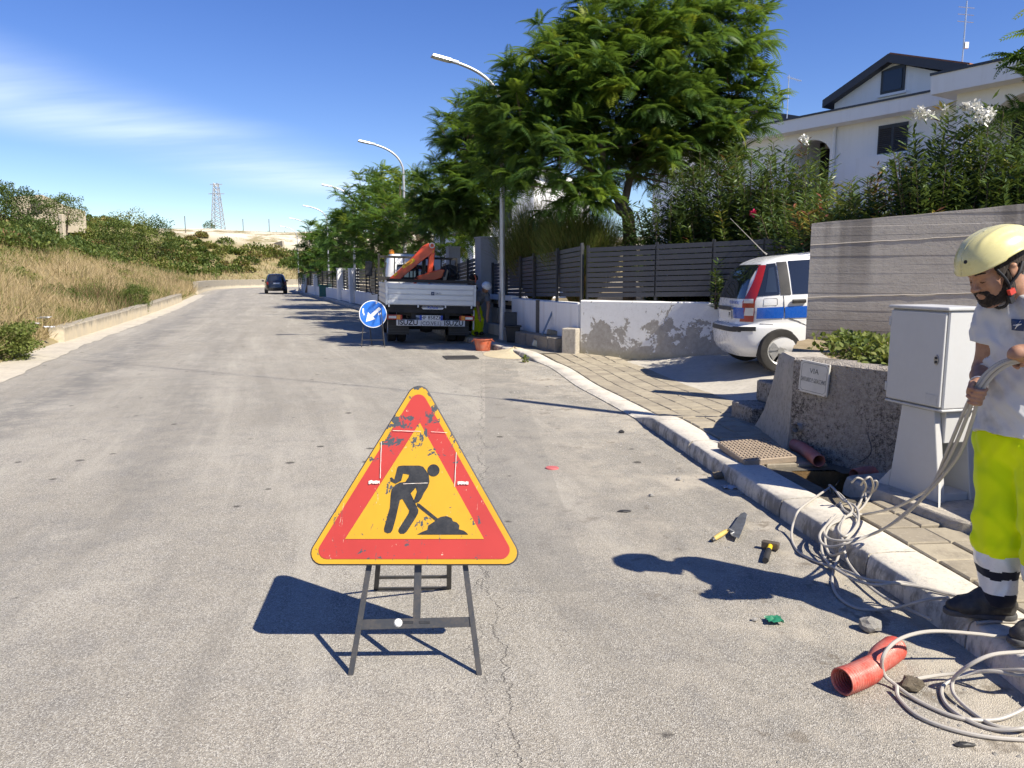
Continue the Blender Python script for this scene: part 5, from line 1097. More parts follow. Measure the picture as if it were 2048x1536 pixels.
for sg in (-1, 1):
    sd = lambda q, e=.006, n=8: MB().grid(B.side(q, sg, e, n), flip=(sg > 0))
    sd([(.255, .985), (.53, 1.0), (.53, 1.40), (.43, 1.39)]).build('quarter_window', M_CGL, pol, smooth=True); sd([(.36, 1.03), (.50, 1.03), (.50, 1.35), (.44, 1.34)], .010).build('quarter_pane', glass('quarter_glass', (.03, .04, .055)), pol, smooth=True)
    sd([(.54, .995), (.67, .995), (.66, 1.415), (.54, 1.41)], .007).build('door_pillar', M_BLK, pol, smooth=True)
    sd([(.69, 1.0), (1.36, 1.0), (1.36, 1.44), (.68, 1.42)]).build('rear_door_window', M_CGL, pol, smooth=True); sd([(1.375, 1.0), (1.46, 1.0), (1.46, 1.44), (1.375, 1.44)], .007).build('door_pillar', M_BLK, pol, smooth=True); sd([(1.475, 1.0), (2.25, 1.0), (1.98, 1.44), (1.475, 1.44)]).build('front_door_window', M_CGL, pol, smooth=True)
    sd([(.255, .70), (.575, .70), (.575, .845), (.262, .84)], .007).build('blue_stripe', M_CARB, pol, smooth=True); sd([(.59, .70), (1.40, .70), (1.40, .85), (.59, .845)], .007).build('blue_stripe', M_CARB, pol, smooth=True); sd([(1.415, .70), (2.3, .70), (2.3, .85), (1.415, .85)], .007).build('blue_stripe', M_CARB, pol, smooth=True)
    for sm_ in (((.575, .985), (.578, .9), (.583, .8), (.60, .73), (.66, .69), (.76, .655), (.9, .58), (.97, .46), (.985, .36)), ((1.405, .98), (1.408, .7), (1.41, .4))):
        m = MB(); m.tube([V((x, sg * (B.y(x, z) + .004), z)) for x, z in sm_], .0035, 5); m.build('door_seam', M_BLK, pol, smooth=True)
    m = MB(); q = [V((x, sg * (B.y(x, z) + .003), z)) for x, z in ((.34, .865), (.49, .865), (.50, .875), (.50, .945), (.49, .955), (.35, .955), (.34, .945))]
    if sg < 0: m.tube(q, .0022, 5, closed=True); m.build('fuel_flap', mat('panel_gap', (.2, .2, .2), .6), pol)
    for hx in (.76, 1.6): m = MB(); m.box((hx, sg * (B.y(hx, .9) + .018), .91), (.18, .032, .05)); m.build('door_handle', M_BLK, pol, bevel=.012, seg=2)
    tl_ = MB().grid(B.side([(.10, .66), (.225, .66), (.24, .92), (.125, .92)], sg, .012, 10), flip=(sg > 0)); tl_.grid(B.side([(.125, .92), (.24, .92), (.42, 1.38), (.355, 1.38)], sg, .012, 10), flip=(sg > 0)); tl0 = tl_.build('tail_light', M_RED, pol, smooth=True)
    for z0, z1 in ((.90, .955), (.74, .84)): MB().grid(B.side([(.13, z0), (.22, z0), (.225, z1), (.14, z1)], sg, .016, 6), flip=(sg > 0)).build('clear_lens', M_CLR, tl0, smooth=True)
    m = MB().grid(B.side([(.0, .545), (.24, .545), (.24, .60), (.02, .60)], sg, .012, 8), flip=(sg > 0)); m.build('bumper_strip', M_BLK, pol, smooth=True)
    m = MB(); q = [V((x, sg * (B.y(x, z) + .002), z)) for x, z in ((.06, .63), (.3, .635), (.45, .62))]; m.tube(q, .004, 4); m.build('bumper_seam', M_BLK, pol)
rr = lambda q, e=.006, n=8: MB().grid(B.rear(q, e, n), flip=True)
rr([(-.545, .955), (.545, .955), (.47, 1.39), (-.47, 1.39)], .008, 10).build('rear_window', M_CGL, pol, smooth=True); rr([(-.60, .53), (.60, .53), (.60, .59), (-.60, .59)], .012).build('bumper_strip', M_BLK, pol, smooth=True)
pp = rr([(-.26, .68), (.26, .68), (.26, .79), (-.26, .79)], .014, 2).build('number_plate', M_PLATE, pol); rr([(-.30, .80), (.30, .80), (.28, .85), (-.28, .85)], .03, 6).build('hatch_handle', M_BLK, pol)
rr([(-.56, .70), (-.31, .70), (-.31, .84), (-.56, .84)], .008, 4).build('blue_stripe', M_CARB, pol, smooth=True)
text('POLIZIA MUNICIPALE', .06, M_CARB, pol, frame((B.xr(.30, .905) - .012, -.33, .905), (0, -1, 0), (.12, 0, 1)), extrude=.0005, sx=.72); 
text('PI', .10, M_PINK, pp, frame((B.xr(0, .73) - .017, -.19, .735), (0, -1, 0), (0, 0, 1)), extrude=.0005)
text('POLIZIA', .135, M_PLATE, pol, frame((1.135, -(B.y(1.1, .775) + .010), .772), (1, 0, 0), (0, 0, 1)), extrude=.0008, bold=.006)
MB().tube([(.62, 0, 1.52), (.57, 0, 1.56), (.12, 0, 2.02)], [.012, .006, .0025], 6).build('aerial', mat('aerial_grey', (.35, .33, .3), .4), pol)
fx_ = lambda y, z: B.row(z)[0] + B.row(z)[1] - B.xr(y, z); MB().grid([[V((fx_(y, z) + .006, y, z)) for y in np.linspace(-.52, .52, 9)] for z in np.linspace(1.0, 1.43, 8)]).build('windscreen', M_CGL, pol, smooth=True)
for sg in (-1, 1): MB().grid([[V((fx_(y * sg, z) + .006, y * sg, z)) for y in np.linspace(.42, .66, 5)] for z in np.linspace(.66, .8, 4)], flip=(sg < 0)).build('headlight', M_CLR, pol, smooth=True)

# ---- crane truck
tp = V((-1.86, 17.52, 0)); TR = thing('crane_truck', 'tipper truck with red loader crane stopped by the roadworks', 'truck'); TM = Matrix.Translation(tp) @ Matrix.Rotation(R(12.7), 4, 'Z') @ Matrix.Rotation(R(1.7), 4, 'Y'); TR.matrix_world = TM; TMI = TM.inverted()
def TL(u, v, yl):
    o = TMI @ V((0, 0, CAMH)); d = TMI.to_3x3() @ ray(u, v); t = (yl - o.y) / d.y; p = o + d * t; return p.x, p.z
M_ALB = mat('aluminium_dropside', (.62, .63, .65), .38, .35, .15, 1.2, dirtcol=(.5, .5, .5)); M_CRANE = mat('crane_red', (.78, .075, .02), .35, 0, .3, 4, coat=.3); M_CABW = mat('cab_white', (.78, .78, .77), .3, 0, .15, 2, coat=.5); M_YEL = mat('sticker_yellow', (.80, .50, .02), .5, 0, .2); M_BEAM = mat('bumper_white', (.66, .66, .64), .5, 0, .4, 7)
hw_ = 1.0; zb0, zb1 = .90, 1.375
def dropside(nm, A, Bp, out):
    """four ribbed aluminium boards between two end points"""
    A, Bp = V(A), V(Bp); d = Bp - A; root = MB(frame((A + Bp) / 2 + V((0, 0, zb0 - .0)), d, V((0, 0, 1)))).box((0, (zb1 - zb0) / 2, -.012 * out), (d.length, zb1 - zb0, .018)).build(nm, M_ALB, TR)
    h = (zb1 - zb0) / 4
    for k in range(4):
        m = MB(frame((A + Bp) / 2 + V((0, 0, zb0 + (k + .5) * h)), d, V((0, 0, 1)))); m.box((0, 0, .006 * out), (d.length - .05, h - .018, .022)); m.build('board', M_ALB, root, bevel=.006)
    for e in (A, Bp): m = MB(frame(V((e.x, e.y, (zb0 + zb1) / 2)), d, V((0, 0, 1)))); m.box((.0, 0, .004 * out), (.045, zb1 - zb0 + .01, .04)); m.build('edge_profile', M_ALB, root)
    return root
tg = dropside('tailgate', (-hw_, 0, 0), (hw_, 0, 0), 1); dropside('side_board', (-hw_ - .005, .04, 0), (-hw_ - .005, 3.05, 0), -1); dropside('side_board', (hw_ + .005, .04, 0), (hw_ + .005, 3.05, 0), 1)
m = MB(); 
for x in (-.95, -.3, .32, .92): m.box((x, -.04, .875), (.03, .03, .06))
m.build('tailgate_hook', M_ALB, tg)
m = MB(); m.box((.03, -.024, 1.165), (.075, .006, .075)); m.build('emblem', mat('emblem_navy', (.015, .04, .12), .4), tg); m = MB(); m.ext([(.045, -.0275, 1.195), (.01, -.0275, 1.16), (.03, -.0275, 1.16), (.012, -.0275, 1.135), (.05, -.0275, 1.17), (.03, -.0275, 1.17)], (0, -.002, 0)); m.build('emblem_bolt', M_PLATE, tg)
text('SIRTI', .062, mat('emblem_navy', (.015, .04, .12), .4), tg, frame((.155, -.0235, 1.165), (1, 0, 0), (0, 0, 1)), extrude=.0006)
MB().bb((-hw_, .02, .84), (hw_, 3.1, .9)).build('bed_floor', M_CHAS, TR); MB().bb((-.98, .05, .72), (.98, .12, .86)).build('rear_crossmember', M_CHAS, TR); MB().bb((-.75, .16, .66), (.75, .2, .86)).build('rear_panel', M_CHAS, TR)
for x in (-.38, .38): MB().bb((x - .05, .1, .5), (x + .05, 4.6, .84)).build('chassis_rail', M_CHAS, TR)
m = MB(); m.ext([(-.25 + .03, -.0, .82), (.25 - .03, -.0, .82), (.25, 0, .85), (.25, 0, .88), (.22, 0, .905), (-.22, 0, .905), (-.25, 0, .88), (-.25, 0, .85)], (0, -.02, 0)); m.M = Matrix.Identity(4); bg_ = m.build('maker_badge', M_PLATE, TR, loc=(.04, .04, -.015)); text('Raffaeta', .075, M_PBLUE, bg_, frame((0, -.0215, .862), (1, 0, 0), (0, 0, 1)), extrude=.0006, bold=.001)
bar = MB().bb((-.78, -.02, .43), (.78, .03, .565)).build('bumper_bar', M_BEAM, TR, bevel=.006)
for x in (-.52, .52): text('ISUZU', .155, M_PINK, bar, frame((x, -.0215, .497), (1, 0, 0), (0, 0, 1)), extrude=.0006, bold=.004, sx=1.05)
text('(CO.VE.I.)', .12, M_PINK, bar, frame((0, -.0215, .487), (1, 0, 0), (0, 0, 1)), extrude=.0006, sx=.95)
pt = MB().bb((-.26, -.035, .56), (.26, -.022, .672)).build('number_plate', M_PLATE, TR)
for x in (-.235, .235): MB().bb((x - .025, -.039, .56), (x + .025, -.035, .672)).build('blue_band', M_PBLUE, pt)
plate_text('HF 858ZK', .115, pt, frame((0, -.0358, .616), (1, 0, 0), (0, 0, 1)))
for sg in (-1, 1):
    lt = MB().bb((sg * .82 - .17, -.03, .565), (sg * .82 + .17, .03, .675)).build('tail_light', M_RED, TR, bevel=.008); MB().bb((sg * .87 - .085, -.036, .592), (sg * .87 + .085, -.03, .647)).build('reversing_lens', M_CLR, lt); MB().bb((sg * .735 - .04, -.034, .57), (sg * .735 + .04, -.03, .67)).build('amber_segment', M_ORL, lt)
    MB().bb((sg * .70 - .24, .38, .20), (sg * .70 + .24, .40, .58)).build('mudflap', M_BLK, TR)
    for k in range(5): MB().bb((sg * .70 - .22, .372, .26 + k * .035), (sg * .70 + .22, .378, .275 + k * .035)).build('mudflap_rib', mat('rib_grey', (.08, .08, .08), .7), TR)
    for dx in (-.115, .115): wheel(TR, (sg * .71 + dx, .95, .365), .365, .2, .58, 6, sg)
    wheel(TR, (sg * .76, 3.75, .365), .365, .2, .58, 6, sg)
    m = MB(); m.cyl((sg * 1.0, .1, .35), (sg * 1.0, .1, .8), .02, 6); m.build('side_marker_post', M_BEAM if sg > 0 else M_CHAS, TR)
MB().cyl((-.85, .95, .365), (.85, .95, .365), .08, 10).build('axle', M_CHAS, TR)
MB().lathe([(0.01, -.16), (.14, -.14), (.17, 0), (.14, .14), (.01, .16)], 14, M=Matrix.Translation((0, .95, .38)) @ Matrix.Rotation(R(90), 4, 'Y')).build('differential', M_CHAS, TR, smooth=True)
# headboard frame
hy = 3.05; ztop_ = 2.05
for x in [-1.02] + [(-.86 + i * .245) for i in range(8)] + [1.02]: MB().box((x, hy, (.9 + ztop_) / 2 if abs(x) > 1 else 1.77), (.05 if abs(x) > 1 else .028, .05, ztop_ - .9 + (.12 if x < -1 else 0) if abs(x) > 1 else .56)).build('headboard_bar', M_CHAS, TR)
MB().box((0, hy, ztop_ - .02), (2.04, .05, .06)).build('headboard_rail', M_CHAS, TR); MB().box((0, hy, 1.47), (2.04, .06, .09)).build('headboard_rail', M_CHAS, TR); MB().box((.0, .06, 1.44), (2.0, .05, .07)).build('rear_ladder_rail', M_CHAS, TR)
# cab
CB = Slices([(.55, .1, 1.75, .82), (.7, .05, 1.82, .85), (1.2, .05, 1.8, .85), (1.7, .07, 1.55, .80), (2.0, .12, 1.35, .74), (2.12, .2, 1.2, .68), (2.15, .4, 1.0, .5)], 7.)
cb = CB.body([.55, .62, .7, .9, 1.2, 1.45, 1.7, 1.85, 2.0, 2.07, 2.12, 2.14, 2.15]).build('cab', M_CABW, TR, smooth=True); cb.matrix_local = Matrix.Translation((0, 3.55, 0)) @ Matrix.Rotation(R(90), 4, 'Z')
MB().grid(CB.rear([(-.55, 1.4), (.55, 1.4), (.5, 1.85), (-.5, 1.85)], .01), flip=True).build('rear_window', M_CGL, cb); 
for sg in (-1, 1): MB().grid(CB.side([(.35, 1.3), (1.3, 1.3), (1.1, 1.9), (.35, 1.9)], sg, .008), flip=(sg > 0)).build('side_window', M_CGL, cb)
MB().grid([[V((1.75, y * .6, 1.3)), V((1.42, y * .55, 1.95))] for y in (-1, 0, 1)]).build('windscreen', M_CGL, cb)
MB().lathe([(.07, 0), (.075, .03), (.065, .1), (.02, .125)], 14, M=Matrix.Translation((-.62, 4.1, 2.13))).build('beacon', M_ORL, TR, smooth=True)
x0, z0 = TL(743, 555, 4.9); m = MB(); m.tube([(-.85, 4.9, 1.05), (-1.1, 5.0, 1.0), (-1.18, 5.0, 1.2), (-1.18, 5.0, 1.95)], .016, 6); mr_ = m.build('mirror_arm', M_CHAS, TR); MB().box((-1.2, 4.98, 1.72), (.2, .07, .42)).build('mirror', M_BLK, mr_, bevel=.03, seg=2)
# crane
yc = 2.72
def cpoly(pts, y0, th, nm, mt, par=TR, bev=.012):
    q = [TL(u, v, y0) for u, v in pts]; return MB().ext([(x, y0, z) for x, z in q], (0, th, 0)).build(nm, mt, par, bevel=bev)
cpoly([(854, 490), (866, 488), (870, 492), (869, 515), (863, 560), (854, 560), (858, 512)], yc, .2, 'crane_column', M_CRANE); bm2 = cpoly([(826, 514), (846, 492), (855, 487), (866, 487), (869, 495), (864, 508), (850, 517), (796, 562), (776, 562), (780, 556)], yc - .26, .22, 'crane_boom', M_CRANE)
q = [TL(u, v, yc - .265) for u, v in ((805, 531), (826, 516), (830, 519), (829, 523), (807, 537), (804, 535))]; st_ = MB().ext([(x, yc - .265, z) for x, z in q], (0, .004, 0)).build('boom_sticker', M_YEL, bm2); a, b = TL(806, 535, 0), TL(827, 519, 0); an = math.atan2(b[1] - a[1], b[0] - a[0]); c_ = TL(817, 526.5, yc - .27); text('PALFINGER', .075, mat('sticker_red', (.5, .04, .02), .5), st_, frame((c_[0], yc - .267, c_[1]), (math.cos(an), 0, math.sin(an)), (-math.sin(an), 0, math.cos(an))), extrude=.0005, bold=.002, sx=.62)
q = [TL(u, v, yc - .265) for u, v in ((787, 550), (794, 544), (795, 548), (789, 553))]; MB().ext([(x, yc - .265, z) for x, z in q], (0, .004, 0)).build('boom_sticker', M_YEL, bm2); q = [TL(u, v, yc - .02) for u, v in ((859, 500), (868, 499), (867, 505), (859, 506))]; MB().ext([(x, yc - .02, z) for x, z in q], (0, .004, 0)).build('warning_sticker', M_YEL, bm2)
cpoly([(838, 515), (846, 512), (800, 556), (794, 556)], yc - .05, .12, 'boom_ram', M_CHAS); cpoly([(846, 519), (852, 517), (851, 556), (845, 556)], yc - .05, .1, 'lift_cylinder', M_CHAS)
x_, z_ = TL(864, 491, yc - .28); m = MB(); m.tube([(x_ + .06 * math.cos(t), yc - .29, z_ + .06 * math.sin(t)) for t in np.linspace(0, 6.28, 14, endpoint=False)], .014, 6, closed=True); m.build('lifting_eye', M_ALB, bm2)
cpoly([(836, 552), (858, 545), (884, 538), (890, 540), (884, 556), (862, 562), (838, 563)], yc - .1, .35, 'crane_base', M_CRANE); cpoly([(829, 558), (864, 556), (866, 575), (829, 575)], yc - .05, .3, 'crane_pedestal', M_CRANE)
cpoly([(884, 534), (900, 528), (914, 533), (914, 570), (890, 570)], yc, .3, 'hydraulic_unit', M_CHAS); m = MB()
for i in range(7):
    a = TL(random.uniform(884, 912), random.uniform(528, 545), yc - .1); b = TL(random.uniform(880, 916), random.uniform(550, 568), yc - .15); m.tube(catmull([(a[0], yc - .1, a[1]), ((a[0] + b[0]) / 2 + random.uniform(-.12, .12), yc - .2, (a[1] + b[1]) / 2), (b[0], yc - .1, b[1])], 5), .014, 6)
m.build('hydraulic_hoses', M_BLK, TR, smooth=True); cpoly([(887, 555), (894, 538), (897, 541), (892, 563), (886, 563)], yc - .2, .08, 'stabiliser_leg', mat('worn_steel', (.36, .30, .22), .5, .4), bev=.006)
m = MB(); 
for i, (x, w, h) in enumerate(((.55, .4, .1), (.2, .3, .09), (.8, .25, .14), (-.1, .25, .07))): m.box((x, .5 + i * .15, .96 + h / 2 + .38), (w, .3, h))
lc = m.build('load_boxes', mat('load_grey', (.4, .4, .39), .6), TR)

# ---- black car far down the road
SV = thing('black_car', 'black estate car driving away far down the road', 'car', (-19.8, 65.2, 0), R(19.3))
SB = Slices([(.25, .1, 4.2, .78), (.34, .03, 4.3, .87), (.5, .0, 4.32, .89), (.62, .02, 4.3, .89), (.85, .06, 4.15, .89), (1.0, .10, 3.4, .87), (1.06, .13, 3.1, .84), (1.4, .28, 2.7, .72), (1.58, .40, 2.3, .64), (1.66, .6, 2.1, .5), (1.68, .9, 1.8, .3)], 5.5)
bd = SB.body([.25, .29, .34, .42, .5, .56, .62, .75, .85, .93, 1.0, 1.06, 1.2, 1.4, 1.5, 1.58, 1.63, 1.66, 1.68]).build('body', M_CARK, SV, smooth=True); SR = Matrix.Rotation(R(90), 4, 'Z'); cut_arches(bd, [(.85, .32, .38, .5, 1.2), (.85, .32, .38, -1.2, -.5), (3.4, .32, .38, .5, 1.2), (3.4, .32, .38, -1.2, -.5)]); bd.matrix_local = SR
def sv(m, nm, mt, **k): o = m.build(nm, mt, SV, **k); o.matrix_local = SR; return o
sv(MB().grid(SB.rear([(-.62, 1.10), (.62, 1.10), (.52, 1.52), (-.52, 1.52)], .01), flip=True), 'rear_window', M_CGL)
for sg in (-1, 1):
    sv(MB().grid(SB.side([(.55, 1.08), (2.9, 1.08), (2.45, 1.5), (.65, 1.5)], sg, .008), flip=(sg > 0)), 'side_window', M_CGL); sv(MB().grid(SB.rear([(sg * .82, .78), (sg * .66, .78), (sg * .66, 1.02), (sg * .80, 1.02)], .012, 5), flip=(sg < 0)), 'tail_light', M_RED)
    sv(MB().box((2.9, sg * 1.0, 1.08), (.1, .2, .14)), 'mirror', M_BLK, bevel=.03); sv(MB().tube([(.6, sg * .52, 1.66), (.7, sg * .54, 1.72), (2.1, sg * .54, 1.72), (2.2, sg * .52, 1.66)], .018, 6), 'roof_rail', M_BLK)
    for x in (.85, 3.4): o = wheel_y(SV, x, sg * .78, .33, .33, .21, sg, rim=.62, spokes=5); o.matrix_local = SR @ Matrix.Translation((x, sg * .78, .33)) @ Matrix.Rotation(R(90) * sg, 4, 'Z')
sv(MB().grid(SB.rear([(-.26, .82), (.26, .82), (.26, .94), (-.26, .94)], .014, 2), flip=True), 'number_plate', M_PLATE); sv(MB().grid(SB.rear([(-.7, .36), (.7, .36), (.7, .5), (-.7, .5)], .012, 5), flip=True), 'bumper', M_BLK)
# ------------------------------------------------------------------ roadworks warning sign
TH = R(21); FT = V((-.39, 2.84, 0)); su = V((0, math.sin(TH), math.cos(TH))); sn = V((0, -math.cos(TH), math.sin(TH)))
def SP(u, v, off=0.):           # point on the sign plane -> local (x, along plane)
    p = PL(u, v, FT + sn * off, sn); d = p - FT; return (d.x, d.dot(su))
sign = thing('roadworks_sign', 'yellow and red triangular roadworks sign on a folding stand', 'road sign', FT)
SM = Matrix(((1, 0, 0, 0), (0, su.y, sn.y * 1, 0), (0, su.z, sn.z * 1, 0), (0, 0, 0, 1)))      # local x, up-plane, outward
def m_sign(name, col):
    s = NT(name); o = s.objc(); sc = s.noise(26., 4, .8, 1.2, s.vec((1, .25, 1), (0, 0, 0), (0, 0, .6), o)); s2 = s.noise(30., 4, .8, 1.4, s.vec((1, .22, 1), (3, 1, 0), (0, 0, -.8), o)); bl = s.noise(13., 4, .75, .4, o); cl = s.noise(2.6, 3, .5, 0, o)
    f = s.map(s.math('MAXIMUM', sc, s2), .655, .675); c = s.mix(s.map(s.noise(5., 3, .6, 0, o), .4, .7, 0, .3), col, mul(col, .72)); c = s.mix(s.math('MULTIPLY', f, .6), c, s.mix(s.map(bl, .45, .5), mul((.9, .8, .6), .8), (.09, .085, .075)))
    y = s.xyz(o)[1]; up = s.map(y, .78, .98, .0, .07); chips = s.map(s.math('ADD', s.math('ADD', bl, up), s.math('MULTIPLY', cl, .18)), .715, .73); c = s.mix(chips, c, (.065, .075, .085)); s.set(c, .42, 0, .5); return s.m
M_SY, M_SR = m_sign('sign_yellow', (.56, .315, .018)), m_sign('sign_red', (.44, .045, .035)); M_SB = mat('sign_black', (.016, .017, .02), .5, 0, .5, 20, dirtcol=(.06, .06, .06)); M_STAND = mat('stand_dark_steel', (.07, .073, .078), .5, .5, .6, 14, dirtcol=(.14, .12, .1)); M_BACK = mat('sign_back_grey', (.09, .09, .09), .5, .3, .4)
def rtri(c, side, r, n=7):
    """rounded equilateral triangle about its base centre c"""
    h = side * math.sqrt(3) / 2; P = [V((c[0] - side / 2, c[1])), V((c[0] + side / 2, c[1])), V((c[0], c[1] + h))]; out = []
    for i in range(3):
        a, b, d = P[i - 1], P[i], P[(i + 1) % 3]; bis = ((a - b).normalized() + (d - b).normalized()).normalized(); cc = b + bis * (2 * r)
        n1 = V(((b - a).y, -(b - a).x)).normalized(); n2 = V(((d - b).y, -(d - b).x)).normalized(); t0 = math.atan2(n1.y, n1.x); t1 = math.atan2(n2.y, n2.x)
        if t1 < t0: t1 += 2 * math.pi
        out += [(cc.x + r * math.cos(lerp(t0, t1, k / n)), cc.y + r * math.sin(lerp(t0, t1, k / n))) for k in range(n + 1)]
    return out
bx, by = SP(828, 1131); _, ay = SP(840, 780); sidew = .925; cxs = bx; byb = by
def sgn(poly, z0, th, nm, mt, par=sign, bev=0.): o = MB().ext([(x, y, z0) for x, y in poly], (0, 0, th)).build(nm, mt, par, bevel=bev); o.matrix_local = SM; return o
m = MB()
for k, (a, b) in enumerate(((0, -.03), (.0, .0))): pass
tray = [rtri((cxs, byb), sidew, .05), rtri((cxs, byb), sidew, .05)]
pnl = sgn(rtri((cxs, byb), sidew, .05), -.028, .030, 'panel', M_BACK, bev=.004)
sgn(rtri((cxs, byb + .006), sidew - .020, .045), .0022, .0022, 'yellow_border', M_SY); sgn(rtri((cxs, byb + .026), sidew - .092, .036), .0046, .002, 'red_band', M_SR)
q = [SP(*p) for p in ((691, 1078), (968, 1078), (840, 846))]; sgn(q, .0068, .002, 'yellow_field', M_SY)
def C7(pts): return [SP(560 + x * .42959, 740 + y * .42969) for x, y in pts]
fig = [('torso', [(553, 449), (572, 446), (650, 446), (668, 452), (682, 470), (694, 490), (697, 520), (690, 545), (672, 572), (660, 598), (648, 614), (634, 620), (620, 612), (628, 600), (640, 566), (634, 548), (610, 575), (640, 640), (646, 652), (644, 668), (632, 690), (592, 752), (580, 762), (562, 762), (553, 750), (556, 738), (600, 668), (604, 654), (572, 600), (560, 606), (552, 640), (541, 690), (526, 744), (518, 757), (502, 760), (488, 752), (487, 738), (500, 690), (514, 640), (518, 580), (522, 556), (540, 535), (560, 525), (585, 522), (600, 500), (604, 488), (575, 482), (566, 516), (540, 530), (520, 520), (514, 504), (522, 500), (534, 512), (545, 470), (548, 456)]),
       ('shovel', [(640, 620), (652, 624), (736, 692), (728, 704), (640, 634)]), ('heap', [(640, 766), (660, 755), (688, 744), (692, 724), (710, 712), (722, 704), (730, 694), (750, 684), (775, 680), (800, 690), (806, 704), (824, 710), (836, 724), (834, 742), (856, 748), (870, 758), (876, 766)])]
for nm, pts in fig: sgn(C7(pts), .009, .0018, 'pictogram_' + nm, M_SB)
sgn([SP(560 + (716 + 28 * math.cos(t)) * .42959, 740 + (468 + 28 * math.sin(t)) * .42969) for t in np.linspace(0, 6.283, 28, endpoint=False)], .009, .0018, 'pictogram_head', M_SB)
M_TAPE = mat('tape_residue', (.74, .70, .64), .7, 0, .5, 40, dirtcol=(.6, .3, .2))
for a, b, w in (((527, 284), (658, 288), 5), ((704, 289), (780, 294), 4), ((474, 335), (469, 505), 6), ((822, 385), (814, 545), 6), ((415, 523), (466, 522), 16), ((828, 526), (878, 527), 16), ((575, 531), (690, 527), 5)):
    a, b = V(a), V(b); n_ = (b - a).normalized().orthogonal() * w / (2 if w > 10 else 3.6); k = 10; L1 = [a.lerp(b, i / k) + n_ * random.uniform(.5, 1.2) for i in range(k + 1)]; L2 = [a.lerp(b, i / k) - n_ * random.uniform(.5, 1.2) for i in range(k + 1)]
    sgn(C7([tuple(p) for p in L1 + L2[::-1]]), .0112, .0006, 'tape_strip', M_TAPE)
# front frame in the sign plane, rear frame hinged behind
def bar(A, B_, w, t, nm, par=sign, mt=M_STAND, flat=None):
    A, B_ = V(A), V(B_); d = B_ - A; up = V(flat) if flat is not None else V((0, 0, 1)); o = MB(frame((A + B_) / 2, d, up.cross(d) if abs(up.cross(d).length) > 1e-6 else V((1, 0, 0)))).box((0, 0, 0), (d.length, w, t)).build(nm, mt, par, bevel=.0015); return o
def onp(x, l, off=0.): return V((x, 0, 0)) + su * l + sn * off
fl0, fl1 = SP(696, 1360)[0], SP(960, 1352)[0]; tx0, tx1 = SP(735, 1132)[0], SP(930, 1132)[0]; lt = SP(735, 1132)[1]
def legx(t, a, b): return lerp(a, b, t)
for a, b in ((fl0, tx0), (fl1, tx1)): e = lt + .30; bar(onp(a, -.012, -.034), onp(lerp(a, b, e / lt), e, -.034), .022, .011, 'front_leg', flat=sn)
yb_ = SP(830, 1248)[1]; cb_ = bar(onp(SP(712, 1251)[0], yb_ - .006, -.036), onp(SP(947, 1243)[0], yb_ + .006, -.036), .040, .006, 'cross_bar', flat=sn); bar(onp(SP(832, 1200)[0], yb_, -.04), onp(SP(832, 1200)[0], lt + .3, -.04), .03, .008, 'centre_strut', flat=sn)
for u in (790, 813): p = SP(560 + 590 * .4296 if u == 790 else 560 + 668 * .4296, 1246); bar(onp(p[0] - .022, p[1], -.0325), onp(p[0] + .022, p[1], -.0325), .011, .002, 'slot', cb_, M_SB, flat=sn)
m = MB(); p = SP(794, 1247); m.lathe([(.001, .006), (.012, .004), (.017, 0)], 12, M=SM @ Matrix.Translation((p[0], p[1], -.033))); m.build('bird_dropping', mat('chalk_white', (.75, .75, .72), .8), cb_)
top = onp(0, .80, -.05); r0, r1 = G(752, 1180) - FT, G(898, 1178) - FT
for e, x in ((r0, -.17), (r1, .17)): bar(e, V((x * .8 + bx, top.y, top.z)), .024, .010, 'rear_leg', flat=V((0, 1, .3)))
for t in (.012, .13): bar(r0.lerp(V((-.17 + bx, top.y, top.z)), t), r1.lerp(V((.17 + bx, top.y, top.z)), t), .018, .008, 'rear_cross_bar', flat=V((0, 1, .3)))

# ------------------------------------------------------------------ blue direction sign
c = D(746, 628, 17.0); bs = thing('direction_sign', 'round blue sign with white arrow standing behind the truck tail', 'road sign', (c.x, 17.0, 0)); zc_ = c.z; M_BLUE = mat('sign_blue', (.01, .13, .56), .35, 0, .35, 5, dirtcol=(.18, .3, .5)); M_SW = mat('sign_white', (.80, .80, .80), .4, 0, .15)
BM = Matrix.Translation((0, 0, zc_)) @ Matrix.Rotation(R(12), 4, 'Z') @ Matrix.Rotation(R(90 - 9), 4, 'X')
def bsd(m, nm, mt, par=None, **k): o = m.build(nm, mt, par or bs, **k); o.matrix_local = BM; return o
ds = bsd(MB().lathe([(.01, -.02), (.30, -.02), (.302, -.01), (.302, .002), (.29, .004)], 40), 'disc', M_SW, smooth=True); bsd(MB().lathe([(.01, .006), (.286, .006), (.287, .003)], 40), 'blue_face', M_BLUE)
ar = [(-.16, -.17), (-.105, .045), (-.055, -.01), (.135, .155), (.18, .105), (-.0, -.06), (.045, -.115)]; bsd(MB().ext([(x, y, .0065) for x, y in ar], (0, 0, .002)), 'arrow', M_SW)
for a, b in (((.12, .02), (.15, -.02)), ((.14, .0), (.17, .02)), ((.07, .23), (.09, .27)), ((.1, .26), (.13, .27)), ((-.22, .12), (-.2, .02)), ((-.19, -.02), (-.2, .01))): bsd(MB().box(((a[0] + b[0]) / 2, (a[1] + b[1]) / 2, .008), (abs(a[0] - b[0]) + .012, abs(a[1] - b[1]) + .012, .0015)), 'scuff', M_SW)
for A, B_ in (((-.26, -.08, 0), (-.18, 0, zc_ + .1)), ((.26, -.1, 0), (.18, 0, zc_ + .1)), ((-.12, .42, 0), (-.12, .05, zc_ + .1)), ((.16, .42, 0), (.14, .05, zc_ + .1))): MB().cyl(A, B_, .011, 6).build('leg', M_STAND, bs)
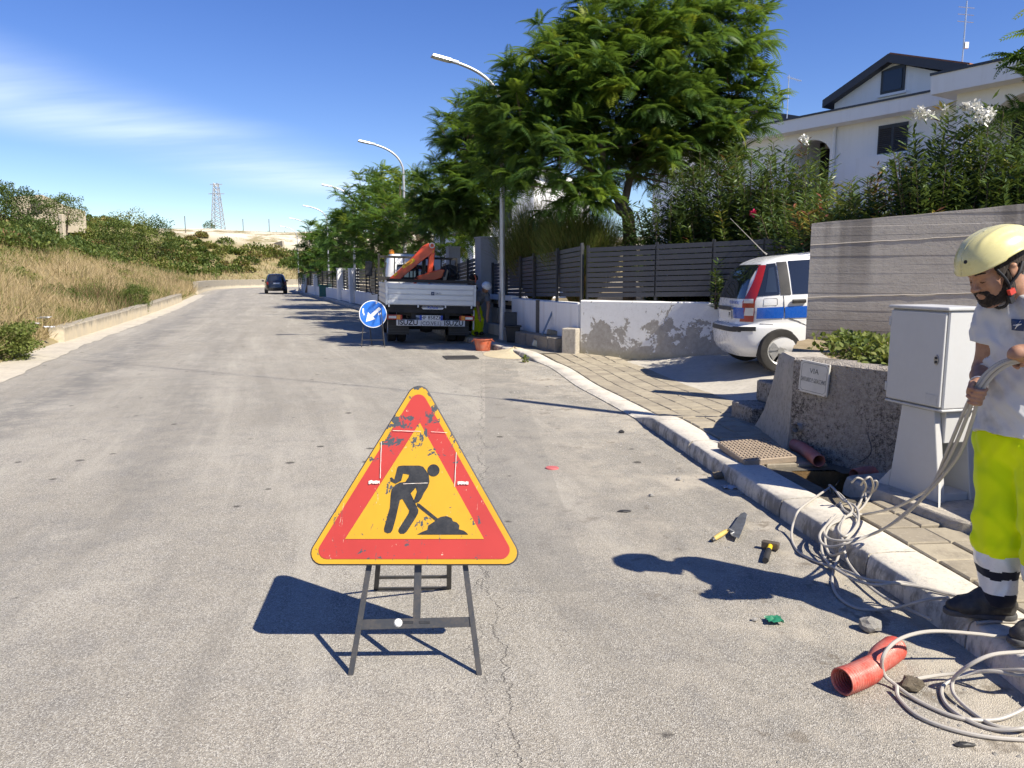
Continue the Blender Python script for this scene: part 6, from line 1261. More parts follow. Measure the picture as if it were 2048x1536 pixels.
MB().cyl((-.245, -.07, .16), (.245, -.08, .16), .009, 6).build('cross_bar', M_STAND, bs)

# ------------------------------------------------------------------ street cabinet
cf = V((2.615, 4.62, 0)); cdx = V((-.26, .966, 0)).normalized(); cdy = V((.966, .26, 0)).normalized()      # along the door (leftwards), into depth
CM = Matrix(((cdx.x, cdy.x, 0, cf.x), (cdx.y, cdy.y, 0, cf.y), (0, 0, 1, 0), (0, 0, 0, 1)))
cab = thing('street_cabinet', 'white roadside cable cabinet on a tapered pedestal', 'cabinet'); cab.matrix_world = Matrix.Translation(cf)
CL = Matrix(((cdx.x, cdy.x, 0, 0), (cdx.y, cdy.y, 0, 0), (0, 0, 1, 0), (0, 0, 0, 1)))
M_CAB = mat('cabinet_fibreglass', (.50, .50, .49), .55, 0, .3, 2.5, .12, 180, .4, (.45, .44, .41)); M_CABE = mat('cabinet_edge', (.48, .48, .47), .6, 0, .4, 4)
def cb3(a, b, nm, mt, par=cab, bev=.004): return MB(CL).bb(a, b).build(nm, mt, par, bevel=bev)
cw, cz0, cz1, cd = .47, .765, 1.365, .32
cb3((0, .012, cz0), (cw, cd, cz1), 'housing', M_CAB, bev=.008); dr = cb3((.012, -.006, cz0 + .012), (cw - .01, .01, cz1 - .012), 'door', M_CAB, bev=.003); cb3((-.012, -.012, cz1 + .001), (cw + .012, cd + .012, cz1 + .022), 'lid', M_CABE, bev=.005); cb3((-.006, .0, cz0 - .016), (cw + .006, cd, cz0 - .001), 'bottom_rim', M_CABE)
m = MB(CL); m.lathe([(.001, 0), (.016, 0), (.017, -.004)], 14, M=Matrix.Translation((.055, -.012, 1.065)) @ Matrix.Rotation(R(90), 4, 'X') @ Matrix.Diagonal((1, 1.9, 1, 1))); lk = m.build('lock', mat('lock_chrome', (.35, .35, .36), .3, .8), dr); cb3((.047, -.018, 1.045), (.063, -.0125, 1.062), 'keyhole', M_SB, lk, .002); cb3((.047, -.018, 1.07), (.063, -.0125, 1.085), 'keyhole', M_SB, lk, .002)
for z_ in (.85, 1.28): cb3((cw - .016, -.012, z_ - .03), (cw + .002, .004, z_ + .03), 'hinge', M_CABE)
cb3((.03, -.0085, cz0 + .02), (.12, -.0065, cz0 + .085), 'sticker_residue', M_CABE, dr, 0)
zp = .18                                                                             # pedestal: tapered front and rear cheeks, open between
m = MB(CL); m.ext([(-.02, .02, zp), (cw - .06, .02, zp), (cw - .13, .02, cz0 - .02), (.07, .02, cz0 - .02)], (0, .05, 0)); m.build('pedestal_cheek', M_CAB, cab, bevel=.004)
m = MB(CL); m.ext([(-.02, cd - .06, zp), (cw - .06, cd - .06, zp), (cw - .13, cd - .06, cz0 - .02), (.07, cd - .06, cz0 - .02)], (0, .05, 0)); m.build('pedestal_cheek', M_CAB, cab, bevel=.004)
cb3((.03, .072, cz0 - .22), (cw - .12, cd - .062, cz0 - .018), 'pedestal_head', M_CAB); cb3((.0, .072, zp), (cw - .09, cd - .062, zp + .05), 'pedestal_sill', M_CAB); cb3((cw - .2, .072, zp + .05), (cw - .18, cd - .062, cz0 - .22), 'pedestal_web', M_CAB)
m = MB(CL); m.ext([(-.02, .02, zp), (-.10, -.06, zp), (-.012, .012, zp + .16)], (.015, .03, .0)); m.build('gusset', M_CAB, cab); m = MB(CL); m.ext([(cw - .06, .02, zp), (cw + .02, -.0, zp), (cw - .075, .02, zp + .12)], (.0, .03, .0)); m.build('gusset', M_CAB, cab)
rows = []          # rough concrete footing
for j, (zz, g) in enumerate(((.06, .04), (.12, .035), (.17, .015), (.182, -.02))):
    ring = [(-.34, -.12), (.2, -.13), (.66, -.10), (.70, .1), (.66, .5), (.2, .55), (-.36, .5), (-.4, .1)]; q = catmull([(x, y, 0) for x, y in ring], 5, True); cxy = V((.15, .2, 0)); rows.append([(p - cxy) * (1 + g + .03 * mnoise.noise(p * 6 + V((0, 0, j)))) + cxy + V((0, 0, zz)) for p in q]); rows[-1].append(rows[-1][0].copy())
m = MB(CL); m.grid(rows); m.add(rows[-1][:-1], [tuple(range(len(rows[-1]) - 1))]); m.build('concrete_footing', M_PIER, cab, smooth=True)

# ------------------------------------------------------------------ open pit and its things
M_EARTH = m_ground('orange_earth', (.30, .185, .08), (.22, .14, .065), (.36, .25, .13), 8., .9)
m = MB(); m.ext([(2.10, 5.0, -.35), (2.64, 5.0, -.35), (2.64, 5.70, -.35), (2.10, 5.70, -.35)], (0, 0, .01)); q = [(2.10, 5.0), (2.64, 5.0), (2.64, 5.70), (2.10, 5.70)]
for i in range(4):
    a, b = V((*q[i], 0)), V((*q[(i + 1) % 4], 0)); rows = [[a.lerp(b, k / 8) + V((mnoise.noise(V((k, i, j))) * .02, mnoise.noise(V((k, j, i))) * .02, -.35 + j * .11)) for k in range(9)] for j in range(5)]; rows[-1] = [V((p.x, p.y, SZ(5.3) - .024)) for p in rows[-1]]; m.grid(rows, flip=False)
pit = m.build('open_pit', M_EARTH); struct(pit, 'open pit dug in the pavement beside the low wall')
M_PVC = mat('red_corrugated_plastic', (.50, .075, .05), .42, 0, .45, 12, dirtcol=(.55, .35, .28)); M_PVD = mat('faded_red_plastic', (.42, .13, .10), .55, 0, .5, 9, dirtcol=(.45, .3, .25))
def pipe(label, pts, r, mt, pitch=.0135, dent=0.):
    P = catmull(pts, 14); L_ = [0]
    for a, b in zip(P, P[1:]): L_.append(L_[-1] + (b - a).length)
    n = int(L_[-1] / pitch * 4); out = []; xs = np.array([tuple(p) for p in P]); 
    for i in range(n + 1): s_ = L_[-1] * i / n; out.append(V([float(np.interp(s_, L_, xs[:, k])) for k in range(3)]))
    rr = [r * (1 + .05 * math.cos(2 * math.pi * i / 4)) * (1 - dent * math.exp(-((i / n - .55) / .12) ** 2)) for i in range(n + 1)]
    m = MB(); m.tube(out, rr, 24, caps=False); o = m.build('corrugated_pipe', mt, smooth=True, sharp=80); tag(o, label, 'pipe', 'red corrugated pipes'); s_ = o.modifiers.new('wall', 'SOLIDIFY'); s_.thickness = .005; s_.offset = -1; return o
pipe('bright red corrugated pipe offcut lying on the road by the coils', [G(1684, 1363, .052), G(1712, 1353, .052), G(1740, 1339, .052), G(1764, 1315, .052), G(1789, 1296, .05)], .05, M_PVC, dent=.18)
pipe('faded red pipe offcut lying on the pavement near the pit', [G(1589, 889, .178), G(1610, 900, .176), G(1638, 922, .172)], .048, M_PVD)
pipe('dark red pipe end sticking out by the wall behind the pit', [V((2.80, 5.60, .13)), V((2.66, 5.62, .11)), V((2.55, 5.58, .10))], .048, M_PVD)
# lifted manhole lid
lid = thing('manhole_lid', 'square checkered manhole lid laid on the pavement edge', 'lid', (1.97, 6.08, .165), R(8)); M_LID = mat('lid_concrete', (.34, .27, .20), .9, 0, .5, 9, .3, 70); lid.rotation_euler = (R(4), R(-3), R(8))
MB().box((0, 0, 0), (.43, .52, .05)).build('slab', M_LID, lid, bevel=.006); me_ = MB().box((0, 0, 0), (.020, .030, .008)).mesh('stud'); me_.materials.append(M_LID)
for i in range(13):
    for j in range(11): o = link('stud', me_, lid, loc=(-.19 + i * .0317, -.23 + j * .046, .028))
# tools
def onroad(pts, z, th, nm, mt, par, bev=0.): return MB().ext([G(u, v, z) - V(par.location) for u, v in pts][::-1], (0, 0, th)).build(nm, mt, par, bevel=bev)
tp_ = G(1455, 1062); tw = thing('trowel', 'bricklayer trowel with yellow handle lying on the road', 'trowel', tp_); M_STL = mat('worn_trowel_steel', (.34, .35, .36), .35, .8, .7, 20, dirtcol=(.16, .15, .14)); M_HAN = mat('yellow_wood_handle', (.56, .40, .12), .6, 0, .5, 25)
onroad([(1459, 1060), (1463, 1072), (1478, 1077), (1490, 1048), (1494, 1029), (1489, 1025), (1481, 1028)], .03, .003, 'blade', M_STL, tw); A, B_ = G(1426, 1079, .018) - tp_, G(1455, 1061, .03) - tp_
MB().tube([A, A.lerp(B_, .15), A.lerp(B_, .5), A.lerp(B_, .85), B_], [.008, .014, .016, .014, .009], 10).build('handle', M_HAN, tw, smooth=True); MB().tube([B_, B_ + (G(1463, 1062, .045) - tp_ - B_) * .5 + V((0, 0, .012)), G(1468, 1063, .033) - tp_], .006, 6).build('tang', M_STL, tw); MB().tube([A - (B_ - A) * .06, A + (B_ - A) * .04], [.009, .0145], 10).build('butt_cap', M_STAND, tw)
hp_ = G(1540, 1095); hm_ = thing('hammer', 'club hammer with yellow and black handle lying on the road', 'hammer', hp_); A, B_ = G(1524, 1087, .03) - hp_, G(1558, 1093, .03) - hp_; m = MB(frame((A + B_) / 2, B_ - A, V((0, 0, 1)))); m.box((0, 0, 0), ((B_ - A).length, .042, .042)); m.build('head', mat('rusty_hammer_steel', (.16, .13, .10), .6, .6, .6, 20), hm_, bevel=.006, seg=2)
h0, h1 = G(1541, 1090, .032) - hp_, G(1531, 1121, .02) - hp_; MB().tube([h0, h0.lerp(h1, .35)], [.013, .015], 10).build('handle_grip', mat('bright_yellow_plastic', (.75, .52, .02), .45), hm_, smooth=True); MB().tube([h0.lerp(h1, .33), h0.lerp(h1, .7), h1], [.0155, .017, .017], 10).build('handle_sleeve', M_BLK, hm_, smooth=True)
# stones and scraps
def stone(label, p, r, seed, mt, name='stone', sq=(1, .8, .7), group='stones and scraps on the road'):
    bm = bmesh.new(); bmesh.ops.create_icosphere(bm, subdivisions=2, radius=1)
    for v_ in bm.verts: q = v_.co.copy(); k = 1 + .35 * mnoise.noise(q * 1.3 + V((seed, 0, 0))) + .15 * mnoise.noise(q * 3 + V((0, seed, 0))); v_.co = V((q.x * sq[0], q.y * sq[1], q.z * sq[2])) * k * r
    zm = min(v_.co.z for v_ in bm.verts)
    me = bpy.data.meshes.new(name); bm.to_mesh(me); bm.free(); me.materials.append(mt); o = link(name, me, loc=V(p) - V((0, 0, zm + r * .08))); tag(o, label, 'stone', group); return o
M_LST = m_ground('white_limestone', (.52, .50, .46), (.42, .40, .37), (.6, .58, .54), 20., .8); M_BST = m_ground('brown_stone', (.30, .25, .18), (.2, .165, .12), (.4, .35, .27), 18., .9)
stone('white stone lump in the worker shadow', G(1739, 1262), .05, 1, M_LST); stone('brown stone beside the red pipe and coil', G(1822, 1380), .042, 2, M_BST); stone('grey stone against the kerb foot near the clear scrap', G(1436, 957), .055, 3, M_BST, sq=(.8, .8, .6)); stone('dark scrap of rubber on the mid road', G(1248, 1024), .035, 5, M_BLK, sq=(1.3, .5, .25)); stone('small dark clod near the kerb start', G(1243, 866), .03, 6, M_BLK, sq=(1, .7, .6)); stone('little white pebble right of the warning sign', G(1303, 993), .018, 7, M_LST); stone('white pebble nearer the kerb', G(1357, 961), .02, 8, M_LST); stone('dark twig-like scrap at the lower right', G(1928, 1492), .03, 9, M_BLK, sq=(1.2, .4, .3)); stone('pale chip by the green scrap', G(1509, 1242), .014, 11, M_LST)
p = G(1104, 937); o = MB().lathe([(.001, .012), (.05, .012), (.055, .008), (.056, 0)], 18).build('plastic_cap', mat('faded_red_cap', (.50, .13, .13), .5, 0, .4, 30), loc=p); o.scale = (1, .9, 1); tag(o, 'flat red plastic cap lying in the road', 'cap')
p = G(1548, 1246); rows = [[V((.036 * (i / 6 - .5) * 2, .032 * (j / 6 - .5) * 2, .02 + .018 * mnoise.noise(V((i * .7, j * .7, 3))))) for i in range(7)] for j in range(7)]; o = MB().grid(rows).build('green_scrap', mat('green_plastic', (.02, .17, .09), .4), loc=p, smooth=True); tag(o, 'crumpled green plastic scrap beside the cable', 'scrap')
def litter(label, p, r, seed, mt, sq=(1, .7, .35), name='plastic_litter', group='litter along the roadside'):
    rows = [[V(((i / 8 - .5) * 2 * sq[0], (j / 8 - .5) * 2 * sq[1], sq[2] * (.55 + .9 * mnoise.noise(V((i * .55 + seed, j * .55, seed)))))) * r for i in range(9)] for j in range(9)]; o = MB().grid(rows).build(name, mt, loc=p, smooth=True); tag(o, label, 'litter', group); s_ = o.modifiers.new('t', 'SOLIDIFY'); s_.thickness = .003; return o
M_BAG = mat('white_plastic_bag', (.62, .64, .67), .35, 0, .2); litter('crumpled clear plastic scrap against the kerb', G(1465, 976), .075, 4, mat('clear_plastic', (.42, .43, .44), .2), (1, .55, .25))
for i, (u, v, y, r, lab) in enumerate(((98, 655, 17.2, .10, 'white plastic bag caught in the dry grass beside the wall end'), (70, 648, 17.4, .09, 'small pale wrapper in the grass left of the bag'), (88, 637, 18, .14, 'torn plastic sheet higher up in the dry grass'), (35, 700, 14.9, .1, 'pale rag at the road edge by the green bush'), (60, 697, 15.1, .09, 'bottle-green scrap at the road edge'))):
    p = D(u, v, y); litter(lab, (p.x, p.y, max(p.z, .02)), r, 3.3 * i, M_BAG if i < 4 else mat('green_plastic', (.02, .17, .09), .4))
# loose chippings and crumbs along the works: far too many to count
rng = np.random.default_rng(5); n = 1500; ss_ = RP.s_of_y(1.5) + (RP.s_of_y(15) - RP.s_of_y(1.5)) * rng.uniform(0, 1, n); tt = -np.abs(rng.normal(0, .45, n)) - .02; P = np.array([tuple(RP.pt(a, b)) for a, b in zip(ss_, tt)]); T = (np.array([(1, 0, 0), (-.5, .8, 0), (-.5, -.8, 0), (.1, 0, .9)]), np.array([(0, 1, 3), (1, 2, 3), (2, 0, 3)])); az = rng.uniform(0, 6.28, n); Rm = np.zeros((n, 3, 3)); Rm[:, 0, 0] = np.cos(az); Rm[:, 0, 1] = -np.sin(az); Rm[:, 1, 0] = np.sin(az); Rm[:, 1, 1] = np.cos(az); Rm[:, 2, 2] = 1
v, f, t = inst(T[0], T[1], P, Rm, rng.uniform(.003, .011, n), np.zeros(n)); tag(npmesh('loose_gravel', v, f, M_LST), 'loose pale chippings scattered along the kerb foot', 'gravel', None, 'stuff')

# ------------------------------------------------------------------ mid-distance work site
p = G(966, 701); bk = thing('builders_bucket', 'orange plastic builder tub standing on the road by the kerb', 'bucket', p); M_ORB = mat('orange_bucket', (.55, .12, .05), .55, 0, .45, 8, dirtcol=(.4, .3, .24)); MB().lathe([(.0, .0), (.145, .0), (.15, .02), (.19, .23), (.21, .235), (.21, .25), (.185, .25), (.14, .03), (.0, .03)], 24, cap=False).build('tub', M_ORB, bk, smooth=True)
for sg in (-1, 1): MB().tube(catmull([(sg * .19, -.06, .22), (sg * .235, -.05, .2), (sg * .235, .05, .2), (sg * .19, .06, .22)], 4), .009, 6).build('handle', M_ORB, bk)
gp = [G(886, 713.5), G(948, 712.5), G(957, 718.5), G(895, 719.5)]; gc_ = sum(gp, V()) / 4; gr_ = thing('drain_grate', 'iron drain grate set in the road in front of the tub', 'grate', gc_); M_IRON = mat('cast_iron', (.10, .095, .09), .7, .3, .5, 10); M_HOLE = mat('drain_dark', (.015, .015, .014), .9); MB().add([q - gc_ + V((0, 0, .005)) for q in gp], [(0, 3, 2, 1)]).build('shaft', M_HOLE, gr_)
for i in range(19): a = gp[0].lerp(gp[1], (i + .5) / 19) - gc_; b = gp[3].lerp(gp[2], (i + .5) / 19) - gc_; m = MB(frame((a + b) / 2 + V((0, 0, .012)), b - a, V((1, 0, 0)))); m.box((0, 0, 0), ((b - a).length, .016, .012)); m.build('grate_bar', M_IRON, gr_)
for i in range(4): a, b = gp[i] - gc_, gp[(i + 1) % 4] - gc_; m = MB(frame((a + b) / 2 + V((0, 0, .013)), b - a, V((0, 0, 1)).cross(b - a))); m.box((0, 0, 0), ((b - a).length + .02, .02, .014)); m.build('frame_side', M_IRON, gr_)
M_SAND = m_ground('pale_sand', (.58, .49, .33), (.52, .44, .30), (.64, .56, .41), 6., .6); pc = G(1028, 708, .0); rows = []
for i in range(15):
    r_ = i / 14; rows.append([V((math.cos(t) * r_ * .62, math.sin(t) * r_ * .95, .13 * (1 - r_) ** 1.25 * (1 + .4 * mnoise.noise(V((math.cos(t) * 2, math.sin(t) * 2, r_ * 2)))) + .004 + .012 * mnoise.noise(V((math.cos(t) * r_ * 8, math.sin(t) * r_ * 8, 3))) * (1 - r_))) for t in np.linspace(0, 2 * math.pi, 29)])
o = MB().grid(rows).build('sand_heap', M_SAND, loc=pc, smooth=True); tag(o, 'small heap of pale sand at the pavement end', 'sand heap')
# rubble: single bricks and blocks
M_BRK = m_ground('tuff_block', (.40, .33, .23), (.33, .27, .19), (.48, .42, .31), 6., .8); rb = [(1102, 708, .06, .5), (1120, 706, .06, .1), (1138, 709, .06, -.1), (1152, 711, .05, -.5), (1100, 695, .08, .3), (1128, 692, .2, .2), (1142, 690, .07, .9), (1144, 680, .24, .5), (1103, 684, .2, .1), (1097, 676, .3, -.1), (1118, 676, .3, .2), (1105, 666, .42, .05), (1130, 664, .44, .15), (1145, 664, .44, -.1), (1115, 700, .06, 1.0)]
RBL = ['leftmost brick of the front row in the rubble', 'second brick from the left in the front rubble row', 'third brick from the left in the front rubble row', 'rightmost brick leaning at the end of the front rubble row', 'brick lying behind the left end of the front rubble row', 'pale block in the middle of the rubble pile', 'brick low down beside the wall corner pier', 'block stacked beside the wall corner pier', 'block in the left rubble stack above the ground', 'upper block of the left rubble stack', 'upper block in the middle rubble stack', 'topmost left brick on the rubble, near the shovel', 'topmost middle brick on the stone ledge', 'topmost right brick next to the peeling wall', 'loose brick turned end-on behind the front row']
for i, (u, v, z, a) in enumerate(rb):
    p = G(u, v, z); o = MB().box((0, 0, 0), (random.uniform(.2, .3), random.uniform(.12, .16), random.uniform(.09, .13))).build('tuff_brick', M_BRK if i % 3 else M_STONE, loc=(p.x, p.y + (.15 if z > .1 else 0), z), bevel=.01); o.rotation_euler = (random.uniform(-.15, .15), random.uniform(-.15, .15), a); tag(o, RBL[i], 'brick', 'rubble bricks by the wall')
# leaning tool
A, B_ = D(1078, 684, 15.7), D(1109, 614, 15.9); sh = thing('shovel', 'long shovel leaning against the plain white wall', 'shovel', (A.x, A.y, SZ(15))); A = A - V(sh.location); B_ = B_ - V(sh.location); MB().cyl(A.lerp(B_, .12), B_, .02, 8).build('shaft', mat('blue_grey_steel', (.20, .25, .31), .4, .4), sh); MB().box((A.x - .02, A.y, .06), (.24, .06, .14), rot=Matrix.Rotation(R(20), 3, 'Y')).build('blade', M_STL, sh, bevel=.01)
# black bins by the lamp
p = V((.02, 17.0, SZ(17))); bn = thing('black_bin', 'black plastic bin with its lid up beside the street lamp', 'bin', p); M_BIN = mat('bin_black', (.014, .014, .015), .5, 0, .4, 6, dirtcol=(.04, .04, .04)); m = MB(); m.box((0, 0, .17), (.26, .26, .34), top=(1.25, 1.25)); m.build('tub', M_BIN, bn, bevel=.015); MB().box((0, 0, .35), (.38, .38, .03)).build('rim', M_BIN, bn, bevel=.008); MB().box((-.05, .16, .50), (.28, .04, .30), rot=Matrix.Rotation(R(-8), 3, 'X')).build('raised_lid', M_BIN, bn, bevel=.01)
p = D(655, 607, 53.5); gb = thing('green_box', 'green utility box at the foot of a far street lamp', 'box', (p.x, 53.0, .11)); MB().bb((-.35, -.3, 0), (.35, .3, .75)).build('body', mat('green_box_paint', (.015, .11, .09), .5), gb, bevel=.02); MB().bb((-.38, -.33, .75), (.38, .33, .81)).build('lid', mat('green_box_paint', (.015, .11, .09), .5), gb, bevel=.01)
# utility pole beyond the right edge: only its shadow and wire shadow fall into view
up_ = V((4.62, 6.25, 0)); ut = thing('utility_pole', 'wooden pole out of frame whose shadow crosses the kerb and road', 'pole', (up_.x, up_.y, .8)); MB().cyl((0, 0, -.3), (0, 0, 5.45), .10, 12, 0, .075).build('shaft', M_WOOD, ut); MB().tube([V((lerp(0, -22, t), lerp(0, 12.4, t), lerp(5.3, 8.6, t) - 1.2 * 4 * t * (1 - t) * .5)) for t in np.linspace(0, 1, 24)], .011, 5).build('overhead_wire', M_BLK, ut)

# ------------------------------------------------------------------ cables
M_CBL = mat('grey_cable_sheath', (.40, .375, .335), .5, 0, .35, 18, dirtcol=(.36, .33, .28))
CR_ = .0075
def q2(X, Y_, z): return G(1500 + X * .3751, 960 + Y_ * .375, z)
def cable(label, pts, r=CR_, cat='cable', name='grey_cable', mt=None, end=None):
    P = catmull(pts, 8); o = MB().tube(P, r, 8).build(name, mt or M_CBL, smooth=True); tag(o, label, cat, 'grey cables on the pavement and road'); return o
KZ = .135; RZ = .009
cable('cable dropping off the kerb and running back up to the boot', [q2(428, 38, KZ), q2(345, 95, KZ), q2(262, 160, KZ + .004), q2(228, 240, .06), q2(224, 320, RZ), q2(262, 385, RZ), q2(330, 425, RZ), q2(430, 462, RZ + .01), q2(520, 490, .06), q2(620, 530, .12), q2(730, 545, KZ + .005), q2(860, 562, KZ), q2(1000, 592, KZ), q2(1180, 640, KZ), q2(1330, 668, KZ)])
cable('cable looping low over the kerb face below the held bundle', [q2(545, 185, KZ + .01), q2(450, 220, KZ + .01), q2(398, 290, .10), q2(382, 370, .05), q2(415, 440, .03), q2(500, 500, .05), q2(580, 540, .10), q2(680, 560, KZ + .004), q2(800, 545, KZ), q2(930, 575, KZ), q2(1080, 612, KZ), q2(1300, 650, KZ)])
cable('cable making the widest loop out onto the road', [q2(545, 170, KZ + .015), q2(578, 215, KZ + .01), q2(560, 270, KZ), q2(505, 330, .12), q2(470, 410, .05), q2(445, 490, RZ), q2(440, 560, RZ), q2(478, 630, RZ), q2(560, 680, RZ), q2(660, 693, RZ), q2(780, 683, .05), q2(880, 655, .11), q2(970, 635, KZ), q2(1080, 632, KZ), q2(1300, 660, KZ)])
cable('cable end lying straight down the kerb face', [q2(505, 190, KZ + .02), q2(482, 270, KZ), q2(500, 340, .11), q2(515, 420, .05), q2(560, 490, .035), q2(640, 570, .03), q2(740, 640, .035), q2(850, 693, .05), q2(962, 742, .08)])
cable('cable rising out of the open pit in a bend', [V((2.28, 5.2, -.1)), G(1658, 973, .12), G(1672, 982, KZ + .01), q2(500, 95, KZ + .02), q2(545, 160, KZ + .02), q2(500, 205, KZ + .01), q2(425, 245, KZ), q2(400, 320, .09), q2(430, 400, .04), q2(505, 380, .12)])
cable('second cable coming up from the pit into the tangle', [V((2.32, 5.24, -.1)), G(1664, 975, .12), G(1686, 1000, KZ + .015), q2(560, 140, KZ + .02), q2(580, 200, KZ + .015), q2(550, 270, KZ + .01), q2(500, 300, KZ), q2(470, 260, KZ), q2(505, 200, KZ + .02)])
def c6(X, Y_, z): return G(1560 + X * .1432, 860 + Y_ * .1432, z)
for i, (pts, lab) in enumerate((([(1010, 1150, KZ), (1080, 1080, KZ), (1130, 990, KZ + .01), (1165, 880, .19), (1200, 800, .24), (1170, 710, .31), (1080, 668, .34), (1000, 735, .30)], 'left of the three short cable tails arching over the pit'), ([(1070, 1150, KZ), (1150, 1080, KZ), (1215, 990, KZ + .01), (1280, 870, .20), (1302, 760, .28), (1260, 660, .35), (1190, 690, .34), (1130, 770, .28)], 'middle short cable tail arching highest over the pit'), ([(1205, 990, KZ), (1205, 880, KZ + .03), (1300, 860, .19), (1355, 780, .24), (1350, 715, .28), (1310, 712, .28)], 'right short cable tail curling beside the cabinet footing'))): cable(lab, [c6(*q) for q in pts], .0065)
cable('thin dark cable climbing from the pit up the low wall', [c6(765, 790, .1), c6(850, 670, .02), c6(930, 540, .05), V((2.62, 5.50, .28)), V((2.64, 5.60, .42))], .004, mt=M_STAND)
# coil at the lower right, springing off the kerb
cable('outer cable of the coil arching over the red pipe', [G(2075, 1268, KZ), q2(1350, 835, KZ), q2(1200, 820, .15), q2(1000, 806, .17), q2(870, 822, .17), q2(770, 866, .16), q2(708, 945, .12), q2(712, 1030, .05), q2(765, 1085, .02), q2(900, 1180, RZ), q2(1100, 1265, RZ), q2(1280, 1280, RZ), q2(1400, 1250, .02), G(2090, 1395, .05)])
cable('coil loop standing up from the kerb edge', [G(2090, 1296, .17), q2(1461, 915, .16), q2(1300, 930, .17), q2(1190, 975, .14), q2(1105, 1038, .08), q2(1078, 1085, .04), q2(1092, 1150, .02), q2(1180, 1235, RZ), q2(1300, 1308, RZ), q2(1461, 1332, RZ), G(2100, 1455, RZ)])
cable('inner coil loop lying against the kerb foot', [G(2090, 1340, .10), q2(1461, 1042, .10), q2(1300, 1020, .09), q2(1180, 1030, .06), q2(1065, 1070, .03), q2(1022, 1125, RZ), q2(1050, 1200, RZ), q2(1150, 1275, RZ), q2(1300, 1330, RZ), q2(1461, 1322, .03), G(2090, 1440, .03)])
cable('lowest cable of the coil running out of the bottom right', [q2(782, 1100, .03), q2(795, 1165, RZ), q2(890, 1255, RZ), q2(1050, 1322, RZ), q2(1250, 1368, RZ), q2(1461, 1385, RZ), G(2100, 1478, RZ)])
cable('cable end touching the brown stone', [q2(890, 1060, .04), q2(1000, 1042, .03), q2(1120, 1032, .04), q2(1280, 1018, .08), q2(1461, 1012, .13), G(2100, 1338, .14)])
cable('cable on the kerb top under the boots', [G(1950, 1246, KZ), G(1990, 1243, KZ), G(2040, 1245, KZ), G(2100, 1252, KZ)])
# ------------------------------------------------------------------ people: implicit surfaces meshed to one continuous skin
class SDF:
    def __init__(s): s.p = []
    def cone(s, a, b, ra, rb=None, k=.02): s.p.append(('c', np.array(a, float), np.array(b, float), ra, ra if rb is None else rb, k)); return s
    def ell(s, c, r, R3=None, k=.02): s.p.append(('e', np.array(c, float), np.array(r, float), np.eye(3) if R3 is None else np.array(R3, float), 0, k)); return s
    def chain(s, pts, rad, k=.01):
        for (a, b, ra, rb) in zip(pts, pts[1:], rad, rad[1:]): s.cone(a, b, ra, rb, k)
        return s
    def mesh(s, h, disp=None, clip=None):
        lo, hi = [], []
        for q in s.p:
            if q[0] == 'c': r = max(q[3], q[4]); lo.append(np.minimum(q[1], q[2]) - r); hi.append(np.maximum(q[1], q[2]) + r)
            else: r = q[2].max(); lo.append(q[1] - r); hi.append(q[1] + r)
        lo = np.min(lo, 0) - .04; hi = np.max(hi, 0) + .04; n = np.ceil((hi - lo) / h).astype(int) + 1
        ax = [lo[i] + h * np.arange(n[i]) for i in range(3)]; f = np.full(n, .2, np.float32)
        for q in s.p:
            if q[0] == 'c': r = max(q[3], q[4]) + .05 + q[5]; a, b = np.minimum(q[1], q[2]) - r, np.maximum(q[1], q[2]) + r
            else: r = q[2].max() + .05 + q[5]; a, b = q[1] - r, q[1] + r
            i0 = np.clip(((a - lo) / h).astype(int), 0, n - 1); i1 = np.clip(((b - lo) / h).astype(int) + 2, 1, n); sl = tuple(slice(x, y) for x, y in zip(i0, i1))
            X, Y_, Z = np.meshgrid(ax[0][sl[0]], ax[1][sl[1]], ax[2][sl[2]], indexing='ij')
            if q[0] == 'c':
                ab = q[2] - q[1]; L2 = max(1e-9, float(ab @ ab)); px, py, pz = X - q[1][0], Y_ - q[1][1], Z - q[1][2]; t = np.clip((px * ab[0] + py * ab[1] + pz * ab[2]) / L2, 0, 1); d = np.sqrt((px - t * ab[0]) ** 2 + (py - t * ab[1]) ** 2 + (pz - t * ab[2]) ** 2) - (q[3] + (q[4] - q[3]) * t)
            else:
                px, py, pz = X - q[1][0], Y_ - q[1][1], Z - q[1][2]; Rm, r3 = q[3], q[2]; u = [(px * Rm[i][0] + py * Rm[i][1] + pz * Rm[i][2]) for i in range(3)]; k0 = np.sqrt(sum((u[i] / r3[i]) ** 2 for i in range(3))); k1 = np.sqrt(sum((u[i] / r3[i] ** 2) ** 2 for i in range(3))) + 1e-6; d = k0 * (k0 - 1) / k1
            g = f[sl]; k = q[5]; hh = np.maximum(k - np.abs(g - d), 0) / k; f[sl] = np.minimum(g, d) - hh * hh * k * .25
        if disp is not None or clip is not None:
            X, Y_, Z = np.meshgrid(*ax, indexing='ij')
            if disp is not None: f = f + disp(X, Y_, Z)
            if clip is not None: f = np.maximum(f, clip(X, Y_, Z))
        f[0], f[-1], f[:, 0], f[:, -1], f[:, :, 0], f[:, :, -1] = .1, .1, .1, .1, .1, .1
        return surfnet(f, lo, h)
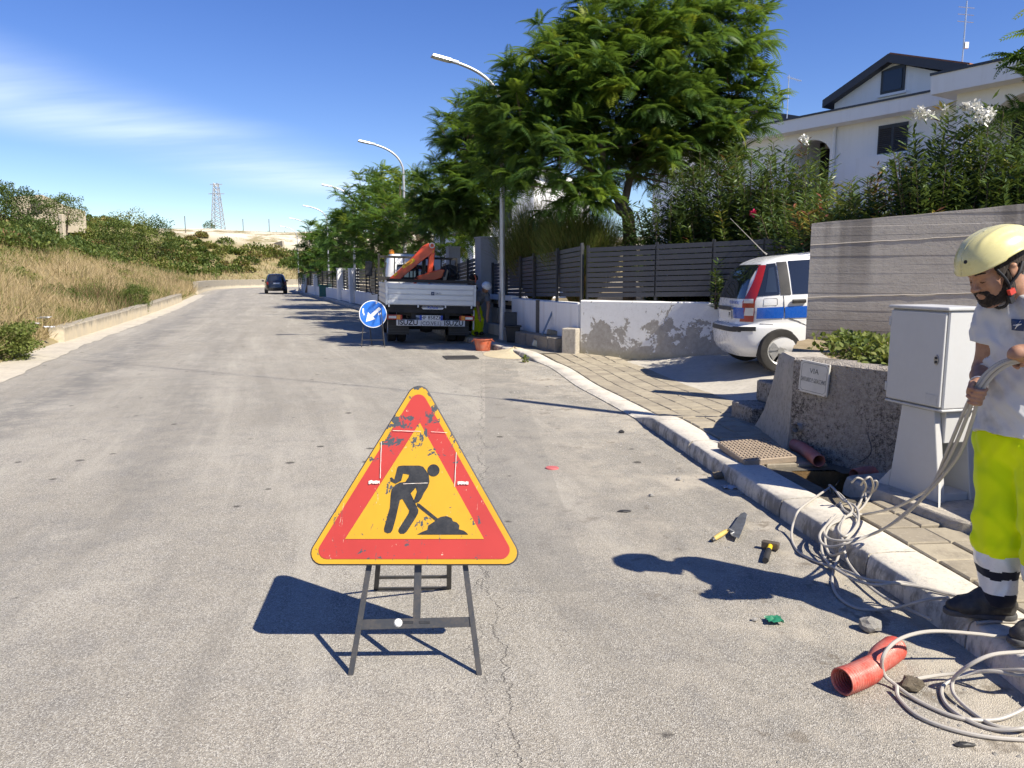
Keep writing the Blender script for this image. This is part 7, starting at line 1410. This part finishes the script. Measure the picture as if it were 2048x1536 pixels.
def surfnet(f, lo, h):
    s = f < 0; c = np.zeros(tuple(x - 1 for x in f.shape), np.int8); off = [(i, j, k) for i in (0, 1) for j in (0, 1) for k in (0, 1)]
    for o in off: c += s[o[0]:f.shape[0] - 1 + o[0], o[1]:f.shape[1] - 1 + o[1], o[2]:f.shape[2] - 1 + o[2]]
    idx = np.argwhere((c > 0) & (c < 8)); vid = np.full(c.shape, -1, np.int32); vid[tuple(idx.T)] = np.arange(len(idx)); pos = np.zeros((len(idx), 3)); cnt = np.zeros(len(idx))
    cv = {o: f[idx[:, 0] + o[0], idx[:, 1] + o[1], idx[:, 2] + o[2]] for o in off}
    for a in off:
        for ax in range(3):
            if a[ax]: continue
            b = list(a); b[ax] = 1; b = tuple(b); fa, fb = cv[a], cv[b]; m = (fa < 0) != (fb < 0); t = np.where(m, fa / np.where(fa == fb, 1, fa - fb), 0); p = np.tile(np.array(a, float), (len(idx), 1)); p[:, ax] += t; pos[m] += p[m]; cnt[m] += 1
    V_ = (idx + pos / np.maximum(cnt, 1)[:, None]) * h + lo; F_ = []
    for ax in range(3):
        sl0 = [slice(None)] * 3; sl1 = [slice(None)] * 3; sl0[ax] = slice(0, -1); sl1[ax] = slice(1, None); a, b = s[tuple(sl0)], s[tuple(sl1)]; e = np.argwhere(a != b); o1, o2 = [(1, 2), (2, 0), (0, 1)][ax]; e = e[(e[:, o1] > 0) & (e[:, o2] > 0)]
        def g(d1, d2): q = e.copy(); q[:, o1] -= d1; q[:, o2] -= d2; return vid[tuple(q.T)]
        q = np.stack([g(1, 1), g(0, 1), g(0, 0), g(1, 0)], 1); ins = s[tuple(e.T)]; q[~ins] = q[~ins][:, ::-1]; F_.append(q)
    F_ = np.concatenate(F_); return V_, F_[(F_ >= 0).all(1)]
def skin_obj(name, vf, mats, parent, mi=None):
    v, f = vf; o = npmesh(name, v - np.array(parent.location), f, mats, parent, smooth=True, mi=mi(v[f].mean(1)) if mi else None); return o
def P3(u, v, y): return np.array(tuple(D(u, v, y)))
def folds(amp, seeds, sc):
    def fn(X, Y_, Z):
        r = 0
        for (a, b, c, p, w) in seeds: r = r + w * np.sin((a * X + b * Y_ + c * Z) * sc + p + 1.3 * np.sin((b * X - c * Y_ + a * Z) * sc * .5 + p))
        return (r * amp).astype(np.float32)
    return fn
def m_skin():
    s = NT('tanned_skin'); a = s.noise(30., 3, .6); s.set(s.mix(s.map(a, .35, .7), (.37, .20, .125), (.29, .15, .095)), .5, 0, .4); s.b.inputs['Subsurface Weight'].default_value = .08; s.b.inputs['Subsurface Radius'].default_value = (.02, .008, .004); s.b.inputs['Subsurface Scale'].default_value = .5; s.bump(s.noise(220., 2), .15, .002); return s.m
def m_cloth(name, c, c2, k=.5, sc=9., bs=350., rough=.9):
    s = NT(name); a = s.noise(sc, 4, .65); s.set(s.mix(s.map(a, .45, .7, 0, k), c, c2), rough, 0, .15); s.b.inputs['Sheen Weight'].default_value = .15; s.bump(s.noise(bs, 2), .12, .002); return s.m
M_SKIN = m_skin(); M_HAIR = m_cloth('dark_hair', (.02, .0145, .0115), (.05, .036, .027), .7, 90., 300.); M_TEE = m_cloth('grey_white_tshirt', (.56, .56, .565), (.30, .30, .31), .75, 5.5); M_HIV = m_cloth('hi_vis_yellow', (.74, .88, .005), (.64, .74, .012), .2, 6.); M_NAVY = m_cloth('navy_fabric', (.014, .016, .026), (.03, .03, .035), .5); M_REF = mat('reflective_tape', (.66, .68, .70), .35, .15, .2, 12); M_BOOT = mat('black_boot_leather', (.02, .02, .022), .55, 0, .6, 20, .2, 120, .4, (.07, .065, .06)); M_HELM = mat('cream_helmet_shell', (.66, .60, .27), .32, 0, .3, 6, coat=.25, dirtcol=(.5, .44, .22)); M_STRP = mat('black_strap', (.012, .013, .018), .7)

# ---- foreground worker
wk = thing('person', 'worker in cream helmet, grey T-shirt and hi-vis trousers pulling cable', 'person', (2.08, 3.12, .13))
hf = V((-.87, -.16, -.46)).normalized(); hl = hf.cross(V((0, 0, 1))).normalized() * -1; hu = hl.cross(hf) * -1
if hu.z < 0: hu = -hu
hs = hf.cross(hu).normalized()                                   # side axis
RH = [list(hf), list(hu), list(hs)]; HC = V(tuple(P3(1993, 545, 3.16)))
def H3(f, u, s=0.): return np.array(tuple(HC + hf * f + hu * u + hs * s))
tF = V((-.62, -.785, 0)).normalized(); tA = V((tF.y, -tF.x, 0)) * 1.0; RT = [list(tA), list(tF), [0, 0, 1]]
shR, elR, wrR = P3(1994, 626, 3.28), P3(1966, 738, 3.30), P3(1956, 772, 3.10); shL, elL, wrL = P3(2118, 622, 3.04), P3(2120, 745, 2.98), P3(2066, 722, 2.92); chest, belly, pelv = P3(2056, 690, 3.2), P3(2056, 800, 3.2), P3(2050, 880, 3.2)
sk = SDF()
sk.ell(H3(-.012, .045), (.100, .098, .076), RH, .02); sk.ell(H3(.040, -.035), (.062, .085, .058), RH, .03); sk.ell(H3(.072, -.098), (.026, .022, .028), RH, .03); sk.ell(H3(.080, .038), (.022, .020, .052), RH, .025)
sk.cone(H3(.098, .018), H3(.122, -.018), .0075, .0115, .014); sk.ell(H3(.112, -.022, .012), (.010, .008, .007), RH, .008); sk.ell(H3(.112, -.022, -.012), (.010, .008, .007), RH, .008)
sk.ell(H3(.100, -.052), (.011, .006, .021), RH, .008); sk.ell(H3(.097, -.064), (.011, .007, .018), RH, .008)
for sg in (-1, 1):
    sk.ell(H3(.064, -.012, sg * .040), (.028, .024, .018), RH, .02); sk.ell(H3(.086, .010, sg * .031), (.010, .008, .014), RH, .006); sk.ell(H3(-.010, .0, sg * .079), (.020, .032, .008), RH, .006); sk.ell(H3(-.014, .024, sg * .082), (.012, .010, .010), RH, .006)
nb_ = P3(2040, 612, 3.22); sk.cone(H3(-.03, -.03), nb_, .058, .062, .03); sk.ell(chest + np.array([0, 0, .0]), (.175, .105, .24), RT, .05); sk.ell(belly, (.16, .11, .2), RT, .05); sk.cone(nb_, shR + np.array([.03, 0, .01]), .06, .06, .05); sk.cone(nb_, shL, .06, .06, .05)
sk.chain([shR, (shR + elR) / 2, elR], [.056, .046, .041], .02); sk.chain([elR, elR * .6 + wrR * .4, wrR], [.041, .040, .027], .015); sk.chain([shL, elL], [.056, .041], .02); sk.chain([elL, elL * .6 + wrL * .4, wrL], [.041, .040, .028], .015)
def hand(wr, cax, pc, palm_dir, r=.0235, spread=.0185):
    """fist closed round a cable: cax cable axis, pc grip centre on the cable, palm_dir from cable towards the palm"""
    c = V(cax).normalized(); p = V(palm_dir); p = (p - c * p.dot(c)).normalized(); q = c.cross(p); ce = V(tuple(pc)); w = V(tuple(wr))
    pal = ce + p * (r + .010); sk.cone(wr, pal + c * .008, .027, .026, .02); sk.ell(pal, (.040, .018, .036), [list(c), list(p), list(q)], .012)
    for i in range(4):
        o = c * ((i - 1.5) * spread); ln = (1.0, 1.06, 1.02, .88)[i]; pts = [tuple(ce + o + (p * math.cos(a) + q * math.sin(a)) * (r + .004) * (1. if k else 1.15)) for k, a in enumerate([R(20), R(72 * ln), R(130 * ln), R(190 * ln), R(235 * ln)])]; sk.chain(pts, [.0105, .0100, .0095, .0088, .0078], .0035)
    tpts = [tuple(pal - c * .030 - q * .012), tuple(ce - c * .040 - q * (r + .002) + p * .004), tuple(ce - c * .026 - q * (r + .005) - p * .020)]; sk.chain(tpts, [.014, .0115, .009], .006)
gR = P3(1951, 789, 3.045); gL = P3(2043, 716, 2.93); cxR = P3(1937, 822, 3.08) - P3(1962, 758, 3.03)
hand(wrR, cxR, gR, wrR - gR); hand(wrL, P3(2020, 728, 2.95) - P3(2080, 700, 2.92), gL, np.array([.05, -.03, .06]))
body = skin_obj('body', sk.mesh(.0042), M_SKIN, wk)
# beard, hair: thin volumes proud of the skin
bd_ = SDF(); bd_.ell(H3(.054, -.080), (.052, .038, .051), RH, .02); bd_.ell(H3(.018, -.052, .038), (.045, .060, .028), RH, .02); bd_.ell(H3(.018, -.052, -.038), (.045, .060, .028), RH, .02); bd_.ell(H3(.086, -.090), (.020, .022, .026), RH, .015); bd_.ell(H3(.097, -.040, .016), (.011, .006, .018), RH, .01); bd_.ell(H3(.097, -.040, -.016), (.011, .006, .018), RH, .01); bd_.ell(H3(.085, -.056, .030), (.018, .020, .008), RH, .012); bd_.ell(H3(.085, -.056, -.030), (.018, .020, .008), RH, .012); bd_.ell(H3(.012, -.012, .071), (.018, .034, .010), RH, .01); bd_.ell(H3(.012, -.012, -.071), (.018, .034, .010), RH, .01)
def mouthclip(X, Y_, Z):
    d = np.stack([X - HC.x, Y_ - HC.y, Z - HC.z], -1); a = d @ np.array(hf); b = d @ np.array(hu); c_ = d @ np.array(hs); lip = .010 - np.sqrt(((a - .110) * .8) ** 2 + ((b + .057) * 1.) ** 2 + (c_ * .45) ** 2); cheek = (b + .018) - np.clip(.115 - a * 1.2, 0, .06) * 1.4 - .03 * (a > .078); return np.maximum(lip, np.where(a > .03, cheek, -.1)).astype(np.float32)
skin_obj('beard', bd_.mesh(.004, folds(.0013, [(1, .4, .2, 0, 1), (-.3, 1, .5, 2, .8)], 420.), mouthclip), M_HAIR, wk)
hr = SDF(); hr.ell(H3(-.022, .048), (.104, .100, .080), RH, .02); hr.ell(H3(-.06, .0), (.055, .062, .066), RH, .02); hr.ell(H3(.035, .03, .070), (.020, .03, .008), RH, .01); hr.ell(H3(.035, .03, -.070), (.020, .03, .008), RH, .01)
skin_obj('hair', hr.mesh(.005, folds(.0015, [(1, .3, .2, 0, 1), (-.2, 1, .4, 1, .7)], 380.)), M_HAIR, wk)
def small(nm, mt, build): m = MB(); build(m); o = m.build(nm, mt, wk, smooth=True); o.location = -V(wk.location); return o
for sg in (-1, 1):
    small('eyebrow', M_HAIR, lambda m: m.tube([V(H3(.104, .040, sg * .014)), V(H3(.103, .046, sg * .032)), V(H3(.086, .042, sg * .053))], [.003, .0042, .002], 10))
    small('eyelashes', M_HAIR, lambda m: m.tube([V(H3(.097, .005, sg * .019)), V(H3(.0985, .0035, sg * .031)), V(H3(.090, .006, sg * .043))], [.0012, .0018, .0012], 5))
    small('chin_strap', M_STRP, lambda m: (m.tube(catmull([V(H3(.058, .045, sg * .077)), V(H3(.040, .0, sg * .080)), V(H3(.028, -.040, sg * .076))], 5), .0055, 10), m.tube(catmull([V(H3(-.055, .02, sg * .082)), V(H3(-.012, -.012, sg * .092)), V(H3(.028, -.040, sg * .077))], 5), .0055, 10), m.tube(catmull([V(H3(.028, -.040, sg * .077)), V(H3(.034, -.085, sg * .066)), V(H3(.040, -.128, sg * .036)), V(H3(.044, -.140, 0))], 5), .006, 10)))
bs_ = -1 if hs.y > 0 else 1
small('strap_buckle', mat('red_buckle', (.60, .06, .04), .4), lambda m: (setattr(m, 'M', frame(H3(.032, -.068, bs_ * .080), hf, -hu)), m.box((0, 0, 0), (.024, .022, .016))))
small('buckle_body', M_STRP, lambda m: (setattr(m, 'M', frame(H3(.036, -.098, bs_ * .070), hf, -hu)), m.box((0, 0, 0), (.020, .036, .014))))
# helmet
m = MB(); rows = []; NTH = 96; hc = (-.012, .052)
for i in range(33):
    t = i / 32; r_ = []
    for j in range(NTH + 1):
        th = 2 * math.pi * j / NTH; cf_, sf_ = math.cos(th), math.sin(th); A_ = .158 if cf_ > 0 else .168; rim = .50 * math.pi - .09 + .05 * max(0, cf_) ** 2 + .13 * max(0, -cf_) ** 1.5 - .10 * abs(sf_) ** 4 * (1 if cf_ < .3 else .6); ph = t * rim
        sp_ = math.sin(ph) ** .86; cp_ = math.copysign(abs(math.cos(ph)) ** .92, math.cos(ph)); f_ = A_ * sp_ * cf_; s_ = .124 * sp_ * sf_; u_ = .128 * cp_
        sm_ = lambda a, b, x: sst(a, b, x); rid = (.0042 * math.exp(-((abs(s_) - .05) / .010) ** 2) * sm_(.11, .06, f_) - .0032 * math.exp(-((abs(s_) - .084) / .010) ** 2) * sm_(.06, .0, f_)) * sm_(.0, .05, u_) + .003 * math.exp(-((t - 1.) / .03) ** 2)
        k = 1 + rid / .13; r_.append(V(H3(hc[0] + f_ * k, hc[1] + u_ * k, s_ * k)) - V(wk.location))
    rows.append(r_)
m.grid(rows); he_ = m.build('helmet', M_HELM, wk, smooth=True, sharp=70); sm = he_.modifiers.new('t', 'SOLIDIFY'); sm.thickness = .004; sm.offset = -1
bpy.context.view_layer.update()
def surf(o, u, v):
    dg = bpy.context.evaluated_depsgraph_get(); r = ray(u, v).normalized(); inv = o.matrix_world.inverted(); a = inv @ V((0, 0, CAMH)); d = (inv.to_3x3() @ r).normalized(); ok, loc, nor, _ = o.ray_cast(a, d); return (o.matrix_world @ loc, (o.matrix_world.to_3x3() @ nor).normalized()) if ok else (None, None)
hp0, hn0 = surf(he_, 1931, 524)
if hp0 is not None: o = MB().lathe([(.0005, .001), (.0045, .001), (.0065, .002), (.008, 0)], 14, M=frame(hp0 - V(wk.location), hn0.orthogonal(), hn0.cross(hn0.orthogonal()))).build('vent_hole', M_STRP, he_); o.parent = wk
# shirt
sh_ = SDF(); sh_.ell(chest, (.198, .138, .262), RT, .05); sh_.ell(belly + np.array([-.004, -.01, -.01]), (.188, .148, .20), RT, .06); sh_.ell(pelv + np.array([0, 0, .03]), (.195, .150, .12), RT, .05); sh_.cone(nb_ + np.array([0, 0, -.035]), shR + np.array([.02, 0, .0]), .085, .082, .06); sh_.cone(nb_ + np.array([0, 0, -.035]), shL, .085, .08, .06); slE = shR * .42 + elR * .58; sh_.cone(shR, slE, .078, .074, .03); sh_.cone(shL, shL * .42 + elL * .58, .078, .074, .03)
FS = [(.5, .3, 1.1, 0, 1), (1.2, -.4, .5, 1.7, .8), (-.7, .8, .9, 3.1, .7)]
zh = P3(2010, 878, 3.1)[2]
def shclip(X, Y_, Z):
    hem = zh + .012 * np.sin((X + Y_) * 22) - Z; ax = (slE - shR) / np.linalg.norm(slE - shR); cuff = (X - slE[0]) * ax[0] + (Y_ - slE[1]) * ax[1] + (Z - slE[2]) * ax[2]; near = ((X - slE[0]) ** 2 + (Y_ - slE[1]) ** 2 + (Z - slE[2]) ** 2) < .11 ** 2; nk = .066 - np.sqrt((X - nb_[0] + .012) ** 2 + (Y_ - nb_[1] + .01) ** 2 + ((Z - nb_[2] - .05) * .55) ** 2); return np.maximum(np.maximum(hem, np.where(near, cuff + .01, -.1)), np.where(Z > nb_[2] - .06, nk, -.1)).astype(np.float32)
tee = skin_obj('tshirt', sh_.mesh(.006, lambda X, Y_, Z: folds(.0032, FS, 38.)(X, Y_, Z) + folds(.0022, [(1.3, .6, .4, 0, 1), (.3, -1.2, .8, 2, 1)], 85.)(X, Y_, Z), shclip), M_TEE, wk)
# trousers
kR, aR = P3(1994, 1035, 3.16), P3(1996, 1190, 3.10); kL, aL = P3(2092, 1060, 2.98), P3(2100, 1245, 2.88); hR, hL = P3(2004, 880, 3.27), P3(2090, 890, 3.10)
tr_ = SDF(); tr_.ell(pelv + np.array([0, 0, -.02]), (.185, .140, .13), RT, .05); tr_.chain([hR, hR * .5 + kR * .5, kR, kR * .5 + aR * .5, aR], [.105, .094, .084, .080, .072], .03); tr_.chain([hL, hL * .5 + kL * .5, kL, kL * .5 + aL * .5, aL], [.105, .094, .084, .080, .072], .03)
zt = P3(2010, 822, 3.1)[2]; zc0, zs = P3(1990, 1105, 3.12)[2], [P3(1990, v, 3.12)[2] for v in (1105, 1132, 1148, 1176)]; zbt = P3(1990, 1192, 3.1)[2]
def trf(X, Y_, Z): g = folds(.0017, [(1.2, .5, .35, 0, 1), (-1.0, .9, .3, 2, .9), (.7, -1.1, .6, 4, .8)], 62.)(X, Y_, Z) + folds(.0022, [(.5, .3, .5, 1, 1)], 30.)(X, Y_, Z); return g * (1 + 1.4 * np.exp(-((Z - zc0 - .06) / .09) ** 2) + .8 * np.exp(-((Z - zt + .12) / .1) ** 2)) - .010 * np.exp(-((Z - zc0 - .035) / .03) ** 2)
def trm(c): z = c[:, 2] + .004 * np.sin(c[:, 0] * 60); return np.where(z > zc0, 0, np.where((z < zs[0]) & (z > zs[1]), 2, np.where((z < zs[2]) & (z > zs[3]), 2, 1)))
skin_obj('trousers', tr_.mesh(.006, trf, lambda X, Y_, Z: np.maximum(Z - zt, zbt - .03 - Z).astype(np.float32)), [M_HIV, M_NAVY, M_REF], wk, trm)
# boots
def boot(an, toe, nm):
    b = SDF(); an, toe = np.array(an), np.array(toe); z0 = .138; d = toe - an; d[2] = 0; L_ = np.linalg.norm(d); d /= L_; sd = np.array([d[1], -d[0], 0]); heel = an - d * .055
    def p(t, s, z): q = heel + d * (L_ + .055) * t + sd * s; q[2] = z0 + z; return q
    b.cone(an + np.array([0, 0, .02]), p(.22, 0, .085), .056, .052, .03); b.cone(p(.14, 0, .05), p(.45, 0, .050), .044, .042, .03); b.cone(p(.45, 0, .052), p(.70, .004, .042), .042, .042, .03); b.cone(p(.70, .006, .042), p(.88, .006, .036), .043, .034, .03); b.cone(p(.5, 0, .09), p(.25, 0, .13), .035, .045, .03); o = skin_obj(nm, b.mesh(.005, folds(.0012, FS, 90.), lambda X, Y_, Z: (z0 + .016 - Z).astype(np.float32)), M_BOOT, wk)
    s2 = SDF(); s2.cone(p(.12, 0, .012), p(.45, 0, .012), .043, .040, .02); s2.cone(p(.45, 0, .012), p(.90, .006, .014), .043, .038, .02); q = skin_obj('boot_sole', s2.mesh(.005, None, lambda X, Y_, Z: np.maximum(z0 - Z, Z - z0 - .026).astype(np.float32)), mat('grey_rubber_sole', (.07, .07, .072), .8, 0, .4, 20), wk)
    m = MB()
    for i in range(5): t = .30 + i * .06; c_ = p(t, 0, .125 - i * .012); m.tube([V(c_ + sd * .026 + np.array([0, 0, -.008])), V(c_ + np.array([0, 0, .012])), V(c_ - sd * .026 + np.array([0, 0, -.008]) + d * .02)], .0028, 5)
    l_ = m.build('boot_laces', mat('lace_grey', (.16, .16, .16), .8), wk); l_.location = -V(wk.location); return o
tR = G(1893, 1222, .15); boot((aR[0] + .015, aR[1], aR[2]), tuple(tR), 'boot'); tL = G(2028, 1283, .15); boot((aL[0], aL[1], aL[2]), tuple(tL), 'boot')
# chest emblem
bpy.context.view_layer.update(); lp, ln = surf(tee, 2035, 650)
if lp is not None:
    ex = (V((0, 0, 1)).cross(ln)).normalized(); Mx = frame(lp - V(wk.location) + ln * .004, ex, V((0, 0, 1))); rows = []
    def cl(x, y, off): # follow the cloth
        p = lp + ex * x + V((0, 0, 1)) * y; ok, l2, n2, _ = tee.closest_point_on_mesh(tee.matrix_world.inverted() @ p); return tee.matrix_world @ l2 + n2 * off - V(wk.location)
    MB().grid([[cl(-.024 + i * .008, -.024 + j * .008, .0025) for i in range(7)] for j in range(7)]).build('chest_emblem', mat('emblem_navy', (.015, .04, .12), .4), wk); bo = [(.012, .019), (-.016, -.002), (-.002, -.002), (-.010, -.019), (.016, .005), (.002, .005)]; MB().add([cl(x, y, .0045) for x, y in bo], [(0, 1, 2, 5), (2, 3, 4, 5)]).build('emblem_bolt', M_PLATE, wk)
    text('SIRTI', .034, mat('emblem_navy', (.015, .04, .12), .4), wk, frame(V(cl(.075, .0, .006)), ex, V((0, 0, 1))), extrude=.0005)
m = MB(); wv = V(tuple(wrR)); ax_ = V(tuple(elR - wrR)).normalized(); o1 = ax_.orthogonal().normalized(); o2 = ax_.cross(o1); m.tube([wv + ax_ * .022 + (o1 * math.cos(t) + o2 * math.sin(t)) * .034 for t in np.linspace(0, 6.283, 18, endpoint=False)], .003, 5, closed=True); o = m.build('wrist_chain', M_ALB, wk); o.location = -V(wk.location)
# bundle of cables running through his hands
for i, (dx, dy, lab) in enumerate(((0, 0, 'upper cable of the bundle held in both hands'), (.012, -.006, 'middle cable of the bundle held in both hands'), (-.004, .013, 'lower cable of the bundle held in both hands'))):
    o_ = V((dx, dy, -dx * .5)); g = [V(tuple(P3(2110, 690, 2.92))) + o_, V(tuple(gL)) + o_, V(tuple(P3(2005, 728, 2.97))) + o_, V(tuple(P3(1975, 752, 3.01))) + o_, V(tuple(gR)) + o_, V(tuple(P3(1932, 838, 3.12))) + o_ * 1.6, V(tuple(P3(1902, 908, 3.28))) + o_ * (2.2 - i * .3)]
    e = [[(1862, 975, 3.5), (1815, 1022, 3.75), (1760, 1062, 4.0)], [(1856, 985, 3.5), (1800, 1038, 3.75), (1745, 1068, 3.98)], [(1868, 965, 3.5), (1838, 990, 3.72), (1790, 1015, 4.0)], [(1858, 982, 3.52), (1806, 1032, 3.78), (1750, 1060, 4.02)]][i]
    g += [V(tuple(P3(*q))) for q in e]; tail = [[G(1700, 1080, KZ + .02), G(1660, 1078, KZ), G(1648, 1060, KZ), G(1664, 1035, KZ + .02)], [G(1690, 1088, KZ + .01), G(1652, 1092, .10), G(1640, 1068, KZ), G(1672, 1030, KZ + .02)], [G(1735, 1028, KZ + .02), G(1705, 1028, KZ + .01), G(1688, 1020, KZ), G(1680, 1005, KZ)], [G(1700, 1076, KZ + .02), G(1670, 1066, KZ + .01), G(1668, 1045, KZ + .01), G(1690, 1030, KZ + .02)]][i]
    cable(lab, g + tail)

# ---- the two workers beyond the truck
def small_person(label, J, cols, helmet=True):
    """J: joint name -> world point"""
    root = thing('person', label, 'person', (float(J['ft'][0]), float(J['ft'][1]), SZ(18))); A = {k: np.array(v, float) for k, v in J.items()}; s = SDF(); hd = A['hd']; dn = A['ch'] - hd; dn /= np.linalg.norm(dn)
    s.ell(hd, (.08, .09, .11), None, .03); s.cone(hd, A['nk'], .055, .06, .03); fw = A['fw'] / np.linalg.norm(A['fw']); s.ell(hd + fw * .085 - np.array([0, 0, .02]), (.02, .02, .025), None, .02); s.chain([A['nk'], A['ch'], A['hp']], [.09, .13, .13], .05)
    for k in ('r', 'l'): s.chain([A['s' + k], A['e' + k], A['w' + k]], [.05, .042, .03], .03); s.cone(A['nk'], A['s' + k], .06, .055, .04); v = A['w' + k] - A['e' + k]; v /= np.linalg.norm(v); s.chain([A['w' + k], A['w' + k] + v * .08, A['w' + k] + v * .15 + fw * .03], [.03, .036, .014], .02); s.chain([A['hp'], A['k' + k], A['a' + k]], [.09, .06, .04], .03)
    skin_obj('body', s.mesh(.014), M_SKIN, root); t = SDF(); t.chain([A['nk'], A['ch'], A['hp']], [.105, .155, .15], .05)
    for k in ('r', 'l'): t.cone(A['nk'], A['s' + k], .085, .075, .04); t.cone(A['s' + k], A['s' + k] * .45 + A['e' + k] * .55, .072, .066, .03)
    skin_obj('tshirt', t.mesh(.014, folds(.004, FS, 30.)), cols[0], root); t = SDF(); t.ell(A['hp'], (.16, .15, .14), None, .05)
    for k in ('r', 'l'): t.chain([A['hp'] + (A['k' + k] - A['hp']) * .15, A['k' + k], A['a' + k]], [.12, .09, .08], .03)
    skin_obj('trousers', t.mesh(.014, folds(.005, FS, 26.)), cols[1], root)
    for k in ('r', 'l'): b = SDF(); b.cone(A['a' + k], A['a' + k] + fw * .16 * np.array([1, 1, 0]) - np.array([0, 0, .03]), .055, .045, .02); skin_obj('boot', b.mesh(.014), M_BOOT, root)
    m = MB(); up = V(tuple(A['up'])).normalized(); fx = V(tuple(fw)); fx = (fx - up * fx.dot(up)).normalized(); m.lathe([(.118, -.01), (.122, .0), (.118, .04), (.095, .085), (.05, .115), (.004, .122)], 20, M=frame(V(tuple(hd)) + up * .035 - V(root.location), fx, up.cross(fx))); m.build('helmet' if helmet else 'hair', cols[2], root, smooth=True)
    return root
def jj(pose): return {k: (P3(*v) if k not in ('fw', 'up') else np.array(v)) for k, v in pose.items()}
M_WHM = mat('white_helmet', (.68, .70, .72), .35, 0, .2); M_DTEE = m_cloth('dark_grey_tshirt', (.16, .17, .19), (.1, .1, .11), .5)
p = jj(dict(hd=(972, 576, 18.05), nk=(966, 584, 18.2), ch=(960, 592, 18.35), hp=(950, 606, 18.75), sr=(957, 588, 18.3), er=(955, 612, 18.1), wr=(958, 630, 18.0), sl=(973, 590, 18.25), el=(977, 610, 18.05), wl=(975, 630, 18.0), kr=(951, 637, 18.55), kl=(960, 637, 18.6), ar=(949, 664, 18.8), al=(959, 664, 18.85), ft=(954, 670, 18.8), fw=(.4, -.7, -.6), up=(.35, -.45, .8)))
small_person('worker in white helmet bending over beside the truck tail', p, [M_DTEE, M_HIV, M_WHM])
p = jj(dict(hd=(946, 560, 19.3), nk=(944, 572, 19.4), ch=(940, 584, 19.5), hp=(936, 604, 19.6), sr=(932, 577, 19.4), er=(930, 597, 19.3), wr=(934, 612, 19.1), sl=(950, 577, 19.4), el=(953, 597, 19.3), wl=(948, 612, 19.1), kr=(932, 632, 19.5), kl=(941, 632, 19.5), ar=(931, 656, 19.6), al=(941, 656, 19.6), ft=(936, 660, 19.6), fw=(.6, -.6, -.5), up=(.2, -.2, .95)))
w3 = small_person('dark-haired worker partly hidden behind the truck bed', p, [M_NAVY, M_NAVY, M_HAIR], False)
m = MB(); c_ = V(tuple(P3(948, 560, 19.2))) - V(w3.location); m.tube([c_ + V((.02, -.03, .12)), c_ + V((.05, -.04, .04)), c_ + V((.04, -.05, -.06))], .02, 6); m.build('orange_ear_defender', mat('orange_plastic', (.7, .12, .03), .4), w3)
